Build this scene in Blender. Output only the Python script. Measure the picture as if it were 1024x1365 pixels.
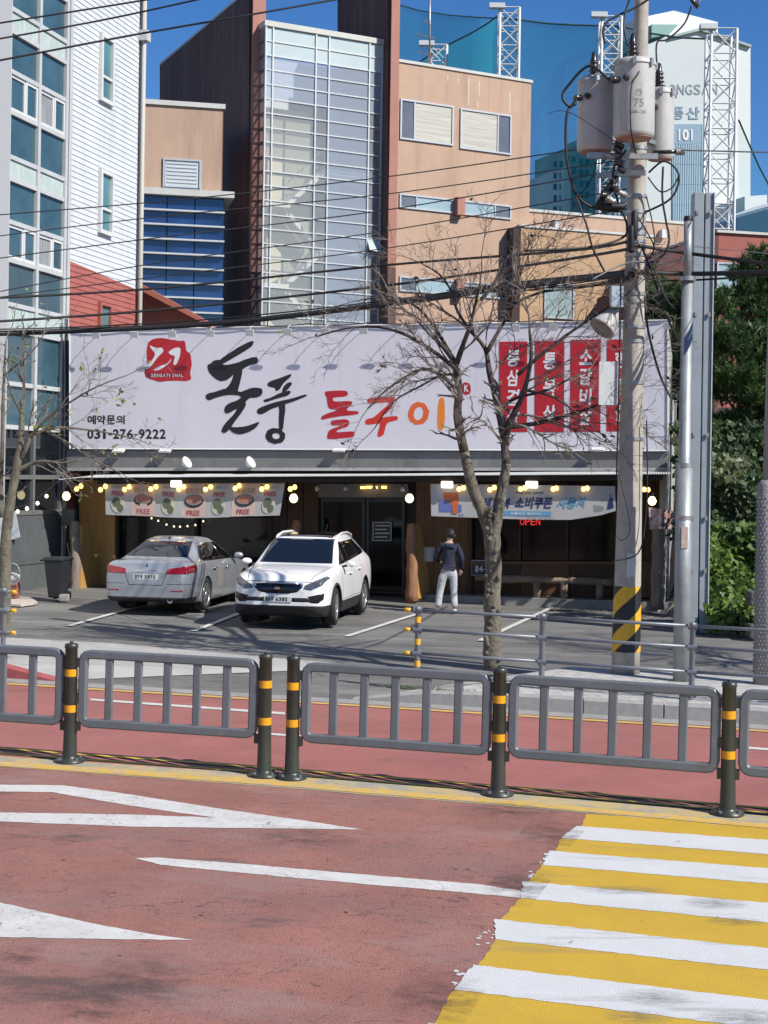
import bpy, bmesh, math, random
from mathutils import Vector, Matrix, noise
R = math.radians
rnd = random.Random(7)
for o in list(bpy.data.objects): bpy.data.objects.remove(o)
scene = bpy.context.scene
COL = scene.collection
# ---------------------------------------------------------------- camera
FPX, CX, HY, ZC, ROLL = 1980.0, 512.0, 633.0, 2.944, R(0.9)
cam_d = bpy.data.cameras.new('camera'); cam = bpy.data.objects.new('camera', cam_d); COL.objects.link(cam)
cam_d.sensor_fit = 'HORIZONTAL'; cam_d.sensor_width = 36; cam_d.lens = FPX/1024*36
cam_d.shift_y = -(682.5-HY)/1024; cam_d.clip_start = .1; cam_d.clip_end = 3000
cam.matrix_world = Matrix.Translation((0, 0, ZC)) @ Matrix.Rotation(R(90), 4, 'X') @ Matrix.Rotation(ROLL, 4, 'Z')
scene.camera = cam
# ---------------------------------------------------------------- world and sun
SUN = Vector((.978, -.674, 1.03)).normalized()
w = bpy.data.worlds.new('World'); scene.world = w; w.use_nodes = True
nt = w.node_tree; bg = nt.nodes['Background']
sky = nt.nodes.new('ShaderNodeTexSky'); sky.sky_type = 'NISHITA'; sky.sun_disc = False
sky.sun_elevation = math.asin(SUN.z); sky.sun_rotation = math.atan2(SUN.x, SUN.y)
sky.altitude = 300; sky.air_density = .9; sky.dust_density = .0; sky.ozone_density = 4.0
hs = nt.nodes.new('ShaderNodeHueSaturation'); hs.inputs['Saturation'].default_value = 1.26; hs.inputs['Hue'].default_value = .508
nt.links.new(sky.outputs[0], hs.inputs['Color']); nt.links.new(hs.outputs[0], bg.inputs[0]); bg.inputs[1].default_value = .096
sl = bpy.data.lights.new('sun', 'SUN'); sl.energy = 5.0; sl.angle = R(.5); sl.color = (1, .95, .87)
sun = bpy.data.objects.new('sun', sl); COL.objects.link(sun)
sun.rotation_euler = SUN.to_track_quat('Z', 'Y').to_euler()
vs = scene.view_settings; vs.view_transform = 'Standard'; vs.look = 'None'; vs.exposure = 0.4; vs.gamma = 1; vs.use_curve_mapping = False
scene.cycles.max_bounces = 6; scene.cycles.transparent_max_bounces = 24
# ---------------------------------------------------------------- picture to place
cr, sr = math.cos(ROLL), math.sin(ROLL)
def uv(x, y):
    dx, dy = x-CX, y-HY
    return dx*cr+dy*sr, -dx*sr+dy*cr
def P(x, y, d):                      # point at distance d along the ground direction of view
    u, v = uv(x, y)
    return Vector((u/FPX*d, d, ZC-v/FPX*d))
def G(X, Y): return -.009*(X+3.13)+.007*(min(Y, 40)-15)     # height of the ground
def Gp(x, y, lift=0.0):
    u, v = uv(x, y)
    d = (ZC-lift+.009*3.13+.007*15)/(v/FPX-.009*u/FPX+.007)
    return Vector((u/FPX*d, d, G(u/FPX*d, d)+lift))
class Face:                          # a vertical plane through a point, e = its horizontal direction
    def __init__(s, p, az):
        s.p = Vector(p); s.e = Vector((math.cos(az), math.sin(az), 0)); s.n = Vector((math.sin(az), -math.cos(az), 0)); s.az = az
        if s.n.dot(s.p) > 0 and False: s.n = -s.n
    def pt(s, x, y, off=0.0):
        u, v = uv(x, y); r = Vector((u/FPX, 1, -v/FPX)); o = Vector((0, 0, ZC))
        t = (s.p+s.n*off-o).dot(s.n)/r.dot(s.n)
        return o+r*t
    def at(s, a, z, off=0.0): return Vector((s.p.x, s.p.y, 0))+s.e*a+s.n*off+Vector((0, 0, z))
    def a(s, x, y=560): return (s.pt(x, y)-s.p).dot(s.e)
# ---------------------------------------------------------------- materials
MATS = {}
KA = .79
def mat(name, col, rough=.7, metal=0., var=.0, vscale=3., bump=0., bscale=60., emit=None, estr=1., col2=None, spec=.5, coat=0., stretch=None, detail=4, mottle=.5):
    if name in MATS: return MATS[name]
    if not emit and metal < .5: col = tuple(c*KA for c in col); col2 = tuple(c*KA for c in col2) if col2 else None
    m = bpy.data.materials.new(name); m.use_nodes = True; MATS[name] = m
    n = m.node_tree.nodes; l = m.node_tree.links; b = n['Principled BSDF']
    b.inputs['Base Color'].default_value = (*col, 1); b.inputs['Roughness'].default_value = rough; b.inputs['Metallic'].default_value = metal
    b.inputs['Specular IOR Level'].default_value = spec; b.inputs['Coat Weight'].default_value = coat; b.inputs['Coat Roughness'].default_value = .04
    if emit: b.inputs['Emission Color'].default_value = (*emit, 1); b.inputs['Emission Strength'].default_value = estr
    tc = n.new('ShaderNodeTexCoord'); vec = tc.outputs['Object']
    if stretch:
        mp = n.new('ShaderNodeMapping'); mp.inputs['Scale'].default_value = stretch; l.new(vec, mp.inputs[0]); vec = mp.outputs[0]
    if var or col2:
        nz = n.new('ShaderNodeTexNoise'); nz.inputs['Scale'].default_value = vscale; nz.inputs['Detail'].default_value = detail; nz.inputs['Roughness'].default_value = .65; l.new(vec, nz.inputs['Vector'])
        rp = n.new('ShaderNodeMapRange'); rp.inputs[1].default_value = mottle-.17; rp.inputs[2].default_value = mottle+.17; l.new(nz.outputs[0], rp.inputs[0])
        mx = n.new('ShaderNodeMix'); mx.data_type = 'RGBA'; l.new(rp.outputs[0], mx.inputs[0])
        c2 = col2 or tuple(c*(1-var) for c in col); c1 = col if col2 else tuple(min(1, c*(1+var*.6)) for c in col)
        mx.inputs[6].default_value = (*c1, 1); mx.inputs[7].default_value = (*c2, 1); l.new(mx.outputs[2], b.inputs['Base Color'])
        m['mix'] = mx.name
    if bump:
        nb = n.new('ShaderNodeTexNoise'); nb.inputs['Scale'].default_value = bscale; nb.inputs['Detail'].default_value = 3; l.new(vec, nb.inputs['Vector'])
        bp = n.new('ShaderNodeBump'); bp.inputs['Strength'].default_value = min(1, bump); bp.inputs['Distance'].default_value = .02; l.new(nb.outputs[0], bp.inputs['Height']); l.new(bp.outputs[0], b.inputs['Normal'])
    return m
def overlay(m, col, vscale, lo, hi, stretch=None, amount=1., detail=6, seed=0.):   # stains or wear with a shape of their own over the colour
    col = tuple(c*KA for c in col)
    n = m.node_tree.nodes; l = m.node_tree.links; b = n['Principled BSDF']; inp = b.inputs['Base Color']
    tc = n.new('ShaderNodeTexCoord'); mp = n.new('ShaderNodeMapping'); mp.inputs['Location'].default_value = (seed, seed*.7, seed*.3)
    if stretch: mp.inputs['Scale'].default_value = stretch
    l.new(tc.outputs['Object'], mp.inputs[0])
    nz = n.new('ShaderNodeTexNoise'); nz.inputs['Scale'].default_value = vscale; nz.inputs['Detail'].default_value = detail; nz.inputs['Roughness'].default_value = .7; l.new(mp.outputs[0], nz.inputs['Vector'])
    rp = n.new('ShaderNodeMapRange'); rp.inputs[1].default_value = lo; rp.inputs[2].default_value = hi; rp.inputs[4].default_value = amount; l.new(nz.outputs[0], rp.inputs[0])
    mx = n.new('ShaderNodeMix'); mx.data_type = 'RGBA'; l.new(rp.outputs[0], mx.inputs[0]); mx.inputs[7].default_value = (*col, 1)
    if inp.links: l.new(inp.links[0].from_socket, mx.inputs[6])
    else: mx.inputs[6].default_value = inp.default_value[:]
    l.new(mx.outputs[2], inp); return m
def cracks(m, scale, width, col, lo=.5, hi=.62, stretch=(1, 1, 1), amount=.9, mscale=.7, seed=0.):      # fine branching cracks where a mask lets them
    n = m.node_tree.nodes; l = m.node_tree.links; b = n['Principled BSDF']; inp = b.inputs['Base Color']; N = n.new
    tc = N('ShaderNodeTexCoord'); mp = N('ShaderNodeMapping'); mp.inputs['Scale'].default_value = stretch; mp.inputs['Location'].default_value = (seed, seed, 0); l.new(tc.outputs['Object'], mp.inputs[0])
    nz = N('ShaderNodeTexNoise'); nz.inputs['Scale'].default_value = 2.5; nz.inputs['Detail'].default_value = 6; l.new(mp.outputs[0], nz.inputs['Vector'])
    ad = N('ShaderNodeMixRGB'); ad.blend_type = 'LINEAR_LIGHT'; ad.inputs[0].default_value = .35; l.new(mp.outputs[0], ad.inputs[1]); l.new(nz.outputs['Color'], ad.inputs[2])
    vo = N('ShaderNodeTexVoronoi'); vo.feature = 'DISTANCE_TO_EDGE'; vo.inputs['Scale'].default_value = scale; l.new(ad.outputs[0], vo.inputs['Vector'])
    r1 = N('ShaderNodeMapRange'); r1.inputs[1].default_value = 0; r1.inputs[2].default_value = width; r1.inputs[3].default_value = 1; r1.inputs[4].default_value = 0; l.new(vo.outputs['Distance'], r1.inputs[0])
    nm_ = N('ShaderNodeTexNoise'); nm_.inputs['Scale'].default_value = mscale; nm_.inputs['Detail'].default_value = 5; l.new(mp.outputs[0], nm_.inputs['Vector'])
    r2 = N('ShaderNodeMapRange'); r2.inputs[1].default_value = lo; r2.inputs[2].default_value = hi; r2.inputs[4].default_value = amount; l.new(nm_.outputs[0], r2.inputs[0])
    mu = N('ShaderNodeMath'); mu.operation = 'MULTIPLY'; l.new(r1.outputs[0], mu.inputs[0]); l.new(r2.outputs[0], mu.inputs[1])
    mx = N('ShaderNodeMix'); mx.data_type = 'RGBA'; l.new(mu.outputs[0], mx.inputs[0]); mx.inputs[7].default_value = (*col, 1)
    if inp.links: l.new(inp.links[0].from_socket, mx.inputs[6])
    else: mx.inputs[6].default_value = inp.default_value[:]
    l.new(mx.outputs[2], inp); return m
# ---------------------------------------------------------------- mesh builder
def ortho(d):
    d = d.normalized(); a = Vector((0, 0, 1)) if abs(d.z) < .9 else Vector((1, 0, 0))
    s = d.cross(a).normalized(); return s, s.cross(d).normalized()
class MB:
    def __init__(s): s.v = []; s.f = []; s.mi = []; s.cur = 0; s.sm = []; s.smooth = False
    def add(s, vs, fs):
        k = len(s.v); s.v += [Vector(p) for p in vs]
        for f in fs: s.f.append([k+i for i in f]); s.mi.append(s.cur); s.sm.append(s.smooth)
        return s
    def quad(s, *p): return s.add(p, [list(range(len(p)))])
    def box(s, c, size, ex=(1, 0, 0), ey=None, ez=None):
        ex = Vector(ex).normalized(); ez = Vector(ez or (0, 0, 1)); ey = Vector(ey) if ey else ez.cross(ex).normalized(); c = Vector(c)
        h = [q/2 for q in size]; vs = []
        for k in (-1, 1):
            for a, b in ((-1, -1), (1, -1), (1, 1), (-1, 1)): vs.append(c+ex*h[0]*a+ey*h[1]*b+ez*h[2]*k)
        return s.add(vs, [[3, 2, 1, 0], [4, 5, 6, 7], [0, 1, 5, 4], [1, 2, 6, 5], [2, 3, 7, 6], [3, 0, 4, 7]])
    def prism(s, pts, off):
        n = len(pts); off = Vector(off); pts = [Vector(p) for p in pts]
        nrm = Vector((0, 0, 0))
        for i in range(n): nrm += pts[i].cross(pts[(i+1) % n])
        if nrm.dot(off) > 0: pts = pts[::-1]
        vs = pts+[p+off for p in pts]
        return s.add(vs, [list(range(n)), list(range(2*n-1, n-1, -1))]+[[i, n+i, n+(i+1) % n, (i+1) % n] for i in range(n)])
    def tube(s, pts, rad, n=6, cap=True):
        pts = [Vector(p) for p in pts]; m = len(pts)
        if not isinstance(rad, (list, tuple)): rad = [rad]*m
        d0 = (pts[1]-pts[0]); a, b = ortho(d0); vs = []
        for i, p in enumerate(pts):
            d = (pts[min(i+1, m-1)]-pts[max(i-1, 0)])
            if d.length < 1e-9: d = d0
            d.normalize(); a = (a-d*a.dot(d)); a = a.normalized() if a.length > 1e-6 else ortho(d)[0]; b = a.cross(d)
            for k in range(n):
                t = 2*math.pi*k/n; vs.append(p+(a*math.cos(t)+b*math.sin(t))*rad[i])
        fs = []
        for i in range(m-1):
            for k in range(n): fs.append([i*n+k, (i+1)*n+k, (i+1)*n+(k+1) % n, i*n+(k+1) % n])
        if cap: fs += [list(range(n)), [(m-1)*n+k for k in range(n-1, -1, -1)]]
        sm = s.smooth; s.smooth = n > 4; s.add(vs, fs); s.smooth = sm
        if cap:
            s.sm[-1] = s.sm[-2] = False
        return s
    def lathe(s, prof, c, axis=(0, 0, 1), n=16):       # prof = (radius, height) pairs
        c = Vector(c); ax = Vector(axis).normalized(); a, b = ortho(ax); b = ax.cross(a); vs = []
        for r, h in prof:
            for k in range(n):
                t = 2*math.pi*k/n; vs.append(c+ax*h+(a*math.cos(t)+b*math.sin(t))*r)
        fs = []
        for i in range(len(prof)-1):
            for k in range(n): fs.append([i*n+k, i*n+(k+1) % n, (i+1)*n+(k+1) % n, (i+1)*n+k])
        sm = s.smooth; s.smooth = True; s.add(vs, fs); s.smooth = False
        s.add(vs[:n], [list(range(n-1, -1, -1))]); s.add(vs[-n:], [list(range(n))]); s.smooth = sm
        return s
    def build(s, name, m, parent=None, label=None, bevel=0., loc=None, fixn=False):
        off = Vector((0, 0, 0)); q = parent
        while q is not None:
            off += q.location; q = q.parent
        if parent is None and loc is not None: off = Vector(loc)
        me = bpy.data.meshes.new(name); me.from_pydata([p-off for p in s.v], [], s.f)
        for mm in (m if isinstance(m, (list, tuple)) else [m]): me.materials.append(mm)
        me.polygons.foreach_set('material_index', s.mi); me.polygons.foreach_set('use_smooth', s.sm)
        if fixn:
            bm = bmesh.new(); bm.from_mesh(me); bmesh.ops.recalc_face_normals(bm, faces=bm.faces); bm.to_mesh(me); bm.free()
        me.update()
        o = bpy.data.objects.new(name, me); COL.objects.link(o)
        if parent is not None: o.parent = parent
        elif loc is not None: o.location = off
        if label: o['label'] = label
        if bevel:
            md = o.modifiers.new('bevel', 'BEVEL'); md.width = bevel; md.segments = 2; md.limit_method = 'ANGLE'
        return o
def tag(o, label=None, cat=None, group=None, kind=None):
    if label: o['label'] = label
    if cat: o['category'] = cat
    if group: o['group'] = group
    if kind: o['kind'] = kind
    return o
def thing(name, loc, label, cat, group=None, kind=None):
    o = bpy.data.objects.new(name, None); COL.objects.link(o); o.location = loc; o.empty_display_size = .1
    return tag(o, label, cat, group, kind)
def struct(o): o['kind'] = 'structure'; return o
def children(o): return [c for c in ALLOBJ() if c.parent == o]
def ALLOBJ(): return list(COL.objects)
def copy_tree(o, loc=None, rz=None, label=None):
    kids = {}
    for c in COL.objects:
        if c.parent: kids.setdefault(c.parent.name, []).append(c)
    def cp(x, par):
        c = x.copy(); COL.objects.link(c)
        if par is not None: c.parent = par
        for k in kids.get(x.name, []): cp(k, c)
        return c
    c = cp(o, None)
    if loc is not None: c.location = loc
    if rz is not None: c.rotation_euler.z = rz
    if label: c['label'] = label
    return c
# ---------------------------------------------------------------- lettering: glyph outlines of the built-in font
GL = {}
def glyphs(txt, bold=0., shear=0.):
    key = (txt, bold, shear)
    if key in GL: return GL[key]
    cu = bpy.data.curves.new('txt', 'FONT'); cu.body = txt; cu.size = 1; cu.offset = bold; cu.shear = shear; cu.resolution_u = 3
    o = bpy.data.objects.new('txt', cu); COL.objects.link(o)
    dg = bpy.context.evaluated_depsgraph_get(); me = bpy.data.meshes.new_from_object(o.evaluated_get(dg))
    v = [x.co.copy() for x in me.vertices]; f = [list(p.vertices) for p in me.polygons]
    bpy.data.objects.remove(o); bpy.data.curves.remove(cu); bpy.data.meshes.remove(me)
    if not v: GL[key] = None; return None
    x0 = min(p.x for p in v); x1 = max(p.x for p in v); y0 = min(p.y for p in v); y1 = max(p.y for p in v)
    GL[key] = ([((p.x-x0)/(x1-x0), (p.y-y0)/(y1-y0)) for p in v], f, (x1-x0, y1-y0)); return GL[key]
def glyph_mb(mb, txt, q, bold=0., shear=0.):            # q = lower-left, lower-right, upper-right, upper-left
    g = glyphs(txt, bold, shear)
    if not g: return mb
    a, b, c, d = [Vector(p) for p in q]
    vs = [(a*(1-x)+b*x)*(1-y)+(d*(1-x)+c*x)*y for x, y in g[0]]
    fs = g[1]; nn = (b-a).cross(d-a)
    if fs:
        f = fs[0]; m = (vs[f[1]]-vs[f[0]]).cross(vs[f[2]]-vs[f[0]])
        if m.dot(nn) < 0: fs = [q_[::-1] for q_ in fs]
    return mb.add(vs, fs)
def write(face, txt, x0, y0, x1, y1, off, name, m, parent, bold=0., shear=0., dy=0.):    # text fitted into a picture rectangle of a face, dy = drop from left to right
    if txt in ('1', 'I') and x1-x0 > 3.2: xm = (x0+x1)/2; hw = (x1-x0)*.22; x0, x1 = xm-hw, xm+hw
    q = [face.pt(x0, y1, off), face.pt(x1, y1+dy, off), face.pt(x1, y0+dy, off), face.pt(x0, y0, off)]
    return glyph_mb(MB(), txt, q, bold, shear).build(name, m, parent)
# ================================================================ GROUND
def sheet(name, pts, m, parent=None, sub=0):
    return MB().quad(*pts).build(name, m, parent)
K0, K1 = Gp(0, 904), Gp(1024, 967)                    # foot of the far kerb
KD = (K1-K0); KD.z = 0; KD.normalize(); KN = Vector((-KD.y, KD.x, 0))     # along the road / away from the camera
def onG(p, lift=0.): return Vector((p.x, p.y, G(p.x, p.y)+lift))
def alongK(s, back, lift=0.): return onG(K0+KD*s+KN*back, lift)
SX = (K1-K0).length
red = mat('red_road_surface', (.40, .145, .125), .85, var=.16, vscale=.9, bump=.5, bscale=90, detail=8)
near = mat('red_road_surface_worn', (.365, .155, .122), .88, var=.2, vscale=.9, bump=.5, bscale=75, detail=10)
for q, am in ((near, 1.), (red, .35)):
    overlay(q, (.26, .155, .14), .8, .50, .64, (.5, 1.3, 1), .6*am, 12, 3.1)
    overlay(q, (.085, .06, .058), 1.1, .565, .66, (.5, 1.3, 1), .75*am, 14, 8.)
    overlay(q, (.06, .045, .045), 8., .58, .68, (.8, 1.6, 1), .7*am, 12, 18.)
cracks(near, 1.6, .012, (.05, .035, .035), .50, .60, (.6, 1.3, 1), .85); cracks(near, 5., .02, (.07, .05, .05), .55, .63, (.7, 1.3, 1), .8, 1.1, 5.)
cracks(red, 1.2, .01, (.08, .05, .05), .55, .62, (.6, 1.3, 1), .6)
overlay(near, (.13, .08, .075), 34., .56, .68, None, .75, 3, 7.)
overlay(near, (.44, .33, .30), 40., .64, .72, None, .6, 3, 1.)
overlay(near, (.36, .25, .23), 1.3, .52, .70, (.5, 1., 1), .6, 12, 28.)
overlay(red, (.46, .36, .33), 55., .66, .74, None, .55, 3, 1.)
asph = mat('asphalt_lot', (.185, .18, .17), .9, var=.2, vscale=.8, bump=.5, bscale=110, detail=8)
overlay(asph, (.38, .36, .33), 60., .55, .68, None, .7, 3, 1.)
overlay(asph, (.10, .10, .098), 1.0, .47, .62, (.4, 1.6, 1), .7, 12, 4.); cracks(asph, .9, .012, (.04, .04, .04), .48, .58, (.5, 1.3, 1), .85)
overlay(asph, (.33, .32, .29), .6, .5, .62, (.3, 1.2, 1), .6, 12, 14.)
dirt = mat('soil', (.12, .10, .075), .95, var=.3, vscale=2., bump=.6, bscale=30)
conc = mat('concrete_grey', (.36, .35, .33), .85, var=.18, vscale=2.5, bump=.4, bscale=50, detail=7)
overlay(conc, (.2, .19, .17), 5., .56, .74, (1, 1, 1), .6, 8, 5.)
wpaint = mat('white_road_paint', (.72, .71, .68), .7, var=.08, vscale=4, bump=.35, bscale=140)
overlay(wpaint, (.36, .2, .18), 14., .60, .68, None, .85, 10, 2.); cracks(wpaint, 6., .022, (.2, .13, .12), .42, .55, (1, 1, 1), .8, 1.5)
overlay(wpaint, (.52, .49, .46), 2., .5, .7, None, .7, 8, 6.)
wpaint2 = mat('white_crossing_paint', (.72, .725, .72), .65, var=.05, vscale=2, bump=.35, bscale=120)
overlay(wpaint2, (.34, .33, .33), 1.3, .545, .63, (.35, 2.2, 1), .55, 14, 12.); overlay(wpaint2, (.58, .58, .56), 50, .55, .7, None, .6, 3, 2.); cracks(wpaint2, 3., .008, (.4, .38, .37), .55, .62, (.5, 1.4, 1), .7, 1.)
ypaint = mat('yellow_crossing_paint', (.66, .42, .035), .65, var=.07, vscale=2, bump=.35, bscale=120)
overlay(ypaint, (.36, .25, .12), 1.3, .545, .64, (.35, 2.2, 1), .5, 14, 4.); overlay(ypaint, (.56, .35, .06), 50, .54, .7, None, .7, 3, 2.); cracks(ypaint, 3., .008, (.35, .22, .06), .52, .60, (.5, 1.4, 1), .7, 1.)
yline = mat('yellow_line_paint', (.72, .46, .10), .8, var=.1, vscale=6, bump=.3, bscale=100)
overlay(yline, (.45, .40, .33), 9., .5, .62, None, .9, 10, 2.)
# ground to the horizon
gm = MB(); gm.quad((-900, -300, -.9), (900, -300, -.9), (900, 1500, -.9), (-900, 1500, -.9)); struct(gm.build('ground', dirt))
def strip(name, a0, a1, b0, b1, lift, m, parent=None, n=40, s0=-70, s1=90):
    mb = MB(); pv = None
    for i in range(n+1):
        s = s0+(s1-s0)*i/n; c = (alongK(s, b0, lift), alongK(s, b1, lift))
        if pv: mb.quad(pv[0], c[0], c[1], pv[1])
        pv = c
    return mb.build(name, m, parent)
struct(strip('road', 0, 0, -40, 0.0, 0.0, red))
struct(strip('gutter', 0, 0, -.32, -.0, .004, conc))
yl = thing('yellow_edge_line', alongK(0, -.38, .008), None, None, kind='structure')
strip('painted_line', 0, 0, -.52, -.40, .008, yline, yl)
# parking lot behind the kerb
struct(strip('parking_lot', 0, 0, 0.0, 30, .004, asph))
# median strip and its lines, the crossing, the lane marks: traced on the ground
def band(pts_a, pts_b, lift, m, name, parent=None, ext=0):
    A = [Gp(*p, lift) for p in pts_a]; B = [Gp(*p, lift) for p in pts_b]
    if ext:
        A = [A[0]+(A[0]-A[1]).normalized()*ext]+A+[A[-1]+(A[-1]-A[-2]).normalized()*ext]
        B = [B[0]+(B[0]-B[1]).normalized()*ext]+B+[B[-1]+(B[-1]-B[-2]).normalized()*ext]
        for q in (A[0], A[-1], B[0], B[-1]): q.z = G(q.x, q.y)+lift
    mb = MB()
    for i in range(len(A)-1): mb.quad(B[i], B[i+1], A[i+1], A[i])
    return mb.build(name, m, parent)
nr = MB()
NE = [Gp(x, y, .003) for x, y in ((0, 1015), (340, 1038), (670, 1066), (1024, 1098))]
NE = [NE[0]+(NE[0]-NE[1]).normalized()*60]+NE+[NE[-1]+(NE[-1]-NE[-2]).normalized()*60]
for q in NE: q.z = G(q.x, q.y)+.003
for i in range(len(NE)-1):
    a_, b_ = NE[i], NE[i+1]; c_, d_ = b_-KN*34, a_-KN*34; c_.z = G(c_.x, c_.y)+.003; d_.z = G(d_.x, d_.y)+.003
    nr.quad(d_, c_, b_, a_)
struct(nr.build('near_road', near))
medc = mat('median_concrete', (.40, .37, .30), .85, var=.15, vscale=5, bump=.4, bscale=60)
overlay(medc, (.62, .45, .17), 3.5, .44, .56, (1, 1, 1), .8, 9, 6.)
struct(band([(0, 1008), (340, 1031), (670, 1057), (1024, 1088)], [(0, 1022), (340, 1047), (670, 1074), (1024, 1105)], .006, medc, 'median_strip', ext=30))
struct(band([(0, 1015), (340, 1038), (670, 1066), (1024, 1098)], [(0, 1021), (340, 1045), (670, 1072), (1024, 1104)], .010, yline, 'median_yellow_line', ext=30))
yl2 = mat('yellow_line_fresh', (.80, .55, .08), .7, var=.1, vscale=6)
for k, (o1, o2) in enumerate(((0, 2.2), (6.5, 8.7))):
    struct(band([(0, 996+o1), (340, 1021+o1), (670, 1047+o1), (1024, 1076+o1)], [(0, 996+o2), (340, 1021+o2), (670, 1047+o2), (1024, 1076+o2)], .008, yl2, 'double_yellow_line', ext=30))
struct(band([(120, 931), (380, 949.5)], [(120, 933.5), (380, 952.5)], .006, wpaint, 'lane_line'))
struct(band([(980, 994), (1300, 1017)], [(980, 997), (1300, 1020)], .006, wpaint, 'lane_line'))
struct(band([(227, 967.5), (655, 998)], [(227, 970), (655, 1001)], .006, wpaint, 'lane_line'))
# near carriageway arrows and lines
def ragged(pts, amp, step=.05, seed=1):
    r = random.Random(seed); out = []
    for i in range(len(pts)):
        a, b = Vector(pts[i]), Vector(pts[(i+1) % len(pts)]); n = max(1, int((b-a).length/step)); d = (b-a).normalized(); pr = Vector((-d.y, d.x, 0))
        for k in range(n): out.append(a.lerp(b, k/n)+pr*r.uniform(-amp, amp)*(1 if k else 0))
    return out
def mark(name, pix, m, lift=.006, amp=.006, seed=1, parent=None):
    pts = ragged([Gp(x, y, lift) for x, y in pix], amp, seed=seed)
    o = MB().quad(*pts[::-1]).build(name, m, parent)
    bm = bmesh.new(); bm.from_mesh(o.data); bmesh.ops.triangulate(bm, faces=bm.faces)
    for f in bm.faces:
        if f.normal.z < 0: f.normal_flip()
    bm.to_mesh(o.data); bm.free(); return o
struct(mark('lane_arrow', [(-250, 1046), (0, 1046), (85, 1047), (160, 1057), (300, 1079), (400, 1093), (485, 1106), (420, 1105), (180, 1102), (0, 1095), (-250, 1086), (-250, 1077), (0, 1083), (180, 1086), (290, 1090), (235, 1083), (150, 1070), (70, 1056), (0, 1055), (-250, 1053)], wpaint, seed=2))
struct(mark('lane_line', [(180, 1144), (210, 1143), (330, 1152), (440, 1162), (560, 1172), (640, 1179), (697, 1188), (697, 1197), (600, 1188), (480, 1178), (380, 1169), (215, 1153)], wpaint, seed=3))
struct(mark('lane_arrow', [(-260, 1178), (0, 1203), (60, 1217), (130, 1232), (200, 1245), (258, 1253), (150, 1252), (0, 1249), (-260, 1247)], wpaint, seed=4))
# zebra crossing of white and yellow bars
cw = thing('crosswalk', Gp(800, 1200), None, None, kind='structure')
LX = [(783, 1085), (775, 1101), (750, 1117), (738, 1134), (726, 1153), (703, 1175), (697, 1197), (665, 1225), (663, 1252), (637, 1286), (607, 1319), (577, 1363), (545, 1405), (500, 1460), (450, 1520)]
SL = [.068, .074, .079, .081, .083, .088, .100, .108, .113, .121, .127, .142, .150, .16, .17]
for i in range(len(LX)-1):
    (xa, ya), (xb, yb) = LX[i], LX[i+1]
    white = i % 2 == 1
    xe = 1500
    lft = xa-6 if white else xa
    g = 0 if white or i == 0 else 3
    pts = [(lft, ya-g), (xe, ya+SL[i]*(xe-xa)-g), (xe, yb+SL[i+1]*(xe-xb)+(3 if not white else 0)), (min(xb, lft-10) if not white else xb-2, yb+(3 if not white else 0))]
    mark('yellow_bar' if not white else 'white_bar', pts, ypaint if not white else wpaint2, .006 if not white else .0085, .010 if not white else .009, 20+i, cw)
r = random.Random(5)
sp = MB()
for i in range(46):
    cx, cy = r.choice([(649, 1247), (652, 1243), (640, 1252), (732, 1142), (728, 1150), (612, 1300), (690, 1190), (606, 1312), (712, 1165)]); cx += r.gauss(0, 5); cy += r.gauss(0, 3)
    c = Gp(cx, cy, .007); s = r.uniform(.006, .022)
    sp.quad(*[c+Vector((math.cos(t)*s*r.uniform(.6, 1.5), math.sin(t)*s*r.uniform(.6, 1.8), 0)) for t in [k*math.pi/3 for k in range(6)]])
tag(sp.build('paint_splashes', wpaint2), kind='stuff')
# bay lines of the parking lot
bl = thing('parking_bay_lines', Gp(300, 830), None, None, kind='structure')
for a, b, wd in (((92, 834), (195, 805), 4), ((258, 841), (345, 807), 4), ((462, 848), (560, 817), 4.5), ((640, 854), (735, 810), 4.5)):
    A, B = Gp(*a, .012), Gp(*b, .012); d = (B-A).normalized(); n_ = Vector((-d.y, d.x, 0))*.06
    MB().quad(A-n_, A+n_, B+n_, B-n_).build('bay_line', wpaint, bl, fixn=True)
# kerbs
pav = mat('sidewalk_paver', (.56, .55, .53), .85, var=.12, vscale=3, bump=.3, bscale=60)
def add_bricks(m, sx, sy, rowh, msize=.012, rot=0., dark=(.2, .19, .18), tint=.12):
    n = m.node_tree.nodes; l = m.node_tree.links; b = n['Principled BSDF']; inp = b.inputs['Base Color']
    tc = n.new('ShaderNodeTexCoord'); mp = n.new('ShaderNodeMapping'); mp.inputs['Rotation'].default_value = (0, 0, rot); l.new(tc.outputs['Object'], mp.inputs[0])
    br = n.new('ShaderNodeTexBrick'); l.new(mp.outputs[0], br.inputs['Vector']); br.inputs['Scale'].default_value = 1; br.inputs['Brick Width'].default_value = sx; br.inputs['Row Height'].default_value = rowh
    br.inputs['Mortar Size'].default_value = msize; br.inputs['Color1'].default_value = (1, 1, 1, 1); br.inputs['Color2'].default_value = (1-tint, 1-tint, 1-tint, 1); br.inputs['Mortar'].default_value = (*[d for d in dark], 1)
    mx = n.new('ShaderNodeMix'); mx.data_type = 'RGBA'; mx.blend_type = 'MULTIPLY'; mx.inputs[0].default_value = 1; l.new(inp.links[0].from_socket, mx.inputs[6]); l.new(br.outputs[0], mx.inputs[7]); l.new(mx.outputs[2], inp)
    return m
pth = mat('path_concrete', (.46, .45, .43), .9, var=.14, vscale=1.5, bump=.4, bscale=50, detail=8); overlay(pth, (.30, .29, .27), 1.2, .52, .66, (.4, 1.6, 1), .7, 12, 3.); cracks(pth, 1.2, .012, (.12, .11, .10), .45, .55, (.4, 1.6, 1), .8); overlay(pth, (.33, .32, .30), 40, .56, .68, None, .6, 3, 7.)
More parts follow.
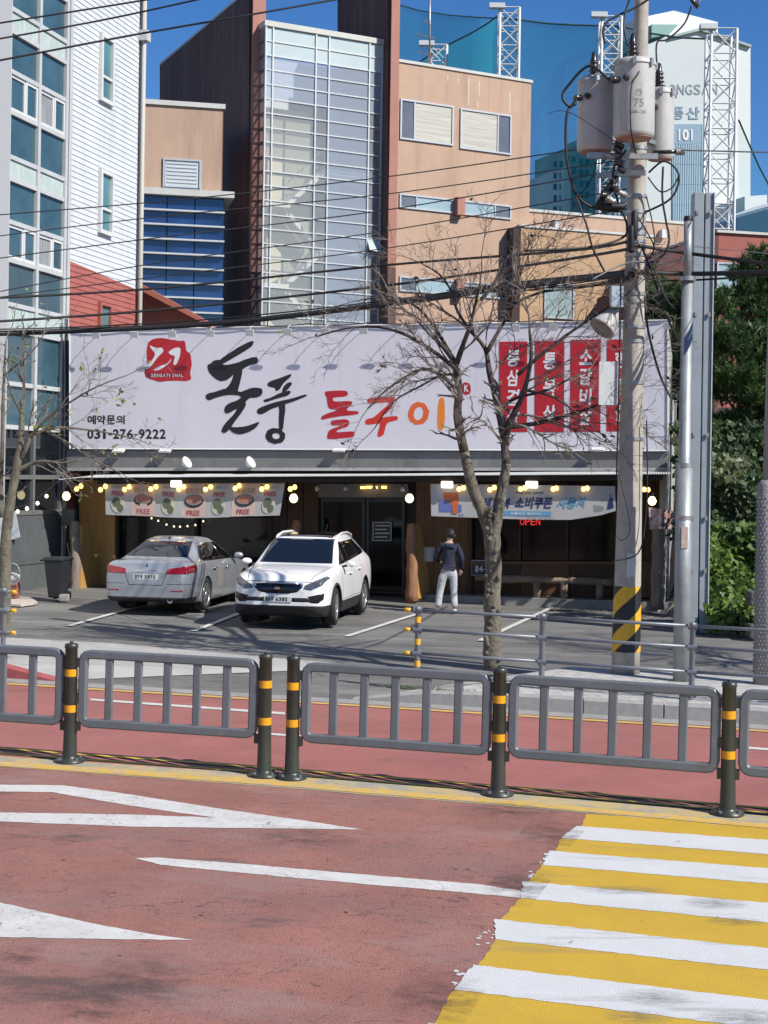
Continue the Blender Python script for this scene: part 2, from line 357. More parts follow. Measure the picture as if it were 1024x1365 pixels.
add_bricks(pav, .3, .3, .3, .008, R(-12), (.45, .44, .42)); overlay(pav, (.33, .32, .30), 1.5, .52, .68, None, .5, 10, 5.)
kst = mat('kerb_granite', (.40, .39, .37), .8, var=.12, vscale=12, bump=.4, bscale=80)
kred = mat('kerb_red_paint', (.42, .10, .10), .7, var=.15, vscale=5, bump=.2)
def kerb(name, s0, s1, m, h=.17, ramp=None):
    root = thing(name, alongK(s0, 0), None, None, kind='structure'); s = s0; i = 0
    while s < s1-.05:
        e = min(s+1.0, s1); ha = hb = h
        if ramp:
            ha = h*max(0., min(1., (s-ramp[0])/(ramp[1]-ramp[0])))+.02; hb = h*max(0., min(1., (e-ramp[0])/(ramp[1]-ramp[0])))+.02
        j = rnd.uniform(-.006, .006)
        a0, a1 = alongK(s+.008, j), alongK(e-.008, j); b0, b1 = alongK(s+.008, .16+j), alongK(e-.008, .16+j); up = lambda p, t: p+Vector((0, 0, t))
        f = .02
        mb = MB(); mb.add([up(a0, -.1), up(a1, -.1), up(a1, hb-f), up(a0, ha-f), up(a0+KN*f, ha), up(a1+KN*f, hb), up(b0, ha), up(b1, hb), up(b0, -.1), up(b1, -.1)],
            [[0, 1, 2, 3], [3, 2, 5, 4], [4, 5, 7, 6], [6, 7, 9, 8], [0, 3, 4, 6, 8], [1, 9, 7, 5, 2]])
        mb.build('kerb_stone', m, root); s = e; i += 1
    return root
sk = (Gp(540, 929)-K0).dot(KD)
kerb('kerb', sk-.6, sk+1.4, kst, .17, (sk-.6, sk+.6)); kerb('kerb', sk+1.4, SX+14, kst, .19)
sl_ = (Gp(76, 903)-K0).dot(KD)
kerb('painted_kerb', -12, sl_-.8, kred, .19); kerb('painted_kerb', sl_-.8, sl_+.2, kred, .19, (sl_+.2, sl_-.8))
# pavements
def pave(name, s0, s1, b0, b1, h, m, skew=0.):
    top = [alongK(s0, b0, h), alongK(s1, b0, h), alongK(s1, b1, h), alongK(s0-skew, b1, h)]
    return struct(MB().prism(top, (0, 0, -.3)).build(name, m))
mb = MB(); zt = .15
ptsw = [alongK(sk+.5, .17, zt), alongK(SX+30, .17, zt), alongK(SX+30, 3.3, zt), alongK(sk+1.9, 3.3, zt)]
struct(MB().prism(ptsw, (0, 0, -.3)).build('sidewalk', pav))
struct(MB().prism([alongK(sk+.5, .17, zt), alongK(sk+1.9, 3.3, zt), alongK(sk+1.2, 3.3, .008), alongK(sk-.5, .17, .008)], (0, 0, -.05)).build('sidewalk_ramp', pav))
struct(MB().quad(alongK(-40, .17, .15), alongK(sl_-.8, .17, .15), alongK(sl_-.3, 3.1, .15), alongK(-40, 3.1, .15)).build('sidewalk', pth))
struct(MB().quad(alongK(sl_-.8, .17, .15), alongK(sl_+.3, .17, .012), alongK(sl_+4, 3.1, .012), alongK(sl_-.3, 3.1, .15)).build('sidewalk_ramp', pth))

# tyre scuffs and dark worn patches on the near road
def scuffm(name, col, dens, stretch, sc_):
    m = bpy.data.materials.new(name); m.use_nodes = True; n = m.node_tree.nodes; l = m.node_tree.links; b = n['Principled BSDF']; out = n['Material Output']; b.inputs['Base Color'].default_value = (*col, 1); b.inputs['Roughness'].default_value = .85
    tc = n.new('ShaderNodeTexCoord'); mp = n.new('ShaderNodeMapping'); mp.inputs['Location'].default_value = (-.5, -.5, 0); mp.vector_type = 'POINT'; l.new(tc.outputs['Generated'], mp.inputs[0])
    s0 = n.new('ShaderNodeVectorMath'); s0.operation = 'MULTIPLY'; s0.inputs[1].default_value = (1, 1, 0); l.new(mp.outputs[0], s0.inputs[0]); ln = n.new('ShaderNodeVectorMath'); ln.operation = 'LENGTH'; l.new(s0.outputs[0], ln.inputs[0])
    r = n.new('ShaderNodeMapRange'); r.inputs[1].default_value = .5; r.inputs[2].default_value = .1; l.new(ln.outputs['Value'], r.inputs[0])
    m2 = n.new('ShaderNodeMapping'); m2.inputs['Scale'].default_value = stretch; l.new(tc.outputs['Object'], m2.inputs[0]); nz = n.new('ShaderNodeTexNoise'); nz.inputs['Scale'].default_value = sc_; nz.inputs['Detail'].default_value = 12; nz.inputs['Roughness'].default_value = .75; l.new(m2.outputs[0], nz.inputs['Vector'])
    r2 = n.new('ShaderNodeMapRange'); r2.inputs[1].default_value = .42; r2.inputs[2].default_value = .62; l.new(nz.outputs[0], r2.inputs[0]); mu = n.new('ShaderNodeMath'); mu.operation = 'MULTIPLY'; l.new(r.outputs[0], mu.inputs[0]); l.new(r2.outputs[0], mu.inputs[1])
    m3 = n.new('ShaderNodeMath'); m3.operation = 'MULTIPLY'; m3.inputs[1].default_value = dens; m3.use_clamp = True; l.new(mu.outputs[0], m3.inputs[0])
    tr = n.new('ShaderNodeBsdfTransparent'); mx = n.new('ShaderNodeMixShader'); l.new(m3.outputs[0], mx.inputs[0]); l.new(tr.outputs[0], mx.inputs[1]); l.new(b.outputs[0], mx.inputs[2]); l.new(mx.outputs[0], out.inputs[0]); return m
scf = scuffm('tyre_scuff', (.07, .05, .048), .50, (1.2, 2.2, 1), 3.0); scg = scuffm('tyre_scuff_fine', (.16, .16, .15), .75, (.8, 6, 1), 9.); scp = scuffm('paint_dust', (.36, .30, .28), 1.0, (1, 1, 1), 14.)
def scuff(x0, x1, y0, y1, m, dx=0):
    c = Gp((x0+x1)/2, (y0+y1)/2, .0115); p = [Gp(x0+dx, y1, .0115), Gp(x1+dx, y1, .0115), Gp(x1-dx, y0, .0115), Gp(x0-dx, y0, .0115)]; o = MB().quad(*p).build('tyre_scuff', m, None, loc=c); o['kind'] = 'structure'
for a in ((120, 275, 1262, 1345, scf, -12), (60, 190, 1320, 1372, scf, -20), (690, 775, 1090, 1135, scf, -20), (650, 730, 1150, 1210, scf, -25), (520, 640, 1290, 1372, scf, -25), (330, 480, 1100, 1135, scf, 5), (600, 760, 1068, 1092, scf, 5), (0, 60, 1255, 1290, scf, 0),
          (820, 920, 1318, 1342, scg, 4), (905, 1000, 1196, 1212, scg, 4), (930, 1060, 1345, 1372, scg, 4), (800, 900, 1345, 1365, scg, 4), (760, 900, 1180, 1192, scg, 2), (940, 1020, 1222, 1234, scg, 2)): scuff(*a)
# ================================================================ FENCES, POLES
gal = mat('galvanised_steel', (.36, .385, .39), .5, .35, var=.18, vscale=4, bump=.1, bscale=30)
fgrey = mat('fence_grey_paint', (.16, .175, .19), .42, 0, var=.08, vscale=2, spec=.5)
overlay(fgrey, (.25, .26, .26), 9, .58, .70, (1, 1, .5), .5, 10, 3.); overlay(fgrey, (.12, .10, .08), 2.5, .55, .72, None, .5, 8, 8.)
fdark = mat('bollard_dark_plastic', (.045, .05, .04), .38, 0, var=.2, vscale=3)
fyel = mat('reflective_yellow', (.85, .38, .01), .4)
bolt = mat('bolt_steel', (.3, .3, .3), .4, .8)
black = mat('black_rubber', (.012, .012, .013), .6)
def median_fence(posts, panels, label):
    B0 = Gp(*posts[0][:2]); root = thing('median_fence', B0, label, 'fence', 'median fence sections')
    tops = {}
    for (x, y, flip) in posts:
        b = Gp(x, y, .01); H = 1.19
        m = MB(); m.lathe([(.078, .02), (.072, .05), (.066, .3), (.062, H-.05), (.068, H-.045), (.068, H-.01), (.05, H), (.0, H+.001)][:-1], b, n=20)
        m.lathe([(.018, H), (.018, H+.02)], b, n=8); m.cur = 0
        p = m.build('bollard', fdark, root)
        mb = MB(); mb.lathe([(.15, .0), (.15, .02), (.085, .035), (.08, .06)], b, n=20); mb.build('base_plate', fdark, p)
        mb = MB()
        for k in range(4):
            t = math.pi/4+k*math.pi/2; mb.lathe([(.016, .02), (.016, .045)], b+Vector((math.cos(t)*.12, math.sin(t)*.12, 0)), n=6)
        tag(mb.build('anchor_bolts', bolt, p), kind='stuff')
        for h in (.5, .86): MB().lathe([(.0655, h), (.0655, h+.072)], b, n=20).build('reflective_band', fyel, p)
        for s in ((-1, 1) if flip == 0 else (flip,)):
            for h in (.36, .64, 1.0): MB().box(b+KD*s*.075+Vector((0, 0, h)), (.05, .06, .09), KD).build('bracket', fdark, p)
    for (xa, ya, xb, yb) in panels:      # bottoms of the bollards at both ends
        a, b = Gp(xa, ya, .01), Gp(xb, yb, .01); d = (b-a); L = d.length; d.normalize(); up = Vector((0, 0, 1)); n = d.cross(up).normalized(); up = n.cross(d)
        a = a+d*.095; b = b-d*.095; L -= .19
        h0, h1 = .37, 1.12; t = .055; mb = MB(); c = (a+b)/2
        f = mb
        # rounded tubular frame
        pts = []; rr = .07
        for (sx, sz, st) in ((1, 1, 0), (-1, 1, 90), (-1, -1, 180), (1, -1, 270)):
            for k in range(4):
                t_ = R(st+k*30); pts.append((sx*(L/2-rr-.03)+math.cos(t_)*rr, (h0+h1)/2+sz*((h1-h0)/2-rr-.03)+math.sin(t_)*rr))
        prof = [(-.045, -.022), (-.03, -.034), (.03, -.034), (.045, -.022), (.045, .022), (.03, .034), (-.03, .034), (-.045, .022)]
        vs = []; N = len(pts)
        for i, (px, pz) in enumerate(pts):
            q0, q1 = pts[i-1], pts[(i+1) % N]; tx, tz = q1[0]-q0[0], q1[1]-q0[1]; l_ = math.hypot(tx, tz); nx, nz = tz/l_, -tx/l_
            for u_, v_ in prof: vs.append(c+d*(px+nx*u_)+up*(pz+nz*u_)+n*v_)
        fs = [[i*8+k, ((i+1) % N)*8+k, ((i+1) % N)*8+(k+1) % 8, i*8+(k+1) % 8] for i in range(N) for k in range(8)]
        mb.add(vs, fs); fr = mb.build('panel', fgrey, root, fixn=True)
        for k in range(1, 6):
            px = -L/2+L*k/6
            MB().box(c+d*px+up*((h0+h1)/2), (.082, .045, h1-h0-.12), d, n, up).build('bar', fgrey, fr, bevel=.012)
    return root
median_fence([(-166, 995, 0), (93, 1015, 0), (352, 1034, -1)], [(-166, 995, 93, 1015), (93, 1015, 352, 1034)], 'left stretch of the grey barred median fence ending at the paired dark bollards')
median_fence([(389, 1037, 1), (664, 1059, 0), (970, 1085, 0), (1290, 1113, 0)], [(389, 1037, 664, 1059), (664, 1059, 970, 1085), (970, 1085, 1290, 1113)], 'right stretch of the grey barred median fence from the paired bollards past the crossing')
# kerbside tubular guard rail
rgrey = mat('guard_rail_grey', (.22, .24, .27), .4, .2, var=.15, vscale=5)
ycap = mat('yellow_cap', (.85, .45, .03), .5)
def guard_rail(pts, ends, label):
    W = [onG(Gp(x, y, .17), .17) for x, y in pts]; root = thing('guard_rail', W[0], label, 'railing', 'kerbside guard rails')
    H = .98; hs = (.93, .66, .34, .06)
    for i, b in enumerate(W):
        m = MB(); m.lathe([(.04, 0), (.036, H-.06), (.05, H-.05), (.05, H-.02), (.03, H)], b, n=12); p = m.build('post', rgrey, root)
        m = MB()
        for h in hs: m.lathe([(.045, -.06), (.045, .06)], b+Vector((0, 0, h)), KD, n=10)
        tag(m.build('collars', rgrey, p), kind='stuff')
        if i == 0 and ends:
            for h in (.2, .5, .8): MB().lathe([(.042, h-.04), (.042, h+.04)], b, n=12).build('yellow_tape', ycap, p)
    for i in range(len(W)-1):
        for h in hs: MB().tube([W[i]+Vector((0, 0, h)), W[i+1]+Vector((0, 0, h))], .022, 8).build('rail', rgrey, root)
    for s_, b in (((-1, W[0]),) if ends == 1 else ((1, W[-1]),) if ends == 2 else ()):
        for h in hs:
            q = MB().tube([b+Vector((0, 0, h)), b+Vector((0, 0, h))+KD*s_*.1], .024, 8).build('rail_end', rgrey, root)
            MB().tube([b+Vector((0, 0, h))+KD*s_*.1, b+Vector((0, 0, h))+KD*s_*.19], .027, 8).build('end_cap', ycap, q)
    return root
guard_rail([(556, 904), (722, 916), (922, 931), (1130, 946)], 1, 'grey tube guard rail along the right kerb in front of the utility pole')
guard_rail([(-170, 862), (4, 874)], 2, 'grey tube guard rail whose end post stands at the left edge of the photo')
# concrete utility pole
pc = mat('pole_concrete', (.47, .44, .38), .85, var=.14, vscale=5, bump=.35, bscale=40)
overlay(pc, (.26, .24, .21), 3., .54, .68, (3, 3, .5), .7, 8, 2.)
PB = Gp(834, 897, .15); PB.z = G(PB.x, PB.y)+.15
PD = PB.y
pole = thing('utility_pole', PB, 'tall round concrete utility pole with a yellow and black striped foot', 'utility pole')
def PZ(y): return (P(834+(897-y)*.0, y, PD).z)     # height at picture row
def pole_r(z): return .205-.0105*(z-PB.z)
HT = PZ(-60)-PB.z
lean = Vector((.0, 0, 0))
def pp(z): return Vector((PB.x+(z-PB.z)*.008, PB.y, z))       # the axis
mb = MB(); mb.tube([pp(PB.z-.1+(HT+.1)*k/14) for k in range(15)], [pole_r(PB.z+HT*k/14) for k in range(15)], 28); shaft = mb.build('shaft', pc, pole)
# striped wrap
yb = mat('stripe_yellow', (.80, .46, .02), .5, var=.1, vscale=20, bump=.3, bscale=120); kb = mat('stripe_black', (.015, .015, .02), .5, bump=.3, bscale=120)
za, zb = PZ(868), PZ(781); mb = MB(); n = 36; PITCH = .56
for i in range(-2, 8):
    for k in range(n):
        t0, t1 = 2*math.pi*k/n, 2*math.pi*(k+1)/n; s_ = 2*PITCH/(2*math.pi)
        for ci, (u0, u1) in enumerate(((0, .27), (.27, .56))):
            q = []
            for t, u_ in ((t0, u0), (t1, u0), (t1, u1), (t0, u1)):
                z = za-1.2+i*PITCH/1.0+u_*1.0+t*s_; r_ = pole_r(z)+.005; q.append(pp(z)+Vector((math.cos(t)*r_, math.sin(t)*r_, 0)))
            mb.cur = ci; mb.quad(*q)
wr_ = mb.build('striped_wrap', [yb, kb], pole)
bm = bmesh.new(); bm.from_mesh(wr_.data)
for zz, no in ((za, (0, 0, -1)), (zb, (0, 0, 1))): bmesh.ops.bisect_plane(bm, geom=bm.verts[:]+bm.edges[:]+bm.faces[:], plane_co=(0, 0, zz-PB.z), plane_no=no, clear_outer=True)
bm.to_mesh(wr_.data); bm.free()
steel = mat('dull_steel', (.35, .35, .34), .45, .7, var=.2, vscale=8)
for y in (198, 262, 283, 304, 312, 322, 340, 392, 402, 436, 455, 510, 585):
    z = PZ(y); MB().lathe([(pole_r(z)+.012, -.025), (pole_r(z)+.012, .025)], pp(z), n=24).build('clamp_band', steel, pole)
sgn = mat('notice_paper', (.62, .62, .60), .7, var=.1, vscale=20)
z = PZ(752)
mb = MB()
for k in range(6):
    t0, t1 = R(-105+k*7), R(-105+(k+1)*7); r_ = pole_r(z)+.006
    mb.quad(*[pp(z+h)+Vector((math.cos(t)*r_, math.sin(t)*r_, 0)) for t, h in ((t0, -.17), (t1, -.17), (t1, .17), (t0, .17))])
mb.build('notice', sgn, pole)
ink = mat('faded_ink', (.30, .29, .28), .8)
# transformers
tank = mat('transformer_grey', (.55, .545, .52), .5, var=.12, vscale=2, bump=.1, bscale=20); tankb = mat('transformer_underside', (.50, .30, .22), .6, var=.2, vscale=6)
porc = mat('dark_porcelain', (.035, .028, .03), .2, spec=.6)
def transformer(cx, ytop, ybot, wpx, d, label, text=False):
    c = P(cx, ybot, d); zt = P(cx, ytop, d).z; H = zt-c.z; r_ = wpx/2/FPX*d
    root = thing('transformer', c, label, 'transformer', 'transformers hung on the utility pole')
    m = MB(); m.lathe([(r_*.9, 0), (r_*.97, .02), (r_, .06), (r_, H-.06), (r_*1.0, H-.05)], c, n=32); t = m.build('tank', tank, root)
    MB().lathe([(r_*.88, -.012), (r_*.88, .004)], c, n=32).build('base', tankb, root)
    MB().lathe([(r_*1.05, H-.055), (r_*1.05, H-.01), (r_*.9, H+.03), (r_*.3, H+.06)], c, n=32).build('lid', tank, root)
    m = MB()
    for k in range(5):
        a = R(-100+k*50); m.box(c+Vector((math.cos(a)*r_*1.06, math.sin(a)*r_*1.06, H-.04)), (.04, .05, .1), (math.cos(a), math.sin(a), 0))
    m.build('lid_clamp', steel, root)
    bp_ = c+Vector((-.03, .02, H+.05)); pr = [(.04, -.02), (.05, .0)]
    for k in range(4): pr += [(.05, .02+k*.06), (.095-.008*k, .035+k*.06), (.055, .055+k*.06)]
    pr += [(.045, .26), (.03, .36), (.012, .38)]
    MB().lathe(pr, bp_, n=14).build('bushing', porc, root)
    for a in (-150, -120, 205):
        a = R(a); e = Vector((math.cos(a), math.sin(a), 0)); MB().lathe([(.03, 0), (.045, .03), (.03, .06), (.04, .09), (.02, .12)], c+e*r_*.98+Vector((0, 0, H-.28)), e, n=10).build('terminal', porc, root)
    m = MB(); e = (pp(c.z)-c); e.z = 0; e.normalize()
    for h in (H*.2, H*.8): m.box(c+e*(r_+.08)+Vector((0, 0, h)), (.2, .1, .06), e)
    m.build('bracket', steel, root)
    if text:
        Fz = Face(c+Vector((0, -r_, 0)), 0)
        for s_, z0, h, w_ in (('㉮', H*.50, .10, .10), ('75', H*.36, .11, .14), ('MK-28', H*.27, .045, .2)):
            mb = MB(); g = glyphs(s_, .005)
            if not g: continue
            for gx, gy in g[0]:
                a = ((gx-.5)*w_+.02)/r_-math.pi/2; mb.v.append(c+Vector((math.cos(a)*(r_+.004), math.sin(a)*(r_+.004), z0+gy*h)))
            for f in g[1]: mb.f.append(f); mb.mi.append(0); mb.sm.append(False)
            mb.build('lettering', ink, t)
    return root
overlay(tank, (.36, .35, .32), 3, .5, .68, (4, 4, .5), .6, 8, 2.)
T2 = transformer(845, 84, 184, 54, PD-.62, 'middle grey transformer drum in front of the pole marked 75', True)
T1 = transformer(793, 108, 202, 48, PD-.12, 'left grey transformer drum hanging in shade beside the pole')
T3 = transformer(880, 122, 212, 36, PD+.45, 'right grey transformer drum partly behind the pole')
# street floodlight on the pole
lampm = mat('lamp_shell', (.52, .50, .46), .5, var=.1, vscale=5)
fl = thing('floodlight', P(828, 420, PD), 'large bell shaped floodlight tilted down from the left of the concrete pole', 'floodlight')
ax = Vector((-.50, -.25, -.62)).normalized(); a0 = P(818, 419, PD-.1)
MB().lathe([(.03, -.12), (.07, -.08), (.10, .0), (.15, .12), (.19, .26), (.2, .3), (.185, .3), (.13, .1), (.06, 0)], a0, ax, 24).build('shade', lampm, fl)
MB().tube([a0-ax*.1, P(828, 416, PD)], .025, 8).build('arm', steel, fl)
MB().box(P(824, 417, PD-.05), (.09, .09, .12)).build('mount', black, fl)
# white control box on the pole
bx = MB().box(P(811, 511, PD-.22), (.27, .06, .62), (1, 0, 0)).build('control_box', mat('box_white', (.68, .72, .70), .5, var=.06, vscale=5)); tag(bx, 'flat white plastic box strapped to the left of the concrete pole over the red panels', 'box')
bx = MB().box(P(822, 396, PD-.2), (.17, .2, .3), (1, 0, 0)).build('junction_box', mat('box_blue', (.50, .60, .66), .5, var=.06, vscale=5)); tag(bx, 'pale blue junction box fixed to the pole above the floodlight', 'box')
# galvanised steel pole and the tall steel column behind it
SB = Gp(908, 908, .15); sp_ = thing('steel_pole', SB, 'thin galvanised steel pole standing by the kerb to the right of the concrete pole', 'pole')
zt = P(0, 290, SB.y).z-ZC+ZC
mb = MB(); zt = P(925, 290, SB.y).z; mb.tube([SB+Vector((0, 0, -.1)), Vector((SB.x+.0, SB.y, P(908, 620, SB.y).z))], .115, 20); mb.build('lower_tube', gal, sp_)
mb = MB(); za_ = P(908, 620, SB.y).z; mb.tube([Vector((SB.x, SB.y, za_)), Vector((SB.x, SB.y, za_+.03)), Vector((SB.x, SB.y, P(925, 372, SB.y).z))], [.105, .085, .08], 20); mb.build('upper_tube', gal, sp_)
zc_ = P(925, 372, SB.y).z
mb = MB(); mb.tube([Vector((SB.x, SB.y, zc_)), Vector((SB.x, SB.y, zt-.05))], .058, 16); mb.build('top_tube', gal, sp_)
mb = MB(); mb.lathe([(.062, -.05), (.062, 0), (.05, .02)], Vector((SB.x, SB.y, zt)), n=16); mb.build('cap', black, sp_)
for z in (zc_, za_, P(905, 690, SB.y).z): MB().lathe([(.12, -.03), (.12, .03)], Vector((SB.x, SB.y, z)), n=16).build('clamp_band', steel, sp_)
MB().box(Vector((SB.x-.005, SB.y-.118, P(908, 716, SB.y).z)), (.09, .01, .3)).build('sticker', mat('faded_sticker', (.52, .38, .32), .7, var=.3, vscale=15), sp_)
CD = 28.5; cb = P(937, 860, CD); cb.z = G(cb.x, cb.y)
colm = thing('steel_column', cb, 'tall square bluish steel sign column rising behind the thin steel pole', 'column')
top = P(940, 258, CD).z; cs = mat('column_steel', (.33, .38, .41), .5, .15, var=.12, vscale=1.5); overlay(cs, (.22, .2, .19), 3, .6, .72, (3, 3, .6), .6, 8, 4.)
x0, x1 = P(920, 500, CD).x, P(946, 500, CD).x; xm = (x0+x1)/2+.02
MB().box(((x0+xm)/2-.008, CD, (cb.z+top)/2), (xm-x0-.02, .3, top-cb.z)).build('channel', cs, colm, bevel=.01)
MB().box(((x1+xm)/2+.008, CD+.03, (cb.z+top)/2), (x1-xm-.01, .3, top-cb.z)).build('channel', cs, colm, bevel=.01)
MB().box((x1+.012, CD+.02, (cb.z+top)/2), (.02, .36, top-cb.z)).build('flange', mat('flange_white', (.55, .57, .57), .5, var=.2, vscale=5), colm)
for y in (285, 420, 580, 690, 760):
    for xx in (x0+.06, x1-.06): MB().box((xx, CD-.16, P(940, y, CD).z), (.05, .03, .08)).build('bracket', steel, colm)
# right edge pole
EB = Gp(1017, 912, .15); ep = thing('steel_pole', EB, 'grey purple pole with a knobbly lower sleeve at the right edge of the photo', 'pole')
pg = mat('edge_pole_paint', (.30, .30, .32), .5, .1, var=.1, vscale=4); zs = P(1020, 640, EB.y).z
MB().tube([Vector((EB.x+.03, EB.y, zs)), Vector((EB.x+.09, EB.y, P(1020, 300, EB.y).z))], .075, 20).build('upper_tube', pg, ep)
knob = mat('sleeve_knobs', (.30, .29, .30), .6, bump=1., bscale=45)
MB().tube([EB, Vector((EB.x+.02, EB.y, zs-.08)), Vector((EB.x+.02, EB.y, zs))], [.135, .135, .09], 20).build('sleeve', knob, ep)
mb = MB()
for i in range(46):
    for k in range(12):
        a = R(150+k*20+(i % 2)*10); z = EB.z+.12+i*.055; c = Vector((EB.x+math.cos(a)*.135, EB.y+math.sin(a)*.135, z)); e = Vector((math.cos(a), math.sin(a), 0)); s_ = e.cross(Vector((0, 0, 1)))
        mb.add([c+s_*.012, c-s_*.012, c+Vector((0, 0, .014)), c-Vector((0, 0, .014)), c+e*.012], [[0, 2, 4], [2, 1, 4], [1, 3, 4], [3, 0, 4]])
tag(mb.build('knobs', knob, ep), kind='stuff')
# ================================================================ BUILDINGS BEHIND
def clip2(poly, a, b, c):          # keep a*x+b*y <= c
    out = []
    for i in range(len(poly)):
        p, q = poly[i], poly[(i+1) % len(poly)]; fp, fq = a*p[0]+b*p[1]-c, a*q[0]+b*q[1]-c
        if fp <= 0: out.append(p)
        if (fp < 0 < fq) or (fq < 0 < fp):
            t = fp/(fp-fq); out.append((p[0]+(q[0]-p[0])*t, p[1]+(q[1]-p[1])*t))
    return out
def fbox(F, a0, a1, z0, z1, o0, o1):          # box on a face between offsets o0 < o1
    return MB().prism([F.at(a0, z0, o0), F.at(a1, z0, o0), F.at(a1, z1, o0), F.at(a0, z1, o0)], F.n*(o1-o0))
def pxbox(F, pts, o0, o1): return MB().prism([F.pt(x, y, (o0+o1)/2)+F.n*(o0-(o0+o1)/2) for x, y in pts], F.n*(o1-o0))
def glassm(name, col, rough=.04, var=.3, vs_=.6, spec=1.): return mat(name, col, rough, 0, var=var, vscale=vs_, spec=spec, bump=.02, bscale=1.5)
white = mat('window_frame_white', (.70, .71, .70), .5, var=.06, vscale=2)
gblue = glassm('glass_blue', (.055, .12, .155), .12, .3, .6, .45); gdark = glassm('glass_dark', (.012, .016, .02)); gteal = glassm('glass_teal', (.10, .24, .25))
# ---- left building
FL = Face(P(85, 635, 36), math.atan2(1, .263))
lb = thing('apartment_building', FL.at(0, 0), 'white clad building at the left with tiled blue windows and a red lower wall', 'building')
wboard = mat('siding_white', (.68, .71, .74), .55, var=.05, vscale=1.5); overlay(wboard, (.52, .54, .55), 1.2, .5, .68, (2, 2, .12), .6, 10, 3.)
rboard = mat('siding_red', (.42, .125, .10), .6, var=.10, vscale=1.5)
framem = mat('bay_frame', (.55, .57, .57), .5, var=.08, vscale=2); spand = mat('spandrel_green', (.47, .57, .54), .6, var=.12, vscale=3); overlay(spand, (.62, .68, .66), 2.5, .5, .62, (3, 3, .7), .6, 8, 3.)
aw = FL.a(187, 300)
zr0 = FL.pt(85, 345).z; zr1 = FL.pt(187, 388).z
h = .135; z = -.3; i = 0
shell = fbox(FL, -18, aw, -.5, 17, -9, -.03).build('wall', framem, lb)
while z < 17:
    poly = [(.02, z), (aw-.28, z), (aw-.28, z+h), (.02, z+h)]
    s_ = (zr1-zr0)/aw
    for side, m_ in ((1, rboard), (-1, wboard)):
        q = clip2(poly, -side*s_, side*1., side*zr0)
        if len(q) < 3: continue
        mb = MB(); F_ = [FL.at(a, zz, .004+.016*(1-(zz-z)/h)) for a, zz in q]; B_ = [FL.at(a, zz, -.02) for a, zz in q]; n = len(q)
        mb.add(F_+B_, [list(range(n))]+[[k, n+k, n+(k+1) % n, (k+1) % n] for k in range(n)]); mb.build('siding_board', m_, lb, fixn=False)
    z += h
fbox(FL, aw-.12, aw+.02, zr1, 17, -.3, .05).build('corner_trim', wboard, lb); fbox(FL, aw-.12, aw+.02, -.5, zr1-.01, -.3, .05).build('corner_trim', rboard, lb)
mb = MB(); mb.tube([FL.at(aw-.2, -.3, .12), FL.at(aw-.2, 17, .12)], .06, 10); mb.build('downpipe', mat('pipe_beige', (.50, .48, .42), .6), lb)
fbox(FL, aw-.34, aw-.06, FL.pt(182, 52).z, FL.pt(182, 38).z, .02, .25).build('hopper_box', framem, lb)
fbox(FL, -.14, .0, -.5, 17, -.02, .08).build('corner_post', framem, lb)
def window(F, parent, corners, off=.0, fr=.06, m=None, split=(), name='window', rows=(), depth=.09, gl=None):
    # corners: picture px (x0,ytop-left, x1, ytop-right, bottom-left) -> level window
    x0, x1, yt, yb = corners
    a0, a1 = F.a(x0, (yt+yb)/2), F.a(x1, (yt+yb)/2); xm = (x0+x1)/2; z1, z0 = F.pt(xm, yt).z, F.pt(xm, yb).z
    w_ = fbox(F, a0, a1, z0, z1, off-.02, off+.012).build('glass_pane' if not parent else 'window', gl or gblue, parent)
    m = m or white
    for (b0, b1, c0, c1) in [(a0-fr, a0, z0-fr, z1+fr), (a1, a1+fr, z0-fr, z1+fr), (a0, a1, z1, z1+fr), (a0, a1, z0-fr, z0)]: fbox(F, b0, b1, c0, c1, off-.03, off+depth).build('frame', m, w_)
    for t in split: fbox(F, a0+(a1-a0)*t-fr/3, a0+(a1-a0)*t+fr/3, z0, z1, off, off+depth*.8).build('mullion', m, w_)
    for t in rows: fbox(F, a0, a1, z0+(z1-z0)*t-fr/3, z0+(z1-z0)*t+fr/3, off, off+depth*.8-.004).build('transom', m, w_)
    return w_
window(FL, lb, (133, 146, 53, 133), .02, .1, rows=(.36,), gl=gteal); window(FL, lb, (132, 145, 233, 308), .02, .1, rows=(.38,), gl=gteal)
w3 = window(FL, lb, (131, 143, 408, 450), .02, .08, m=rboard, gl=gteal)
# window bays
rowsL = [(8, 53, 'p'), (38, 81, 's'), (93, 131, 'p'), (146, 184, 'w'), (209, 237, 'p'), (236, 267, 's'), (294, 320, 'p'), (349, 364, 'w'), (402, 425, 'p'), (436, 456, 's'), (508, 523, 'p'), (566, 577, 'p')]
zs_ = [FL.pt(46, (a+b)/2).z for a, b, _ in rowsL]; kinds = [k for *_, k in rowsL]
per = zs_[1]-zs_[5]
zz = [(zs_[0]+per*.53, None), (zs_[0], kinds[0])]
seq = [(zs_[4]+2*per, 'p'), (zs_[1]+per, 's'), (zs_[2]+per, 'p'), (zs_[3]+per, 'w')] + list(zip(zs_, kinds)); seq.sort(key=lambda t: -t[0])
aL, aM, aR = FL.a(6.5, 350), FL.a(47, 350), FL.a(83.5, 350)
curt = mat('curtain_grey', (.30, .32, .33), .8, var=.3, vscale=3, stretch=(6, 6, .5))
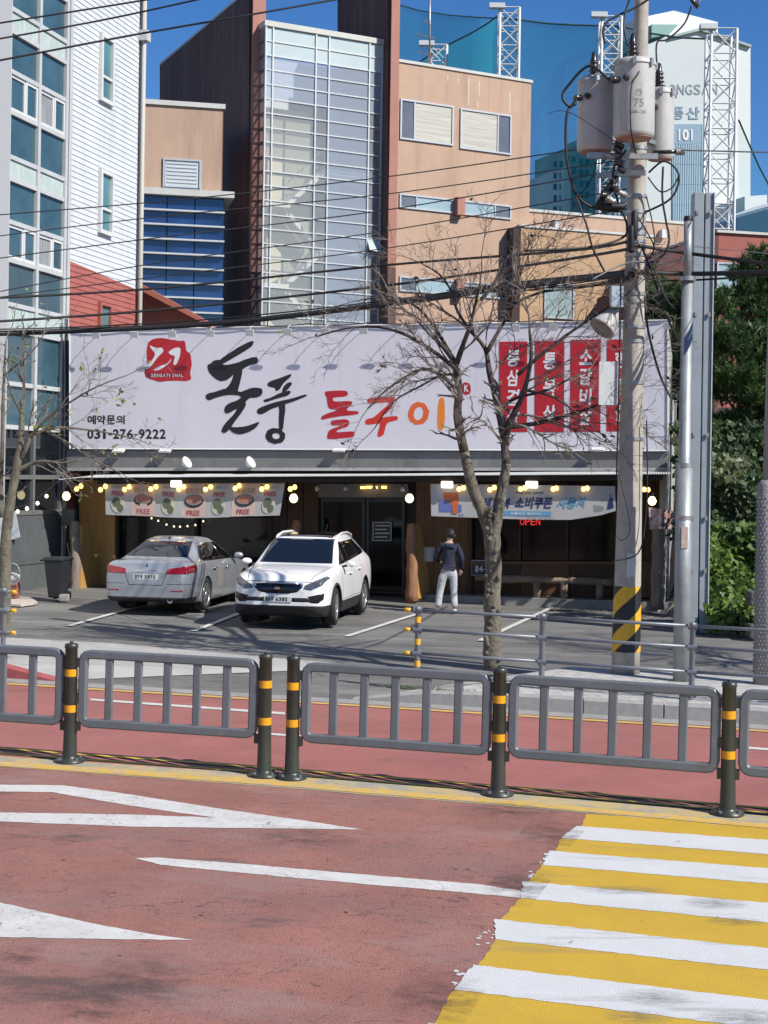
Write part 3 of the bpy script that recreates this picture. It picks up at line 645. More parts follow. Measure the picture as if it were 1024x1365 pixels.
def bay(z1, z0, k, col, deep=False):
    a0, a1 = col
    t = .05
    if k == 's': fbox(FL, a0+t, a1-t, z0+t, z1-t, -.02, .01).build('spandrel_panel', spand, lb); return
    if k == 'p': fbox(FL, a0+t, a1-t, z0+t, z1-t, -.05, -.02).build('window_pane', gblue, lb)
    if k == 'w':
        m_ = (a0+a1)/2+.1; w_ = fbox(FL, a0+t, m_, z0+t, z1-t, -.05, -.02).build('sliding_window', gblue if col[0] < aM-.5 else curt, lb)
        w2 = fbox(FL, m_, a1-t, z0+t, z1-t, -.03, .0).build('sliding_window', gblue, lb)
        for (p_, b0, b1, o_) in ((w_, a0+t, m_, .012), (w2, m_, a1-t, .03)):
            for q in ((b0, b0+.06, z0+t, z1-t), (b1-.06, b1, z0+t, z1-t), (b0+.06, b1-.06, z0+t, z0+t+.07), (b0+.06, b1-.06, z1-t-.07, z1-t)): fbox(FL, *q, -.02, o_).build('frame', white, p_)
for i in range(len(seq)-1):
    k = seq[i+1][1]
    for c in ((aL, aM), (aM, aR)): bay(seq[i][0], seq[i+1][0], k, c)
for zt, _ in seq: fbox(FL, aL, aR, zt-.05, zt+.05, -.06, .05).build('transom', framem, lb)
for a_ in (aL, aM, aR): fbox(FL, a_-.06, a_+.06, zs_[-1], 17, -.06, .065).build('mullion', framem, lb)
fbox(FL, aL-.9, aL-.07, -.5, 17, -.06, .12).build('pilaster', mat('pilaster_grey', (.42, .43, .44), .6), lb)
zb_ = FL.pt(46, 683).z; zm_ = FL.pt(46, 636).z; zt_ = zs_[-1]
dkf = mat('dark_frame', (.16, .165, .165), .5)
for c in ((aL, aM), (aM, aR)):
    fbox(FL, c[0]+.05, c[1]-.05, zm_+.05, zt_-.05, -.05, -.02).build('window_pane', gdark, lb); fbox(FL, c[0]+.05, c[1]-.05, zb_+.05, zm_-.05, -.05, -.02).build('window_pane', gdark, lb)
for zt in (zb_, zm_): fbox(FL, aL, aR, zt-.05, zt+.05, -.06, .05).build('transom', dkf, lb)
for a_ in (aL, aM, aR): fbox(FL, a_-.05, a_+.05, zb_, zt_-.051, -.06, .06).build('mullion', dkf, lb)
plinth = mat('plinth_dark', (.10, .11, .115), .7, var=.15, vscale=2)
for zq in (0, 1): fbox(FL, aL-2, aw, -.4+zq*(zb_+.35)/2, -.4+(zq+1)*(zb_+.35)/2-.02, -.02, .03).build('plinth_panel', plinth, lb)
# red gabled annexe behind the corner
an = thing('annex_building', P(230, 640, 41.5), 'low red annexe with a sloping eave tucked beside the white clad building', 'building')
FA = Face(P(187, 400, 41.5), R(-5))
rwall = mat('annex_red', (.46, .145, .10), .6, var=.08, vscale=1)
pxbox(FA, [(150, 384), (188, 384), (280, 437), (300, 640), (150, 640)], -1.5, -.45).build('wall', rwall, an)
pxbox(FA, [(180, 375), (188, 378), (281, 430), (281, 436), (188, 387), (180, 384)], -1.4, .35).build('eave', rwall, an)
# ---- brown and salmon building with the glazed stair tower
stucco = mat('stucco_salmon', (.54, .37, .265), .85, var=.06, vscale=.6, bump=.25, bscale=30); overlay(stucco, (.36, .235, .17), 1.1, .50, .68, (1.6, 1.6, .14), .6, 10, 3.); overlay(stucco, (.42, .27, .20), 5, .52, .7, (1, 1, 1), .4, 8, 3.)
brown = mat('wall_brown', (.115, .058, .050), .8, var=.12, vscale=.5, bump=.2, bscale=30); salm = mat('fin_edge', (.43, .20, .155), .8, var=.08, vscale=1)
overlay(brown, (.20, .12, .10), 1.2, .48, .66, (2, 2, .12), .7, 10, 3.); overlay(wboard_ if 0 else brown, (.05, .03, .025), .6, .5, .7, (1.5, 1.5, .3), .5, 10, 13.)
copg = mat('coping_light', (.62, .62, .57), .7, var=.1, vscale=2)
F1 = Face(P(345, 635, 60), R(27))
bb = thing('office_building', F1.at(0, 0), 'brown and salmon building with tall fins and a glazed stair tower behind the sign', 'building')
FSd = Face(F1.pt(507, 300), R(-63))                       # left face of the right fin
def wallpoly(F, pts, o0, o1, m, name, parent): return pxbox(F, pts, o0, o1).build(name, m, parent)
pR = [FSd.pt(450, -60, 0), FSd.pt(517, -60, 0), FSd.pt(517, 640, 0), FSd.pt(450, 640, 0)]
F1s = Face(FSd.pt(517, 300), R(27)); wfin = F1s.a(528, 300)
MB().prism(pR, F1s.e*wfin*.97).build('fin_wall', brown, bb)
fbox(F1s, 0, wfin, -.5, 24, -.0, .06).build('fin_edge', salm, bb)
FLf = Face(F1.pt(341, 300)+Vector((-.55, 1.0, 0)), R(-63))
pL = [FLf.pt(213, 87), FLf.pt(332, -14), FLf.pt(332, 640), FLf.pt(213, 640)]
MB().prism(pL, F1s.e*.55).build('fin_wall', brown, bb)
FLe = Face(FLf.pt(332, 300), R(27)); MB().prism([FLe.at(0, -.5, 0), FLe.at(.56, -.5, 0), FLe.at(.56, FLf.pt(332, -14).z, 0), FLe.at(0, FLf.pt(332, -14).z, 0)], FLe.n*.08).build('fin_edge', salm, bb)
mb = MB(); mb.prism([FLf.pt(213, 87), FLf.pt(332, -14), FLf.pt(332, -17), FLf.pt(213, 84)], F1s.e*.6); mb.build('coping', copg, bb)
# stair tower
T = thing  # alias kept short
gl = bpy.data.materials.new('tower_glass'); gl.use_nodes = True
def seeglass(name, tint, alpha, gcol=(.8, .85, .9), rough=.03, body=None):
    m = bpy.data.materials.new(name); m.use_nodes = True; n = m.node_tree.nodes; l = m.node_tree.links; n.clear()
    out = n.new('ShaderNodeOutputMaterial'); tr = n.new('ShaderNodeBsdfTransparent'); tr.inputs[0].default_value = (*tint, 1)
    gs = n.new('ShaderNodeBsdfGlossy'); gs.inputs[0].default_value = (*gcol, 1); gs.inputs['Roughness'].default_value = rough
    mx = n.new('ShaderNodeMixShader'); mx.inputs[0].default_value = alpha; fr = n.new('ShaderNodeFresnel'); fr.inputs[0].default_value = 1.5
    ad = n.new('ShaderNodeMath'); ad.operation = 'ADD'; 
    l.new(tr.outputs[0], mx.inputs[1])
    if body:
        df = n.new('ShaderNodeBsdfDiffuse'); df.inputs[0].default_value = (*body[0], 1); m2 = n.new('ShaderNodeMixShader'); m2.inputs[0].default_value = body[1]; l.new(gs.outputs[0], m2.inputs[1]); l.new(df.outputs[0], m2.inputs[2]); l.new(m2.outputs[0], mx.inputs[2])
    else: l.new(gs.outputs[0], mx.inputs[2])
    l.new(mx.outputs[0], out.inputs[0]); return m
tg = seeglass('tower_glass_clear', (.95, .96, .95), .20, body=((.66, .67, .64), .78)); tgw = mat('tower_glass_milky', (.58, .68, .66), .15, var=.05, vscale=1, spec=.8)
tgb = seeglass('tower_glass_bluish', (.82, .86, .90), .36, body=((.54, .59, .65), .88))
WT = F1.a(506, 300); ztop = F1.pt(345, 33).z; rh = .585; NR = 24
cols = [0, F1.a(363, 100), F1.a(420.5, 100), F1.a(438, 100), F1.a(492, 100), WT]
al = mat('aluminium_white', (.66, .68, .68), .4, .1, var=.05)
for i in range(NR):
    z1 = ztop-rh*i; z0 = z1-rh
    for j in range(5):
        m_ = tgw if i < 2 else (tgb if (i < 5 or (j == 3 and i < 30)) else tg)
        if i == 14 and j == 4:
            c = F1.at((cols[4]+cols[5])/2, (z0+z1)/2, .16); MB().box(c, (cols[5]-cols[4]-.05, .03, rh*.95), F1.e, None, (Vector((0, 0, 1))+F1.n*-.5).normalized()).build('open_pane', tgw, bb); continue
        fbox(F1, cols[j]+.03, cols[j+1]-.03, z0+.03, z1-.03, -.012, .012).build('tower_pane', m_, bb)
    fbox(F1, 0, WT, z0-.022, z0+.022, -.02, .05).build('transom', al, bb)
for c in cols: fbox(F1, c-.028, c+.028, ztop-rh*NR, ztop+.0, -.03, .07).build('mullion', al, bb)
fbox(F1, -.08, WT+.05, ztop, ztop+.22, -1.3, .1).build('tower_cap', copg, bb)
Fr = Face(F1.at(0, 0), R(-63))
for i in range(NR):
    z1 = ztop-rh*i; z0 = z1-rh; fbox(Fr, -1.25, -.04, z0+.03, z1-.03, -.012, .012).build('side_pane', tg, bb); fbox(Fr, -1.25, -.04, z0-.03, z0+.03, -.02, .04).build('side_transom', mat('side_dark', (.12, .12, .12), .5), bb)
cream = mat('stair_wall_cream', (.98, .88, .62), .8); stairw = mat('stair_white', (.98, .95, .85), .7); innerb = mat('stair_blue_grey', (.62, .66, .70), .8)
fbox(F1, .03, WT-.03, -.5, ztop-.1, -4.2, -4.0).build('inner_wall', innerb, bb)
zcr = F1.pt(390, 130).z
cx0, cx1 = F1.a(378, 200)*.98, F1.a(438, 200)
fbox(F1, .05, cx1+.05, zcr-2.1, zcr, -3.9, -2.0).build('inner_wall', cream, bb)
fbox(F1, 1.0, cx1+.05, -.5, zcr-2.1, -3.9, -2.0).build('inner_wall', cream, bb)
FH = 3.28
for k in range(5):
    zl = F1.pt(470, 228).z-k*FH+0.0
    fbox(F1, cols[3], WT-.1, zl-.2, zl, -1.9, -.25).build('stair_landing', stairw, bb)
    fbox(F1, .2, 1.3, zl-1.75, zl-1.6, -1.9, -.25).build('stair_landing', stairw, bb)
    a0, a1 = 1.2, cols[3]
    MB().prism([F1.at(a0, zl-1.75, -.3), F1.at(a1, zl-.25, -.3), F1.at(a1, zl, -.3), F1.at(a0, zl-1.5, -.3)], -F1.n*.75).build('stair_flight', stairw, bb)
    MB().prism([F1.at(a0, zl-1.6, -1.1), F1.at(a1, zl-3.1, -1.1), F1.at(a1, zl-2.85, -1.1), F1.at(a0, zl-1.35, -1.1)], -F1.n*.75).build('stair_flight', stairw, bb)
    mb = MB(); hp = [F1.at(a0, zl-.7, -.28), F1.at(a1, zl+.85, -.28), F1.at(cols[4], zl+.85, -.28)]
    mb.tube(hp, .02, 5)
    for q in range(6):
        a = a0+(a1-a0)*q/5; mb.tube([F1.at(a, zl-1.5+1.5*q/5, -.28), F1.at(a, zl-.7+1.55*q/5, -.28)], .012, 4)
    mb.build('handrail', al, bb)
# salmon block right of the fin
F2 = Face(F1s.pt(528, 300)+Vector((-F1.n.x*.25, -F1.n.y*.25, 0))*0.6, R(27))
zA = F2.pt(528, 82).z; aA = F2.a(707, 200)
fbox(F2, 0, aA, -.5, zA, -8, 0).build('wall', stucco, bb); fbox(F2, -.02, aA+.05, zA, zA+.12, -.4, .06).build('coping', copg, bb)
blind = mat('window_blind', (.56, .54, .46), .5, var=.3, vscale=3, stretch=(.2, .2, 9)); gpale = glassm('glass_pale', (.38, .50, .52), .1, .1)
def gen_window(F, x0, x1, yt, yb, parts, parent, fm, rec=.06):
    a0, a1 = F.a(x0, (yt+yb)/2), F.a(x1, (yt+yb)/2); xm = (x0+x1)/2; z1, z0 = F.pt(xm, yt).z, F.pt(xm, yb).z; fr = .07
    w_ = fbox(F, a0, a1, z0, z1, -.01, .004).build('window', fm, parent)
    for q in ((a0, a0+fr, z0, z1), (a1-fr, a1, z0, z1), (a0+fr, a1-fr, z0, z0+fr), (a0+fr, a1-fr, z1-fr, z1)): fbox(F, *q, .004, .07).build('frame', fm, w_)
    p = 0
    for t, m_ in parts:
        b0, b1 = a0+fr+(a1-a0-2*fr)*p, a0+fr+(a1-a0-2*fr)*t; fbox(F, b0+.02, b1-.02, z0+fr, z1-fr, .006, .022).build('pane', m_, w_)
        if t < 1: fbox(F, b1-.03, b1+.03, z0+fr, z1-fr, .006, .06).build('mullion', fm, w_)
        p = t
    return w_
wf = mat('window_frame_grey', (.55, .57, .60), .4, .2); gg = glassm('glass_grey', (.16, .17, .18))
gen_window(F2, 533, 604, 136.5, 190, ((.25, gg), (1, blind)), bb, wf); gen_window(F2, 613, 681, 149, 202.5, ((.75, blind), (1, gg)), bb, wf)
for (y0_, y1_) in ((266, 285), (374, 394), (484, 504)):
    gen_window(F2, 532, 681, y0_, y1_, ((.14, gg), (.86, gpale), (1, gg)), bb, wf)
    xm = 610; zc2 = F2.pt(xm, (y0_+y1_)/2).z; a_ = F2.a(xm, y0_); fbox(F2, a_-.18, a_+.18, zc2-.4, zc2+.36, 0, .35).build('wall_box', salm, bb)
# drip marks
mb = MB()
wet = mat('efflorescence', (.66, .60, .52), .8)
for x, y0_, y1_ in ((597, 100, 108), (611, 104, 110), (625, 104, 140), (639, 108, 127), (637, 136, 143), (680, 122, 150)): mb.quad(F2.pt(x-.7, y1_, .004), F2.pt(x+.5, y1_, .004), F2.pt(x+.8, y0_, .004), F2.pt(x-.8, y0_, .004))
tag(mb.build('drip_marks', wet, bb), kind='stuff')
# left salmon block with blue glazing beneath
F3 = Face(P(190, 300, 56), R(12)); a3 = F3.a(296, 200); zt3 = F3.pt(200, 139).z; a30 = F3.a(120, 200)
fbox(F3, a30, a3, F3.pt(230, 262).z, zt3, -6, 0).build('wall', stucco, bb); fbox(F3, a30, a3+.1, zt3, zt3+.18, -6, .08).build('coping', copg, bb)
fbox(F3, a3-.0, a3+.04, -.5, zt3-.01, -6.1, -.02).build('side_wall', brown, bb)
slatm = glassm('blind_white', (.66, .70, .70), .3, .1)
wz = gen_window(F3, 217, 268, 212, 258, ((1, slatm),), bb, wf)
mb = MB(); aw0, aw1 = F3.a(219, 235), F3.a(266, 235)
for k in range(6):
    zq = F3.pt(240, 218+k*5).z; fbox(F3, aw0+.1, aw1-.1, zq-.03, zq+.02, .02, .05).build('slat', slatm, wz)
fbox(F3, aw0-.02, aw1+.02, F3.pt(240, 258).z, F3.pt(240, 250).z, .02, .1).build('lower_sash', gg, wz)
zg0 = F3.pt(230, 262).z; gdeep = glassm('glass_deep_blue', (.015, .045, .16), .05, .5, .5)
fbox(F3, a30, a3+.45, zg0-.02, zg0+.22, -6, .5).build('canopy_slab', copg, bb)
ag = [a30, F3.a(222, 300), F3.a(259, 300), F3.a(297, 300)]; zg = zg0
for i in range(14):
    z1 = zg0-.02-i*.545; z0 = z1-.545
    for j in range(3): fbox(F3, ag[j]+.02, ag[j+1]-.02, z0+.02, z1-.02, .2, .22).build('glazing_pane', gdeep, bb)
    fbox(F3, a3+.04, a3+.06, 0, 0.01, 0, .01) if 0 else None
    MB().prism([F3.at(ag[3]+.02, z0+.02, .2), F3.at(ag[3]+.02, z1-.02, .2), F3.at(ag[3]+.5, z1-.02, -4), F3.at(ag[3]+.5, z0+.02, -4)], -F3.e*.03).build('glazing_pane', gdeep, bb)
    fbox(F3, a30, ag[3]+.03, z0-.045, z0+.02, .19, .42).build('sunshade_fin', al, bb)
fbox(F3, a30, ag[3], -.5, zg0-.02, -5, .15).build('inner_wall', mat('inner_dark', (.02, .03, .06), .8), bb)
# low wing to the right with the dark chimney
F4 = Face(F2.at(aA-.5, 0, .0), R(20)); zB = F4.pt(740, 283).z; a4 = F4.a(930, 300)
fbox(F4, 0, a4, -.5, zB, -6, -.3).build('wing_wall', stucco, bb); fbox(F4, 0, a4+.05, zB, zB+.12, -.8, -.24).build('wing_coping', copg, bb)
stuc2 = mat('stucco_ochre', (.56, .37, .22), .85, var=.06, vscale=.6, bump=.25, bscale=30); overlay(stuc2, (.40, .26, .16), 2, .55, .7, (1.6, 1.6, .35), .4, 8, 3.)
zC_ = F4.pt(740, 306, .35).z; a40 = (F4.pt(692, 306, .35)-F4.p).dot(F4.e); a41 = (F4.pt(872, 306, .35)-F4.p).dot(F4.e)
fbox(F4, a40, a41, -.5, zC_, -.2, .35).build('front_wing_wall', stuc2, bb); fbox(F4, a40, a41+.04, zC_, zC_+.1, -.1, .41).build('wing_coping', copg, bb)
F4b = Face(F4.at(0, 0, .35), R(20))
gen_window(F4b, 725, 765, 378, 425, ((1, gpale),), bb, wf); gen_window(F4b, 812, 836, 388, 430, ((1, gpale),), bb, wf)
a_c0, a_c1 = (F4.pt(681, 350, .5)-F4.p).dot(F4.e), (F4.pt(691.5, 350, .5)-F4.p).dot(F4.e); zch = F4.pt(685, 304, .5).z
fbox(F4, a_c0, a_c1, -.5, zch, -.1, .7).build('chimney', mat('chimney_dark', (.055, .028, .024), .8, var=.2, vscale=1), bb)
for x, y in ((744, 297), (886, 311)): fbox(F4, F4.a(x, y)-.12, F4.a(x, y)+.12, F4.pt(x, y).z-.2, F4.pt(x, y).z+.18, -.3, .0).build('vent_hood', white, bb)
# ---- red building at the right
F5 = Face(P(958, 330, 58), R(14)); rb = thing('red_building', F5.at(0, 0), 'dark red flat roofed building behind the pines at the right', 'building')
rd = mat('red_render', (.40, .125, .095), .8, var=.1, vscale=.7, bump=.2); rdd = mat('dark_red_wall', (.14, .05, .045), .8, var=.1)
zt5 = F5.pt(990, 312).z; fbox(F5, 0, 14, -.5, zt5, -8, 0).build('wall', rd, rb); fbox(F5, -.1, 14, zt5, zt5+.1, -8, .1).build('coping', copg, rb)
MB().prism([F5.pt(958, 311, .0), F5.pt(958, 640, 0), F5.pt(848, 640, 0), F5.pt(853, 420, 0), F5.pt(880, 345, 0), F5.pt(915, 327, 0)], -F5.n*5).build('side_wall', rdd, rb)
gen_window(F5, 955, 985, 350, 385, ((1, gpale),), rb, wf)
# ---- white tower block marked 101
F6 = Face(P(862, 300, 150), R(17)); ap = thing('apartment_tower', F6.at(0, 0), 'tall white apartment block with 101 and grey lettering on its blank gable', 'building')
wt = mat('apartment_white', (.70, .75, .74), .8, var=.03, vscale=.2); wt2 = mat('apartment_white_back', (.76, .80, .80), .8)
wallpoly(F6, [(835, 75), (868, 62), (908, 52), (974, 74), (974, 640), (835, 640)], -8, 0, wt, 'gable_wall', ap)
wallpoly(F6, [(830, 35), (882, 24), (940, 39), (940, 640), (830, 640)], -14, -8.4, wt2, 'upper_wall', ap)
wallpoly(F6, [(868, 62), (908, 52), (974, 74), (974, 77), (908, 55.5), (868, 65)], -8, .4, mat('roof_edge_grey', (.35, .42, .42), .7), 'roof_edge', ap)
wallpoly(F6, [(845, 47), (880, 47), (868, 60), (845, 64)], -8.3, -.3, mat('roof_green', (.25, .42, .38), .7), 'roof_slope', ap)
bband = mat('blue_cladding', (.30, .42, .52), .4, var=.06, vscale=.3)
for k in range(8):
    y0_, y1_ = (165, 192) if k == 0 else (192+(k-1)*27, 192+k*27)
    wallpoly(F6, [(896, y0_+.4), (935, y0_+.4), (935, y1_), (896, y1_)], 0, .12, bband if k < 1 else mat('ribbed_cladding', (.42, .56, .64), .4), 'cladding_panel', ap)
    if k:
        mb = MB()
        for q in range(13):
            a_ = F6.a(896.7+q*3, 250); za_, zb2 = F6.pt(915, y1_).z, F6.pt(915, y0_+.4).z; mb.prism([F6.at(a_, za_, .12), F6.at(a_+.08, za_, .12), F6.at(a_+.08, zb2, .12), F6.at(a_, zb2, .12)], F6.n*.05)
        tag(mb.build('cladding_ribs', bband, ap), kind='stuff')
wallpoly(F6, [(936, 165), (942, 165), (942, 640), (936, 640)], 0, .1, mat('pale_stripe', (.56, .70, .72), .6), 'stripe', ap)
wallpoly(F6, [(962, 272), (991, 270), (991, 640), (962, 640)], -3, 6, wt2, 'annex_wall', ap)
ltr = mat('lettering_grey', (.27, .33, .37), .7); ltb = mat('lettering_blue', (.24, .33, .42), .7); ltw = mat('lettering_white', (.85, .85, .85), .6)
x = 869.5
for ch in 'POONGSAN': write(F6, ch, x, 112, x+9.3, 126, .05, 'letter', ltr, ap, .01, dy=.5); x += 11.1
write(F6, '풍', 896, 142, 912, 159, .06, 'letter', ltb, ap, .02); write(F6, '산', 915, 142, 933, 159, .06, 'letter', ltb, ap, .02)
for i, ch in enumerate('101'): write(F6, ch, (903.5, 910, 920)[i], 172, (908, 918.5, 925)[i], 187, .2, 'letter', ltw, ap, .035)
F7 = Face(P(996, 300, 120), R(20)); hb = thing('white_building', F7.at(0, 0), 'small white building with a slanted top at the far right edge', 'building')
wallpoly(F7, [(996, 283), (1040, 266), (1040, 640), (996, 640)], -8, 0, wt2, 'wall', hb); wallpoly(F7, [(989, 288), (996, 283), (996, 640), (989, 640)], -8, -.5, bband, 'side_wall', hb)
# ---- apartment block behind the net
F8 = Face(P(735, 250, 165), R(22)); ab = thing('apartment_block', F8.at(0, 0), 'grey apartment block with rows of small windows behind the green net', 'building')
aw_ = mat('apartment_grey', (.34, .42, .42), .8, var=.05, vscale=.2)
steps = [(735, 205), (752, 198), (770, 186), (790, 174), (812, 164), (852, 150)]
for i in range(5):
    xa, y0_ = steps[i]; xb = steps[i+1][0]
    wallpoly(F8, [(xa, y0_), (xb, y0_-4), (xb, 640), (xa, 640)], -8+i, i*.0, aw_, 'wall', ab)
    for r_ in range(9):
        y = y0_+10+r_*15
        if y > 290: break
        for xx in ((xa+3, xa+7), (xa+11, xa+15)):
            if xx[1] < xb: wallpoly(F8, [(xx[0], y), (xx[1], y), (xx[1], y+8), (xx[0], y+8)], 0, .15, gdark, 'window', ab)
wallpoly(F8, [(727, 232), (735, 229), (735, 640), (727, 640)], -8, 1, wt2, 'white_wing', ab)
# ---- driving range net and its lattice masts
lat = mat('mast_white', (.68, .71, .71), .5)
def mast(x0, x1, yt, yb, d, label, dep=1.3, lean=0, seg=14):
    a = P(x0, yt, d); b = P(x1, yt, d); zb = P(x0, yb, d).z; W = b.x-a.x; root = thing('lattice_mast', (a.x, d, zb), label, 'mast', 'lattice masts of the ball net')
    xs = [(a.x, d), (b.x, d), (b.x, d+W), (a.x, d+W)]; zt = a.z; zb = 0
    for k, (x, y) in enumerate(xs): MB().tube([(x, y, zb), (x, y, zt)], .09, 5).build('leg', lat, root)
    n = max(2, int((zt-zb)/(W*.95))); mb = MB()
    for i in range(n):
        z0, z1 = zb+(zt-zb)*i/n, zb+(zt-zb)*(i+1)/n
        for k in range(4):
            (xa, ya), (xb_, yb_) = xs[k], xs[(k+1) % 4]
            if i % 2: xa, ya, xb_, yb_ = xb_, yb_, xa, ya
            mb.tube([(xa, ya, z0), (xb_, yb_, z1)], .045, 4, False); mb.tube([(xa, ya, z1), (xb_, yb_, z1)], .045, 4, False)
            if k == 0: mb.tube([(xb_, yb_, z0), (xa, ya, z1)], .03, 4, False)
    tag(mb.build('lattice', lat, root), kind='stuff')
    MB().box((a.x-.2, d, zt+.05), (1.0, .5, .3)).build('floodlamp', lat, root)
    return root
mast(667, 693, 9, 107, 95, 'white lattice mast rising above the salmon building roof'); mast(573, 596, 59, 86, 97, 'short white lattice mast beside the roof aerial')
mast(803, 829, 21, 290, 92, 'white lattice mast partly hidden behind the transformers'); mast(949, 983, 37, 305, 88, 'white lattice mast in front of the white apartment block')
def netmat(lo=.30, hi=.48):
    m = bpy.data.materials.new('net_green'); m.use_nodes = True; n = m.node_tree.nodes; l = m.node_tree.links; n.clear(); out = n.new('ShaderNodeOutputMaterial')
    tr = n.new('ShaderNodeBsdfTransparent'); df = n.new('ShaderNodeBsdfDiffuse'); df.inputs[0].default_value = (.02, .30, .33, 1); tl = n.new('ShaderNodeBsdfTranslucent'); tl.inputs[0].default_value = (.03, .42, .44, 1)
    a = n.new('ShaderNodeMixShader'); a.inputs[0].default_value = .5; l.new(df.outputs[0], a.inputs[1]); l.new(tl.outputs[0], a.inputs[2])
    nz = n.new('ShaderNodeTexNoise'); nz.inputs['Scale'].default_value = .12; tc = n.new('ShaderNodeTexCoord'); l.new(tc.outputs['Object'], nz.inputs['Vector'])
    mr = n.new('ShaderNodeMapRange'); mr.inputs[1].default_value = .3; mr.inputs[2].default_value = .7; mr.inputs[3].default_value = lo; mr.inputs[4].default_value = hi; l.new(nz.outputs[0], mr.inputs[0])
    mx = n.new('ShaderNodeMixShader'); l.new(mr.outputs[0], mx.inputs[0]); l.new(tr.outputs[0], mx.inputs[1]); l.new(a.outputs[0], mx.inputs[2]); l.new(mx.outputs[0], out.inputs[0]); return m
nm = netmat()
nr_ = thing('ball_net', P(750, 640, 96), 'translucent green driving range net hung between the lattice masts', 'net')
nm2 = netmat(.10, .18)
def net(top, d0, d1, bottom=420, nm=nm):
    mb = MB(); n = len(top)
    for i in range(n-1):
        da, db = d0+(d1-d0)*i/(n-1), d0+(d1-d0)*(i+1)/(n-1)
        mb.quad(P(top[i][0], bottom, da), P(top[i+1][0], bottom, db), P(*top[i+1], db), P(*top[i], da))
    mb.build('net_panel', nm, nr_)
    mb = MB(); mb.tube([P(*q, d0+(d1-d0)*i/(n-1)) for i, q in enumerate(top)], .06, 4); mb.build('edge_rope', mat('rope_dark', (.03, .08, .08), .8), nr_)
net([(545, 92), (575, 72), (600, 58), (630, 43), (650, 31), (662, 22)], 108, 96.5)
net([(662, 22), (690, 26), (730, 31), (765, 33), (800, 34), (829, 35)], 96.5, 93)
net([(528, 5), (560, 14), (600, 20), (640, 23), (662, 24)], 150, 140)
net([(829, 35), (865, 44), (905, 50), (949, 52)], 93.4, 89.4, nm=nm2)
net([(985, 160), (1000, 195), (1012, 222), (1040, 275)], 89, 100, nm=nm2)
# roof aerial
ra = thing('roof_aerial', P(573, 88, 66), 'thin television aerial on the salmon roof', 'aerial')
mb = MB(); mb.tube([P(573, 90, 66), P(573, -20, 66)], .05, 6); mb.build('mast', steel, ra)
for y, w_ in ((48, 30), (72, 26), (30, 14)):
    mb = MB(); mb.tube([P(573-w_*.6, y-3, 66), P(573+w_*.25, y+3, 66)], .025, 4)
    for k in range(7): c = P(573-w_*.6+w_*.85*k/6, y-3+k, 66); mb.tube([c-Vector((.0, .5, .12)), c+Vector((0, .5, .12))], .015, 3)
    tag(mb.build('elements', steel, ra), kind='stuff')
# ================================================================ RESTAURANT
FS = Face(P(93, 520, 35.5), R(-12.3))
FS.p.z = 0
shop = thing('restaurant_building', FS.at(6, .1), 'low timber fronted restaurant with a corrugated awning behind the parked cars', 'building')
AR = FS.a(890, 560)
signw = mat('sign_board_lilac', (.76, .73, .80), .5, var=.04, vscale=1.2)
def add_ribs(m, scale, strength, axis):
    n = m.node_tree.nodes; l = m.node_tree.links; b = n['Principled BSDF']; tc = n.new('ShaderNodeTexCoord'); mp = n.new('ShaderNodeMapping'); mp.inputs['Rotation'].default_value = (0, 0, axis); l.new(tc.outputs['Object'], mp.inputs[0])
    wv = n.new('ShaderNodeTexWave'); wv.inputs['Scale'].default_value = scale; wv.wave_profile = 'SAW'; l.new(mp.outputs[0], wv.inputs['Vector']); bp = n.new('ShaderNodeBump'); bp.inputs['Strength'].default_value = strength; bp.inputs['Distance'].default_value = .01; l.new(wv.outputs['Fac'], bp.inputs['Height']); l.new(bp.outputs[0], b.inputs['Normal'])
add_ribs(signw, 2.2, .25, R(12.3))
overlay(signw, (.50, .47, .52), 1.0, .55, .75, (3, 3, .4), .35, 8, 3.)
sign = thing('shop_sign', FS.at(0, 3.5), 'wide white signboard with black brush lettering and four red panels over the restaurant', 'sign')
q = [FS.pt(93, 598), FS.pt(890, 601), FS.pt(890, 427), FS.pt(93, 440)]
MB().prism([p-FS.n*.25 for p in q], FS.n*.25).build('board', signw, sign)
ez = mat('sign_edge_white', (.72, .72, .72), .6)
bl_, br_, tr_, tl_ = [p+FS.n*.012 for p in q]
for a_, b_ in ((tl_, tr_), (bl_, br_), (tl_, bl_), (tr_, br_)): MB().tube([a_, b_], .018, 4).build('edge_trim', ez, sign)
inkb = mat('sign_black', (.010, .010, .014), .55); sred = mat('sign_red', (.50, .012, .025), .5, var=.04, vscale=2); sor = mat('sign_orange', (.80, .14, .03), .5); sor2 = mat('sign_orange_light', (.85, .25, .02), .5); swh = mat('sign_white', (.80, .80, .82), .5); sdr = mat('sign_dark_red', (.20, .01, .02), .5); sre2 = mat('sign_red_orange', (.66, .035, .02), .5)
def poly(F, pts, off, m, name, parent, thick=0):
    o = MB().quad(*[F.pt(x, y, off) for x, y in pts]).build(name, m, parent)
    bm = bmesh.new(); bm.from_mesh(o.data); bmesh.ops.triangulate(bm, faces=bm.faces, ngon_method='EAR_CLIP')
    for f in bm.faces:
        if f.normal.dot(F.n) < 0: f.normal_flip()
    bm.to_mesh(o.data); bm.free(); return o
def smoothp(pts, it=1, rag=0., seed=0):
    r = random.Random(seed)
    for _ in range(it):
        o = []
        for i in range(len(pts)):
            a, b = pts[i], pts[(i+1) % len(pts)]; o += [(a[0]*.8+b[0]*.2, a[1]*.8+b[1]*.2), (a[0]*.2+b[0]*.8, a[1]*.2+b[1]*.8)]
        pts = o
    return [(x+r.uniform(-rag, rag), y+r.uniform(-rag, rag)) for x, y in pts]
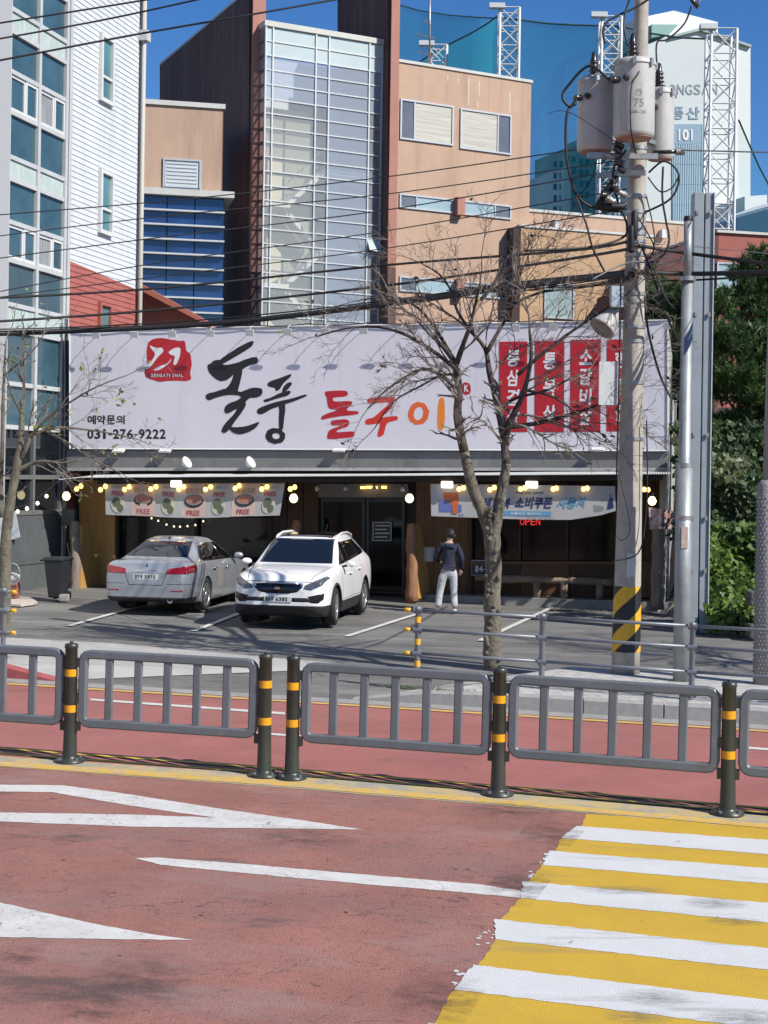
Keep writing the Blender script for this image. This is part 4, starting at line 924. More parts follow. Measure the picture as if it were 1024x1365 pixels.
def merge_polys(F, polys, off, m, name, parent, tr, rag=.12):
    mb = MB()
    vs_, fs_ = [], []
    first = None
    tmp = bpy.data.meshes.new('t'); bm = bmesh.new()
    for k, p in enumerate(polys):
        pts = smoothp([tr(x, y) for x, y in p], 2, rag, k)
        f = bm.faces.new([bm.verts.new(F.pt(x, y, off+k*.0006)) for x, y in pts]); f.normal_update()
        if f.normal.dot(F.n) < 0: f.normal_flip()
    bmesh.ops.triangulate(bm, faces=bm.faces, ngon_method='EAR_CLIP')
    for f in bm.faces:
        f.normal_update()
        if f.normal.dot(F.n) < 0: f.normal_flip()
    offs = Vector((0, 0, 0)); q_ = parent
    while q_ is not None: offs += q_.location; q_ = q_.parent
    for v in bm.verts: v.co -= offs
    me = bpy.data.meshes.new(name); bm.to_mesh(me); bm.free(); me.materials.append(m)
    o = bpy.data.objects.new(name, me); COL.objects.link(o); o.parent = parent; return o
def ringo(F, cx, cy, rx, ry, ix, iy, tilt, off, m, name, parent, icx=0, icy=0):
    mb = MB(); n = 28; r = random.Random(3); A = []; B = []
    for k in range(n):
        t = 2*math.pi*k/n; j = 1+r.uniform(-.05, .05)
        def rot(x, y): return cx+x*math.cos(tilt)-y*math.sin(tilt), cy+x*math.sin(tilt)+y*math.cos(tilt)
        A.append(F.pt(*rot(math.cos(t)*rx*j, math.sin(t)*ry*j), off)); x, y = rot(math.cos(t)*ix, math.sin(t)*iy); B.append(F.pt(x+icx, y+icy, off))
    for k in range(n): mb.quad(A[k], B[k], B[(k+1) % n], A[(k+1) % n])
    o = mb.build(name, m, parent); bm = bmesh.new(); bm.from_mesh(o.data)
    for f in bm.faces:
        f.normal_update()
        if f.normal.dot(F.n) < 0: f.normal_flip()
    bm.to_mesh(o.data); bm.free(); return o
t1 = lambda x, y: (180+x/4.096, 440+y/4.096)
DOL = [[(652, 58), (625, 62), (560, 95), (500, 135), (458, 165), (475, 188), (520, 162), (600, 115), (640, 88)],
 [(470, 160), (430, 165), (412, 183), (394, 190), (400, 225), (420, 250), (445, 270), (470, 280), (500, 274), (530, 252), (555, 215), (530, 185), (480, 192)],
 [(478, 195), (560, 178), (600, 160), (645, 147), (667, 147), (674, 165), (665, 184), (630, 190), (600, 205), (585, 218), (545, 226), (500, 228)],
 [(540, 210), (588, 210), (582, 250), (570, 300), (558, 345), (500, 348), (478, 335), (515, 300), (535, 260)],
 [(545, 318), (500, 316), (440, 336), (395, 346), (384, 360), (390, 377), (405, 385), (440, 369), (510, 352), (580, 358), (592, 340), (560, 333)],
 [(555, 345), (590, 333), (640, 313), (690, 316), (698, 335), (690, 357), (660, 370), (610, 368), (580, 368)],
 [(600, 352), (560, 383), (510, 400), (490, 420), (487, 447), (505, 457), (540, 437), (560, 427), (540, 460), (500, 500), (475, 535), (472, 557), (490, 564), (512, 547), (545, 500), (590, 440), (608, 405), (602, 390), (640, 362)],
 [(500, 512), (530, 530), (560, 530), (610, 525), (650, 510), (685, 498), (660, 535), (620, 558), (570, 571), (535, 560), (512, 538)]]
PUNG = [[(850, 238), (800, 258), (740, 278), (722, 290), (724, 305), (745, 313), (765, 315), (768, 335), (790, 325), (810, 290), (845, 260), (855, 245)],
 [(858, 285), (835, 285), (810, 308), (800, 345), (830, 330), (855, 300)],
 [(700, 380), (740, 370), (790, 343), (845, 328), (852, 340), (835, 358), (780, 372), (715, 394), (705, 392)],
 [(935, 350), (915, 355), (860, 372), (800, 385), (740, 400), (690, 420), (668, 432), (664, 450), (680, 462), (705, 455), (745, 430), (810, 408), (860, 392), (930, 364), (940, 356)],
 [(783, 398), (818, 392), (822, 430), (813, 490), (808, 548), (788, 548), (785, 500), (788, 440)]]
merge_polys(FS, DOL, .004, inkb, 'brush_letter', sign, t1); pg_ = merge_polys(FS, PUNG, .004, inkb, 'brush_letter', sign, t1)
ringo(FS, 180+767/4.096, 440+578/4.096, 13.2, 10.6, 5.2, 4., .1, .0075, inkb, 'brush_stroke', pg_, .9, .1)
t2 = lambda x, y: (420+x/5.12, 500+y/5.12)
merge_polys(FS, [[(68, 108), (222, 103), (226, 145), (120, 152), (125, 182), (250, 175), (258, 195), (205, 243), (298, 245), (300, 268), (120, 287), (45, 307), (38, 290), (60, 270), (160, 237), (95, 232), (85, 200), (80, 150), (68, 135)],
 [(108, 308), (232, 299), (235, 347), (150, 376), (145, 392), (265, 382), (272, 400), (264, 425), (85, 441), (82, 415), (95, 373), (185, 343), (108, 345)]], .004, sred, 'brush_letter', sign, t2)
merge_polys(FS, [[(356, 155), (540, 145), (548, 170), (530, 215), (480, 265), (440, 292), (560, 276), (568, 295), (560, 308), (495, 322), (478, 360), (470, 410), (430, 425), (425, 410), (440, 350), (445, 327), (350, 342), (340, 320), (350, 300), (400, 290), (455, 240), (500, 200), (505, 183), (360, 197)]], .004, sre2, 'brush_letter', sign, t2)
iu = ringo(FS, 420+707/5.12, 500+262/5.12, 13.8, 15.4, 6.2, 9, .25, .004, sor, 'brush_letter', sign)
merge_polys(FS, [[(842, 155), (886, 152), (885, 371), (832, 376)]], .004, sor2, 'brush_stroke', iu, t2, .2)
# logo
lg = merge_polys(FS, [[(70, 62), (110, 45), (150, 42), (200, 52), (240, 58), (275, 58), (278, 110), (305, 130), (310, 190), (300, 235), (308, 265), (290, 278), (200, 275), (130, 283), (90, 270), (60, 258), (50, 225), (70, 180), (62, 130)]], .004, sred, 'logo', sign, t1, .3)
poly(FS, [t1(58, 232), t1(165, 236), (t1(268, 228)), t1(268, 255), t1(60, 258)], .0055, sdr, 'logo_band', lg)
merge_polys(FS, [[(75, 80), (110, 97), (150, 95), (156, 118), (128, 142), (103, 177), (80, 205), (58, 218), (62, 190), (95, 165), (112, 130), (92, 105)], [(180, 120), (215, 96), (250, 95), (246, 140), (226, 190), (207, 190), (220, 140), (195, 135)], [(200, 150), (180, 182), (125, 200), (95, 222), (140, 217), (192, 175)]], .006, swh, 'logo_stroke', lg, t1)
for i, ch in enumerate('SENSATIONAL'): x = 180+(88+i*16.4)/4.096; write(FS, ch, x, 498.2, x+(2.9 if ch != 'I' else 1), 502.5, .009, 'letter', swh, lg, .01)
# contact lines
for i, ch in enumerate('예약문의'): x = 116.5+i*12.8; write(FS, ch, x, 553.5, x+11.6, 565.5, .004, 'letter', inkb, sign, .028)
x = 116.5
for ch in '031-276-9222':
    w_ = 5.2 if ch == '-' else 8.2
    y0_, y1_ = (578.5, 580) if ch == '-' else (572, 585)
    write(FS, ch, x, y0_, x+w_, y1_, .004, 'letter', inkb, sign, .03); x += w_+1.1
# red panels
for (x0, x1, y0, y1, txt) in ((665, 702.5, 455.5, 576, '통삼겹살'), (712.5, 752, 454.5, 576, '통목살'), (760, 800.5, 453, 575.5, '소갈비살'), (808.5, 848, 452.5, 575, '항정살')):
    pn = poly(FS, [(x0, y1), (x1, y1), (x1+.6, y0-.5), (x0+.6, y0)], .006, sred, 'red_panel', sign)
    n = len(txt); H = (y1-y0-16)/n
    for i, ch in enumerate(txt):
        yc = y0+9+H*(i+.5); hh = min(H*.42, 11.5); xc = (x0+x1)/2+.5; write(FS, ch, xc-8.6, yc-hh, xc+8.6, yc+hh, .0085, 'letter', swh, pn, .028, .10)
st = merge_polys(FS, [[(617, 509), (627, 511), (628, 524), (620, 527), (616, 522)]], .005, sred, 'stamp', sign, lambda x, y: (x, y)); write(FS, 'K', 619, 513, 625, 522, .008, 'letter', swh, st, .03)
# facade frame under the sign
fasc = mat('fascia_grey', (.20, .20, .20), .7, var=.12, vscale=1.5); overlay(fasc, (.10, .10, .10), 1.5, .52, .7, (1, 1, .4), .6, 8, 3.); overlay(fasc, (.33, .32, .31), 3, .6, .7, (1, 1, .3), .4, 8, 9.)
pxbox(FS, [(92, 600.5), (890, 603), (888, 628), (92, 626)], -.3, -.06).build('fascia', fasc, shop)
pxbox(FS, [(92, 623.5), (889, 623.5), (889, 627.5), (92, 627.5)], -.05, .16).build('ledge', mat('ledge_light', (.45, .45, .44), .6, var=.2, vscale=3), shop)
MB().prism([FS.at(AR, -.4, -9), FS.at(AR, -.4, -.1), FS.at(AR, 6.2, -.26), FS.at(AR, 5.4, -9)], -FS.e*.15).build('side_wall', mat('side_wall_pale', (.50, .50, .46), .7, var=.3, vscale=2), shop)
pxbox(FS, [(97, 605), (884, 605), (884, 468), (97, 474)], -9, -.3).build('upper_block', fasc, shop)
# corrugated awning
cor = mat('corrugated_sheet', (.62, .64, .65), .45, .3, var=.1, vscale=3); under = mat('dark_timber', (.035, .024, .018), .85, var=.3, vscale=3)
OF = 1.05
mb = MB(); N = 260; pv = None
zL, zR = FS.pt(78, 636.5, OF).z, FS.pt(893, 631.5, OF).z; aL_, aR_ = (FS.pt(78, 636, OF)-FS.p).dot(FS.e), (FS.pt(893, 632, OF)-FS.p).dot(FS.e)
for i in range(N*4+1):
    t = i/(N*4); a = aL_+(aR_-aL_)*t; w_ = .012*math.sin(i*math.pi/2*1.0); z = zL+(zR-zL)*t+w_; bk = z+.07+.012*math.sin(t*9)
    sag = -.05*max(0, (.04-t)/.04)
    c = (FS.at(a, z+sag, OF), FS.at(a if t > .04 else a+.5*(1-t/.04), bk-.02, .14))
    if pv: mb.quad(pv[0], c[0], c[1], pv[1])
    pv = c
aw = mb.build('awning_sheet', cor, shop); sm_ = aw.modifiers.new('solid', 'SOLIDIFY'); sm_.thickness = .006
mb = MB().prism([FS.at(aL_+.9, zL-.14, OF-.14), FS.at(aR_-.15, zR-.14, OF-.14), FS.at(aR_-.15, zR-.03, OF-.14), FS.at(aL_+.9, zL-.03, OF-.14)], -FS.n*.1); mb.build('awning_beam', under, shop)
for i in range(18):
    a = aL_+1.0+(aR_-aL_-1.3)*i/17; z = zL+(zR-zL)*(a-aL_)/(aR_-aL_); MB().prism([FS.at(a, z-.14, OF-.25), FS.at(a+.07, z-.14, OF-.25), FS.at(a+.07, z-.04, OF-.25), FS.at(a, z-.04, OF-.25)], -FS.n*1.9).build('rafter', under, shop)
# porch floor and front wall
wood = mat('timber_brown', (.085, .04, .018), .65, var=.25, vscale=4, stretch=(4, 4, .5), bump=.2, bscale=20); wood2 = mat('timber_orange', (.17, .075, .025), .6, var=.22, vscale=4, stretch=(4, 4, .5), bump=.2, bscale=20); ply = mat('plywood_ochre', (.50, .27, .08), .6, var=.15, vscale=3, stretch=(3, 3, .6)); wdk = mat('timber_dark', (.055, .03, .02), .7, var=.3, vscale=4, stretch=(4, 4, .5))
WO = -.75
def wp(x0, x1, y0, y1, o0, o1, m, name, parent=shop): return pxbox(FS, [(x0, y1), (x1, y1), (x1, y0), (x0, y0)], o0, o1).build(name, m, parent)
zf = FS.pt(600, 800, .5).z
step = mat('porch_concrete', (.30, .29, .27), .85, var=.2, vscale=3, bump=.3)
for s0, s1, z0_ in ((560, 895, 792),):
    zst = G(3, 34)+.15; MB().prism([FS.at(FS.a(s0), -.4, -.22), FS.at(AR+.2, -.4, -.22), FS.at(AR+.2, -.4, -1.5), FS.at(FS.a(s0), -.4, -1.5)], (0, 0, .4+zst)).build('porch_step', step, shop)
MB().prism([FS.at(-.1, -.4, .35), FS.at(FS.a(152), -.4, .35), FS.at(FS.a(152), -.4, -1.5), FS.at(-.1, -.4, -1.5)], (0, 0, .4+FS.pt(130, 796, .35).z)).build('porch_step', step, shop)
wp(96, 888, 605, 830, WO-.5, WO-.35, wdk, 'back_wall')
wp(108, 155, 640, 793, WO-.2, WO, ply, 'plywood_panel')
gent = glassm('shop_glass', (.004, .007, .006), .06, .3, .7, .35)
wp(160, 262, 690, 800, WO-.3, WO-.2, gent, 'window_pane'); wp(264, 360, 690, 800, WO-.3, WO-.2, gent, 'window_pane')
for x0, x1 in ((155, 160), (261, 265), (360, 364)): wp(x0, x1, 640, 800, WO-.3, WO-.05, wdk, 'window_post')
for k in range(3): wp(364+k*21, 384+k*21, 640, 800, WO-.3, WO-.1, wood if k else wdk, 'timber_board')
# entrance doors
dr = wp(428, 487, 664, 800, WO-.35, WO-.25, gent, 'door'); dr2 = wp(488.5, 540, 664, 800, WO-.35, WO-.25, gent, 'door')
dkm = mat('door_frame_dark', (.03, .028, .028), .4)
for d_, x0, x1 in ((dr, 428, 487), (dr2, 488.5, 540)):
    for q in ((x0, x0+4, 664, 800), (x1-4, x1, 664, 800), (x0+4, x1-4, 664, 669), (x0+4, x1-4, 794, 800)): wp(*q, WO-.25, WO-.2, dkm, 'door_frame', d_)
tr_b = mat('transom_sign_dim', (.24, .22, .21), .6, var=.1, vscale=4); wp(424, 545, 645, 663, WO-.3, WO-.1, tr_b, 'transom_board')
bs = thing('notice_board', FS.pt(507, 720, WO), 'framed black menu notice hanging in the entrance door glass', 'notice')
wp(498, 521, 697, 720, WO-.2, WO-.18, mat('notice_dark', (.03, .03, .03), .5), 'panel', bs)
for q in ((497, 498, 696, 721), (521, 522, 696, 721), (498, 521, 696, 697), (498, 521, 720, 721)): wp(*q, WO-.2, WO-.16, mat('chalk_white', (.6, .6, .6), .7), 'frame', bs)
for k in range(4): wp(500, 519-k % 2*3, 700+k*5, 701.6+k*5, WO-.18, WO-.176, mat('chalk_white', (.6, .6, .6), .7), 'text_line', bs)
for k in range(6): wp(556+k*11.6, 556+k*11.6+11.3, 640, 792, WO-.3, WO-.1+.006*(k % 2), wood2, 'timber_board')
wp(626, 630, 640, 792, WO-.3, WO, wood, 'window_post')
for x0, x1 in ((630, 693), (695, 756), (758, 815)):
    wp(x0, x1, 690, 748, WO-.35, WO-.28, gent, 'window_pane'); wp(x1, x1+2, 640, 748, WO-.33, WO-.1, wood, 'window_mullion')
wp(626, 888, 748, 752, WO-.3, WO+.02, wood2, 'window_sill')
for k in range(4): wp(630+k*65, 630+k*65+64.4, 752, 796, WO-.3, WO-.1, wood2 if k % 2 else wood, 'wall_panel')
for k in range(5): wp(818+k*14, 818+k*14+13.6, 640, 748, WO-.3, WO-.1, wood, 'timber_board')
# log posts
bark = mat('log_grey', (.30, .24, .19), .85, var=.35, vscale=3, stretch=(5, 5, .7), bump=.6, bscale=25); bark2 = mat('log_red', (.36, .17, .09), .8, var=.3, vscale=3, stretch=(5, 5, .7), bump=.5, bscale=25)
def log(x0, x1, yt, yb, off, m, label, seed):
    c = FS.pt((x0+x1)/2, yb, off); t = FS.pt((x0+x1)/2, yt, off); r0 = (x1-x0)/2/FPX*c.y; r = random.Random(seed); pts = []; rad = []
    for k in range(11):
        f = k/10; pts.append(c.lerp(t, f)+Vector((r.uniform(-.02, .02), r.uniform(-.02, .02), 0))); rad.append(r0*(1.05-.12*f+r.uniform(-.06, .06)+(.12 if k == 0 else 0)-(.25 if k == 10 else 0)))
    o = MB().tube(pts, rad, 14).build('log_post', m, None, loc=c); tag(o, label, 'log post', 'rough log posts of the porch')
log(93, 108, 695, 798, .30, bark, 'weathered grey log post beside the ochre plywood at the left end of the porch', 1)
log(541, 557, 698, 802, .30, bark2, 'reddish log post between the entrance and the standing person', 2)
log(388, 402, 694, 800, .30, bark2, 'log post whose top shows behind the white car roof', 3)
log(868, 885, 695, 812, .30, bark, 'log post at the right end of the porch under the small flapping banner', 4)
for x, m_, nm in ((116, ply, 0), (561, ply, 1)):
    a0 = (FS.pt(x-2, 700, .1)-FS.p).dot(FS.e); zz0 = FS.pt(x, 798, .1).z; zz1 = FS.pt(x, 700, .1).z
    MB().prism([FS.at(a0-.06, zz0, .32), FS.at(a0-.06, zz1, .28), FS.at(a0-.02, zz1, .05), FS.at(a0+.12, zz0, -.7), FS.at(a0+.06, zz0, .0)], FS.e*.05).build('porch_panel', ply, shop)
bw = MB(); 
# bench
bn = thing('bench', FS.pt(720, 800, .15), 'rough plank bench along the window wall behind the tree', 'bench')
bk_ = mat('bench_wood', (.28, .21, .15), .85, var=.35, vscale=4, bump=.5)
r = random.Random(2); pts = [FS.at((FS.pt(634+k*15.5, 783, -.45)-FS.p).dot(FS.e), zst+.40, -.45) for k in range(13)]
mb = MB(); mb.tube([p+Vector((0, 0, r.uniform(-.015, .015))) for p in pts], [.085+r.uniform(-.012, .012) for _ in pts], 10); mb.build('seat', bk_, bn)
for x in (652, 716, 752, 800): a_ = (FS.pt(x, 787, -.45)-FS.p).dot(FS.e); MB().tube([FS.at(a_, zst+.36, -.45), FS.at(a_, zst, -.45)], .09, 8).build('leg', bk_, bn)
# bucket on the wall, house number, neon sign
bu = FS.pt(570, 748, -.3); mb = MB(); mb.lathe([(.14, 0), (.17, .3), (.18, .32), (.165, .32), (.13, .03)], bu, n=20); o = mb.build('wall_bucket', mat('bucket_white', (.52, .51, .49), .5), None, loc=bu); tag(o, 'pale round bucket hanging on the timber wall left of the person', 'bucket')
hn = thing('house_number', FS.pt(641, 767, WO), 'navy house number plate reading 84-5 with a white rim beside the tree', 'number plate')
wp(628, 655, 746, 767.5, WO-.1, WO-.02, mat('plate_navy', (.015, .02, .06), .4), 'plate', hn)
for q in ((628.5, 629.2, 746.5, 767), (654, 654.7, 746.5, 767), (629, 654, 746.7, 747.4), (629, 654, 766.2, 767)): wp(*q, WO-.02, WO-.012, swh, 'rim', hn)
for i, (ch, w_) in enumerate((('8', 4.6), ('4', 5), ('-', 2.5), ('5', 4.6))): x = 633.5+(0, 5.3, 11, 14.5)[i]; write(FS, ch, x, 753.5 if ch != '-' else 758.6, x+w_, 763 if ch != '-' else 760, WO-.01, 'digit', swh, hn, .04)
write(FS, '보정동로', 634, 748.5, 648, 751, WO-.01, 'caption', swh, hn, .01)
ns = thing('neon_sign', FS.pt(708, 697, -.6), 'red neon OPEN sign glowing behind the window under the white banner', 'neon sign')
neon = mat('neon_red', (.6, .02, .03), .5, emit=(1, .04, .05), estr=.7)
for i, ch in enumerate('OPEN'): x = 693.5+i*7; write(FS, ch, x, 690.5, x+5.8, 700, -.55, 'letter', neon, ns, .0)
# ---- banners
def banner(name, pts_top, pts_bot, off, nx, m, label, group, wav=.012, seed=0):
    root = thing(name, FS.pt(*pts_bot[0], off), label, 'banner', group); r = random.Random(seed)
    def prof(pts, t):
        x = pts[0][0]+(pts[-1][0]-pts[0][0])*t
        for i in range(len(pts)-1):
            if pts[i][0] <= x <= pts[i+1][0]+1e-6:
                f = (x-pts[i][0])/(pts[i+1][0]-pts[i][0]); return x, pts[i][1]*(1-f)+pts[i+1][1]*f
        return pts[-1]
    def surf(t, v, e=0.):
        (x0, y0), (x1, y1) = prof(pts_top, t), prof(pts_bot, t); o = off+wav*math.sin(t*17+v*2.1)*v+.03*v+.002*math.sin(t*41+v*5)+e*1.6
        return FS.pt(x0+(x1-x0)*v, y0+(y1-y0)*v, o)
    mb = MB(); mb.smooth = True; ny = 8
    vs = [surf(i/nx, j/ny) for j in range(ny+1) for i in range(nx+1)]; fs = [[j*(nx+1)+i, (j+1)*(nx+1)+i, (j+1)*(nx+1)+i+1, j*(nx+1)+i+1] for j in range(ny) for i in range(nx)]
    mb.add(vs, fs); mb.build('cloth', m, root)
    def pm(shape, e, mm, nm, parent=root):          # shape: (t, v) triangles mesh (verts, faces)
        b = MB(); b.add([surf(t, v, e) for t, v in shape[0]], shape[1]); return b.build(nm, mm, parent)
    return root, pm
def rect(t0, t1, v0, v1, n=6): return [(t0+(t1-t0)*i/n, v) for v in (v0, v1) for i in range(n+1)], [[i, n+1+i, n+2+i, i+1] for i in range(n)]
def disc(tc, vc, rt, rv, n=18, r0=0.): 
    return [(tc, vc)]+[(tc+math.cos(2*math.pi*k/n)*rt, vc+math.sin(2*math.pi*k/n)*rv) for k in range(n)], [[0, 1+(k+1) % n, 1+k] for k in range(n)]
def word(txt, t0, t1, v0, v1, bold=.02, shear=0.):
    g = glyphs(txt, bold, shear); return [(t0+(t1-t0)*x, v1+(v0-v1)*y) for x, y in g[0]], [list(f) for f in g[1]]
bcl = mat('banner_cloth', (.46, .46, .46), .6, var=.03, vscale=3)
B1, pm = banner('menu_banner', [(140, 643), (380, 644)], [(141, 686), (255, 691), (373, 687)], .78, 70, bcl, 'long banner of dish pictures and FREE lettering hung over the left window', None)
pink = mat('print_peach', (.62, .47, .40), .6); gold = mat('print_gold', (.35, .24, .12), .6); grn = mat('print_green', (.12, .15, .09), .6); cr_ = mat('print_cream', (.58, .55, .42), .6); prd = mat('print_red', (.42, .05, .08), .6); dk = mat('print_dark', (.03, .03, .03), .6); meat = mat('print_meat', (.45, .18, .13), .6); gy = mat('print_grey', (.35, .35, .36), .6)
W7 = 1/7
for k in range(7):
    t0 = k*W7
    if k % 2:
        pm(rect(t0+.002, t0+W7-.002, .01, .985), .004, pink, 'print_panel'); pm(word(('냉삼겹살', '로스편육', '쌈정식')[k//2 % 3] if False else ('한돈삼겹살', '생삼겹살', '통삼겹살')[k//2], t0+.018, t0+W7-.018, .14, .30), .007, gold, 'print_text')
        pm(disc(t0+W7/2, .52, .054, .19), .007, dk, 'print_plate'); pm(disc(t0+W7/2, .49, .047, .14), .010, gy, 'print_rim'); pm(disc(t0+W7/2, .48, .041, .12), .013, meat, 'print_meat'); pm(word('FREE', t0+.034, t0+W7-.034, .78, .93), .007, prd, 'print_text')
    else:
        pm(word('FREE', t0+.036, t0+W7-.04, .26, .40), .007, prd, 'print_text'); pm(disc(t0+W7/2, .68, .040, .25), .007, cr_, 'print_bowl'); pm(disc(t0+W7/2-.01, .60, .024, .16), .010, grn, 'print_herb'); pm(disc(t0+W7/2+.012, .78, .018, .12), .010, grn, 'print_herb')
        pm(word('서비스', t0+.03, t0+W7-.03, .10, .18), .007, gy, 'print_text')
B2, pm = banner('coupon_banner', [(574, 645), (820, 648)], [(575, 688), (700, 692.5), (760, 693), (800, 687), (821, 681)], .78, 70, bcl, 'white banner with navy and blue Korean lettering hung over the right window', None, seed=4)
navy = mat('print_navy', (.02, .03, .12), .6); pblue = mat('print_blue', (.12, .32, .52), .6); porg = mat('print_orange', (.55, .13, .05), .6); pcart = mat('print_cart_blue', (.12, .16, .42), .6)
pm(rect(.07, .15, .25, .62), .004, porg, 'print_box'); pm(rect(.045, .10, .50, .85), .006, pcart, 'print_box'); pm(rect(.10, .165, .62, .84), .006, pcart, 'print_box'); pm(rect(.115, .145, .60, .90), .010, porg, 'print_box')
for t in (.155, .17): pm(disc(t, .93, .004, .03), .006, pcart, 'print_wheel')
pm(word('민생회복', .235, .43, .38, .70, .03, .2), .006, navy, 'print_text'); pm(word('소비쿠폰', .455, .66, .34, .68, .03, .2), .006, navy, 'print_text'); pm(word('사용처', .685, .84, .34, .68, .03, .2), .006, pblue, 'print_text')
pm(rect(.38, .65, .76, .90, 10), .005, pblue, 'print_bar'); pm(word('신용카드 체크카드', .43, .60, .80, .87), .008, swh, 'print_text'); pm(word('지역을 살리는 행복경제', .46, .61, .18, .27, .01), .006, navy, 'print_text'); pm(word('경기도 용인특례시', .52, .67, .93, .98, .01), .006, gy, 'print_text')
for k in range(5): pm(rect(.885+k*.011, .892+k*.011, .62+.02*k, .86), .005, gy, 'print_tower')
pm(([(.955, .86), (.965, .5), (.975, .42), (.985, .5), (.99, .86)], [[0, 4, 3, 2, 1]]), .006, navy, 'print_figure'); pm(disc(.974, .36, .006, .06), .006, meat, 'print_figure_head')
B3 = thing('small_banner', P(884, 695, 32), 'small creased red and white banner flapping at the right end of the porch', 'banner')
mb = MB(); mb.smooth = True; n1, n2 = 12, 6
bm3 = mat('banner_creased', (.60, .55, .52), .6, var=.5, vscale=9, col2=(.30, .10, .09), detail=2)
vs = []
for j in range(n2+1):
    for i in range(n1+1):
        s, v = i/n1, j/n2; vs.append(P(865+s*38+v*1, 676+s*6+v*(30-4*math.sin(s*3)), 31.2+.12*math.sin(s*9+v)+.05*math.sin(s*20+v*3)))
mb.add(vs, [[j*(n1+1)+i, (j+1)*(n1+1)+i, (j+1)*(n1+1)+i+1, j*(n1+1)+i+1] for j in range(n2) for i in range(n1)]); mb.build('cloth', bm3, B3)
vs = [P(873+math.cos(t)*5, 691+math.sin(t)*7, 31.12) for t in [k*math.pi/7 for k in range(14)]]
# ---- sign lamps on little arms along the top of the board
lw = mat('lamp_white', (.70, .70, .68), .5, var=.05); wire = mat('cable_black', (.012, .012, .013), .6)
names = ['leftmost', 'second from the left', 'third from the left above the red logo', 'fourth from the left just right of the logo', 'fifth from the left above the first black brush letter', 'sixth from the left right of the first black letter', 'seventh from the left', 'eighth from the left', 'ninth from the left behind thin twigs', 'tenth from the left among the twigs', 'eleventh from the left behind the left limb', 'twelfth from the left near the first red panel', 'fourth from the right above the red panels', 'third from the right beside the floodlight', 'second from the right behind the pole', 'rightmost one']
for i in range(16):
    x = 128+i*50.2+(2 if i > 3 else 0); y = 441-14*(x-93)/797
    b = FS.pt(x+9, y+1, .01); root = thing('sign_lamp', b, 'white arm lamp atop the sign, '+names[i], 'lamp', 'arm lamps along the top of the sign')
    e, n_ = FS.e, FS.n; U = Vector((0, 0, 1))
    pts = [b, b+n_*.06+U*.03, b+n_*.18+U*.04-e*.01, b+n_*.28-U*.0-e*.02, b+n_*.33-U*.07-e*.02]
    MB().tube(pts, .009, 5).build('arm', lw, root); h = pts[-1]
    q = MB().box(h-U*.06+n_*.01, (.19, .15, .03), e, None, (n_*-.95+U*.3).normalized()); q.build('lamp_head', lw, root)
    MB().box(h-U*.065-n_*.012, (.15, .11, .012), e, None, (n_*-.95+U*.3).normalized()).build('lens', gpale, root)
for x0, x1, sg in ((93, 490, 3.5), (490, 890, 3)):
    pts = []
    for k in range(41):
        x = x0+(x1-x0)*k/40; pts.append(FS.pt(x, 437-14*(x-93)/797+2.2*abs(math.sin(k*math.pi/8))*1.2, .06))
    o = MB().tube(pts, .012, 4).build('lamp_cable', wire, None, loc=pts[0]); tag(o, 'black lamp cable looping along the '+('left' if x0 == 93 else 'right')+' half of the signboard top', 'cable')
# lamps under the board standing on the fascia
for x, nm in ((245, 'left of the black lettering'), (330, 'below the second black letter')):
    b = FS.pt(x, 626, .3); root = thing('spotlight', b, 'white round spotlight standing on the ledge '+nm, 'spotlight', 'round spotlights on the ledge')
    MB().lathe([(.05, -.02), (.13, .06), (.15, .12), (.13, .12), (.04, .02)], b+Vector((0, 0, .12)), Vector((.75, -.4, .5)), 16).build('shade', lw, root); MB().box(b+Vector((0, 0, .03)), (.05, .05, .12)).build('stand', steel, root)
for x, y, nm in ((158, 601, 'under the phone number'), (220, 601, 'under the black lettering'), (452, 600, 'under the red letter'), (797, 599, 'under the red panels')):
    b = FS.pt(x, y, .1); o = MB().box(b, (.28, .16, .05), FS.e, None, (FS.n*.4+Vector((0, 0, 1))).normalized()).build('flat_lamp', lw, None, loc=b, bevel=.01); tag(o, 'small flat white lamp on the lower rim of the sign '+nm, 'lamp', 'flat lamps on the lower rim of the sign')
# ---- bulbs
warm = mat('bulb_lit', (.9, .7, .35), .4, emit=(1, .62, .16), estr=2.0); warmw = mat('globe_lit', (.9, .85, .6), .4, emit=(1, .83, .42), estr=2.4); dimb = mat('bulb_unlit', (.5, .5, .46), .3); flood = mat('flood_lit', (.9, .85, .7), .4, emit=(1, .9, .7), estr=2.3)
def bulb(x, y, d_off, r_, m, label, cat, group, d=None, cap=True, name='bulb'):
    c = FS.pt(x, y, d_off) if d is None else P(x, y, d); rr = r_/FPX*c.y; root = thing(name, c, label, cat, group)
    MB().lathe([(rr*.25, -rr*1.0), (rr*.75, -rr*.7), (rr, 0), (rr*.75, rr*.7), (rr*.35, rr*1.1)], c, n=12).build('glass', m, root)
    if cap: MB().lathe([(rr*.4, rr*1.05), (rr*.42, rr*1.9)], c, n=8).build('socket', wire, root)
gb = 'yellow bulbs in pairs under the awning'
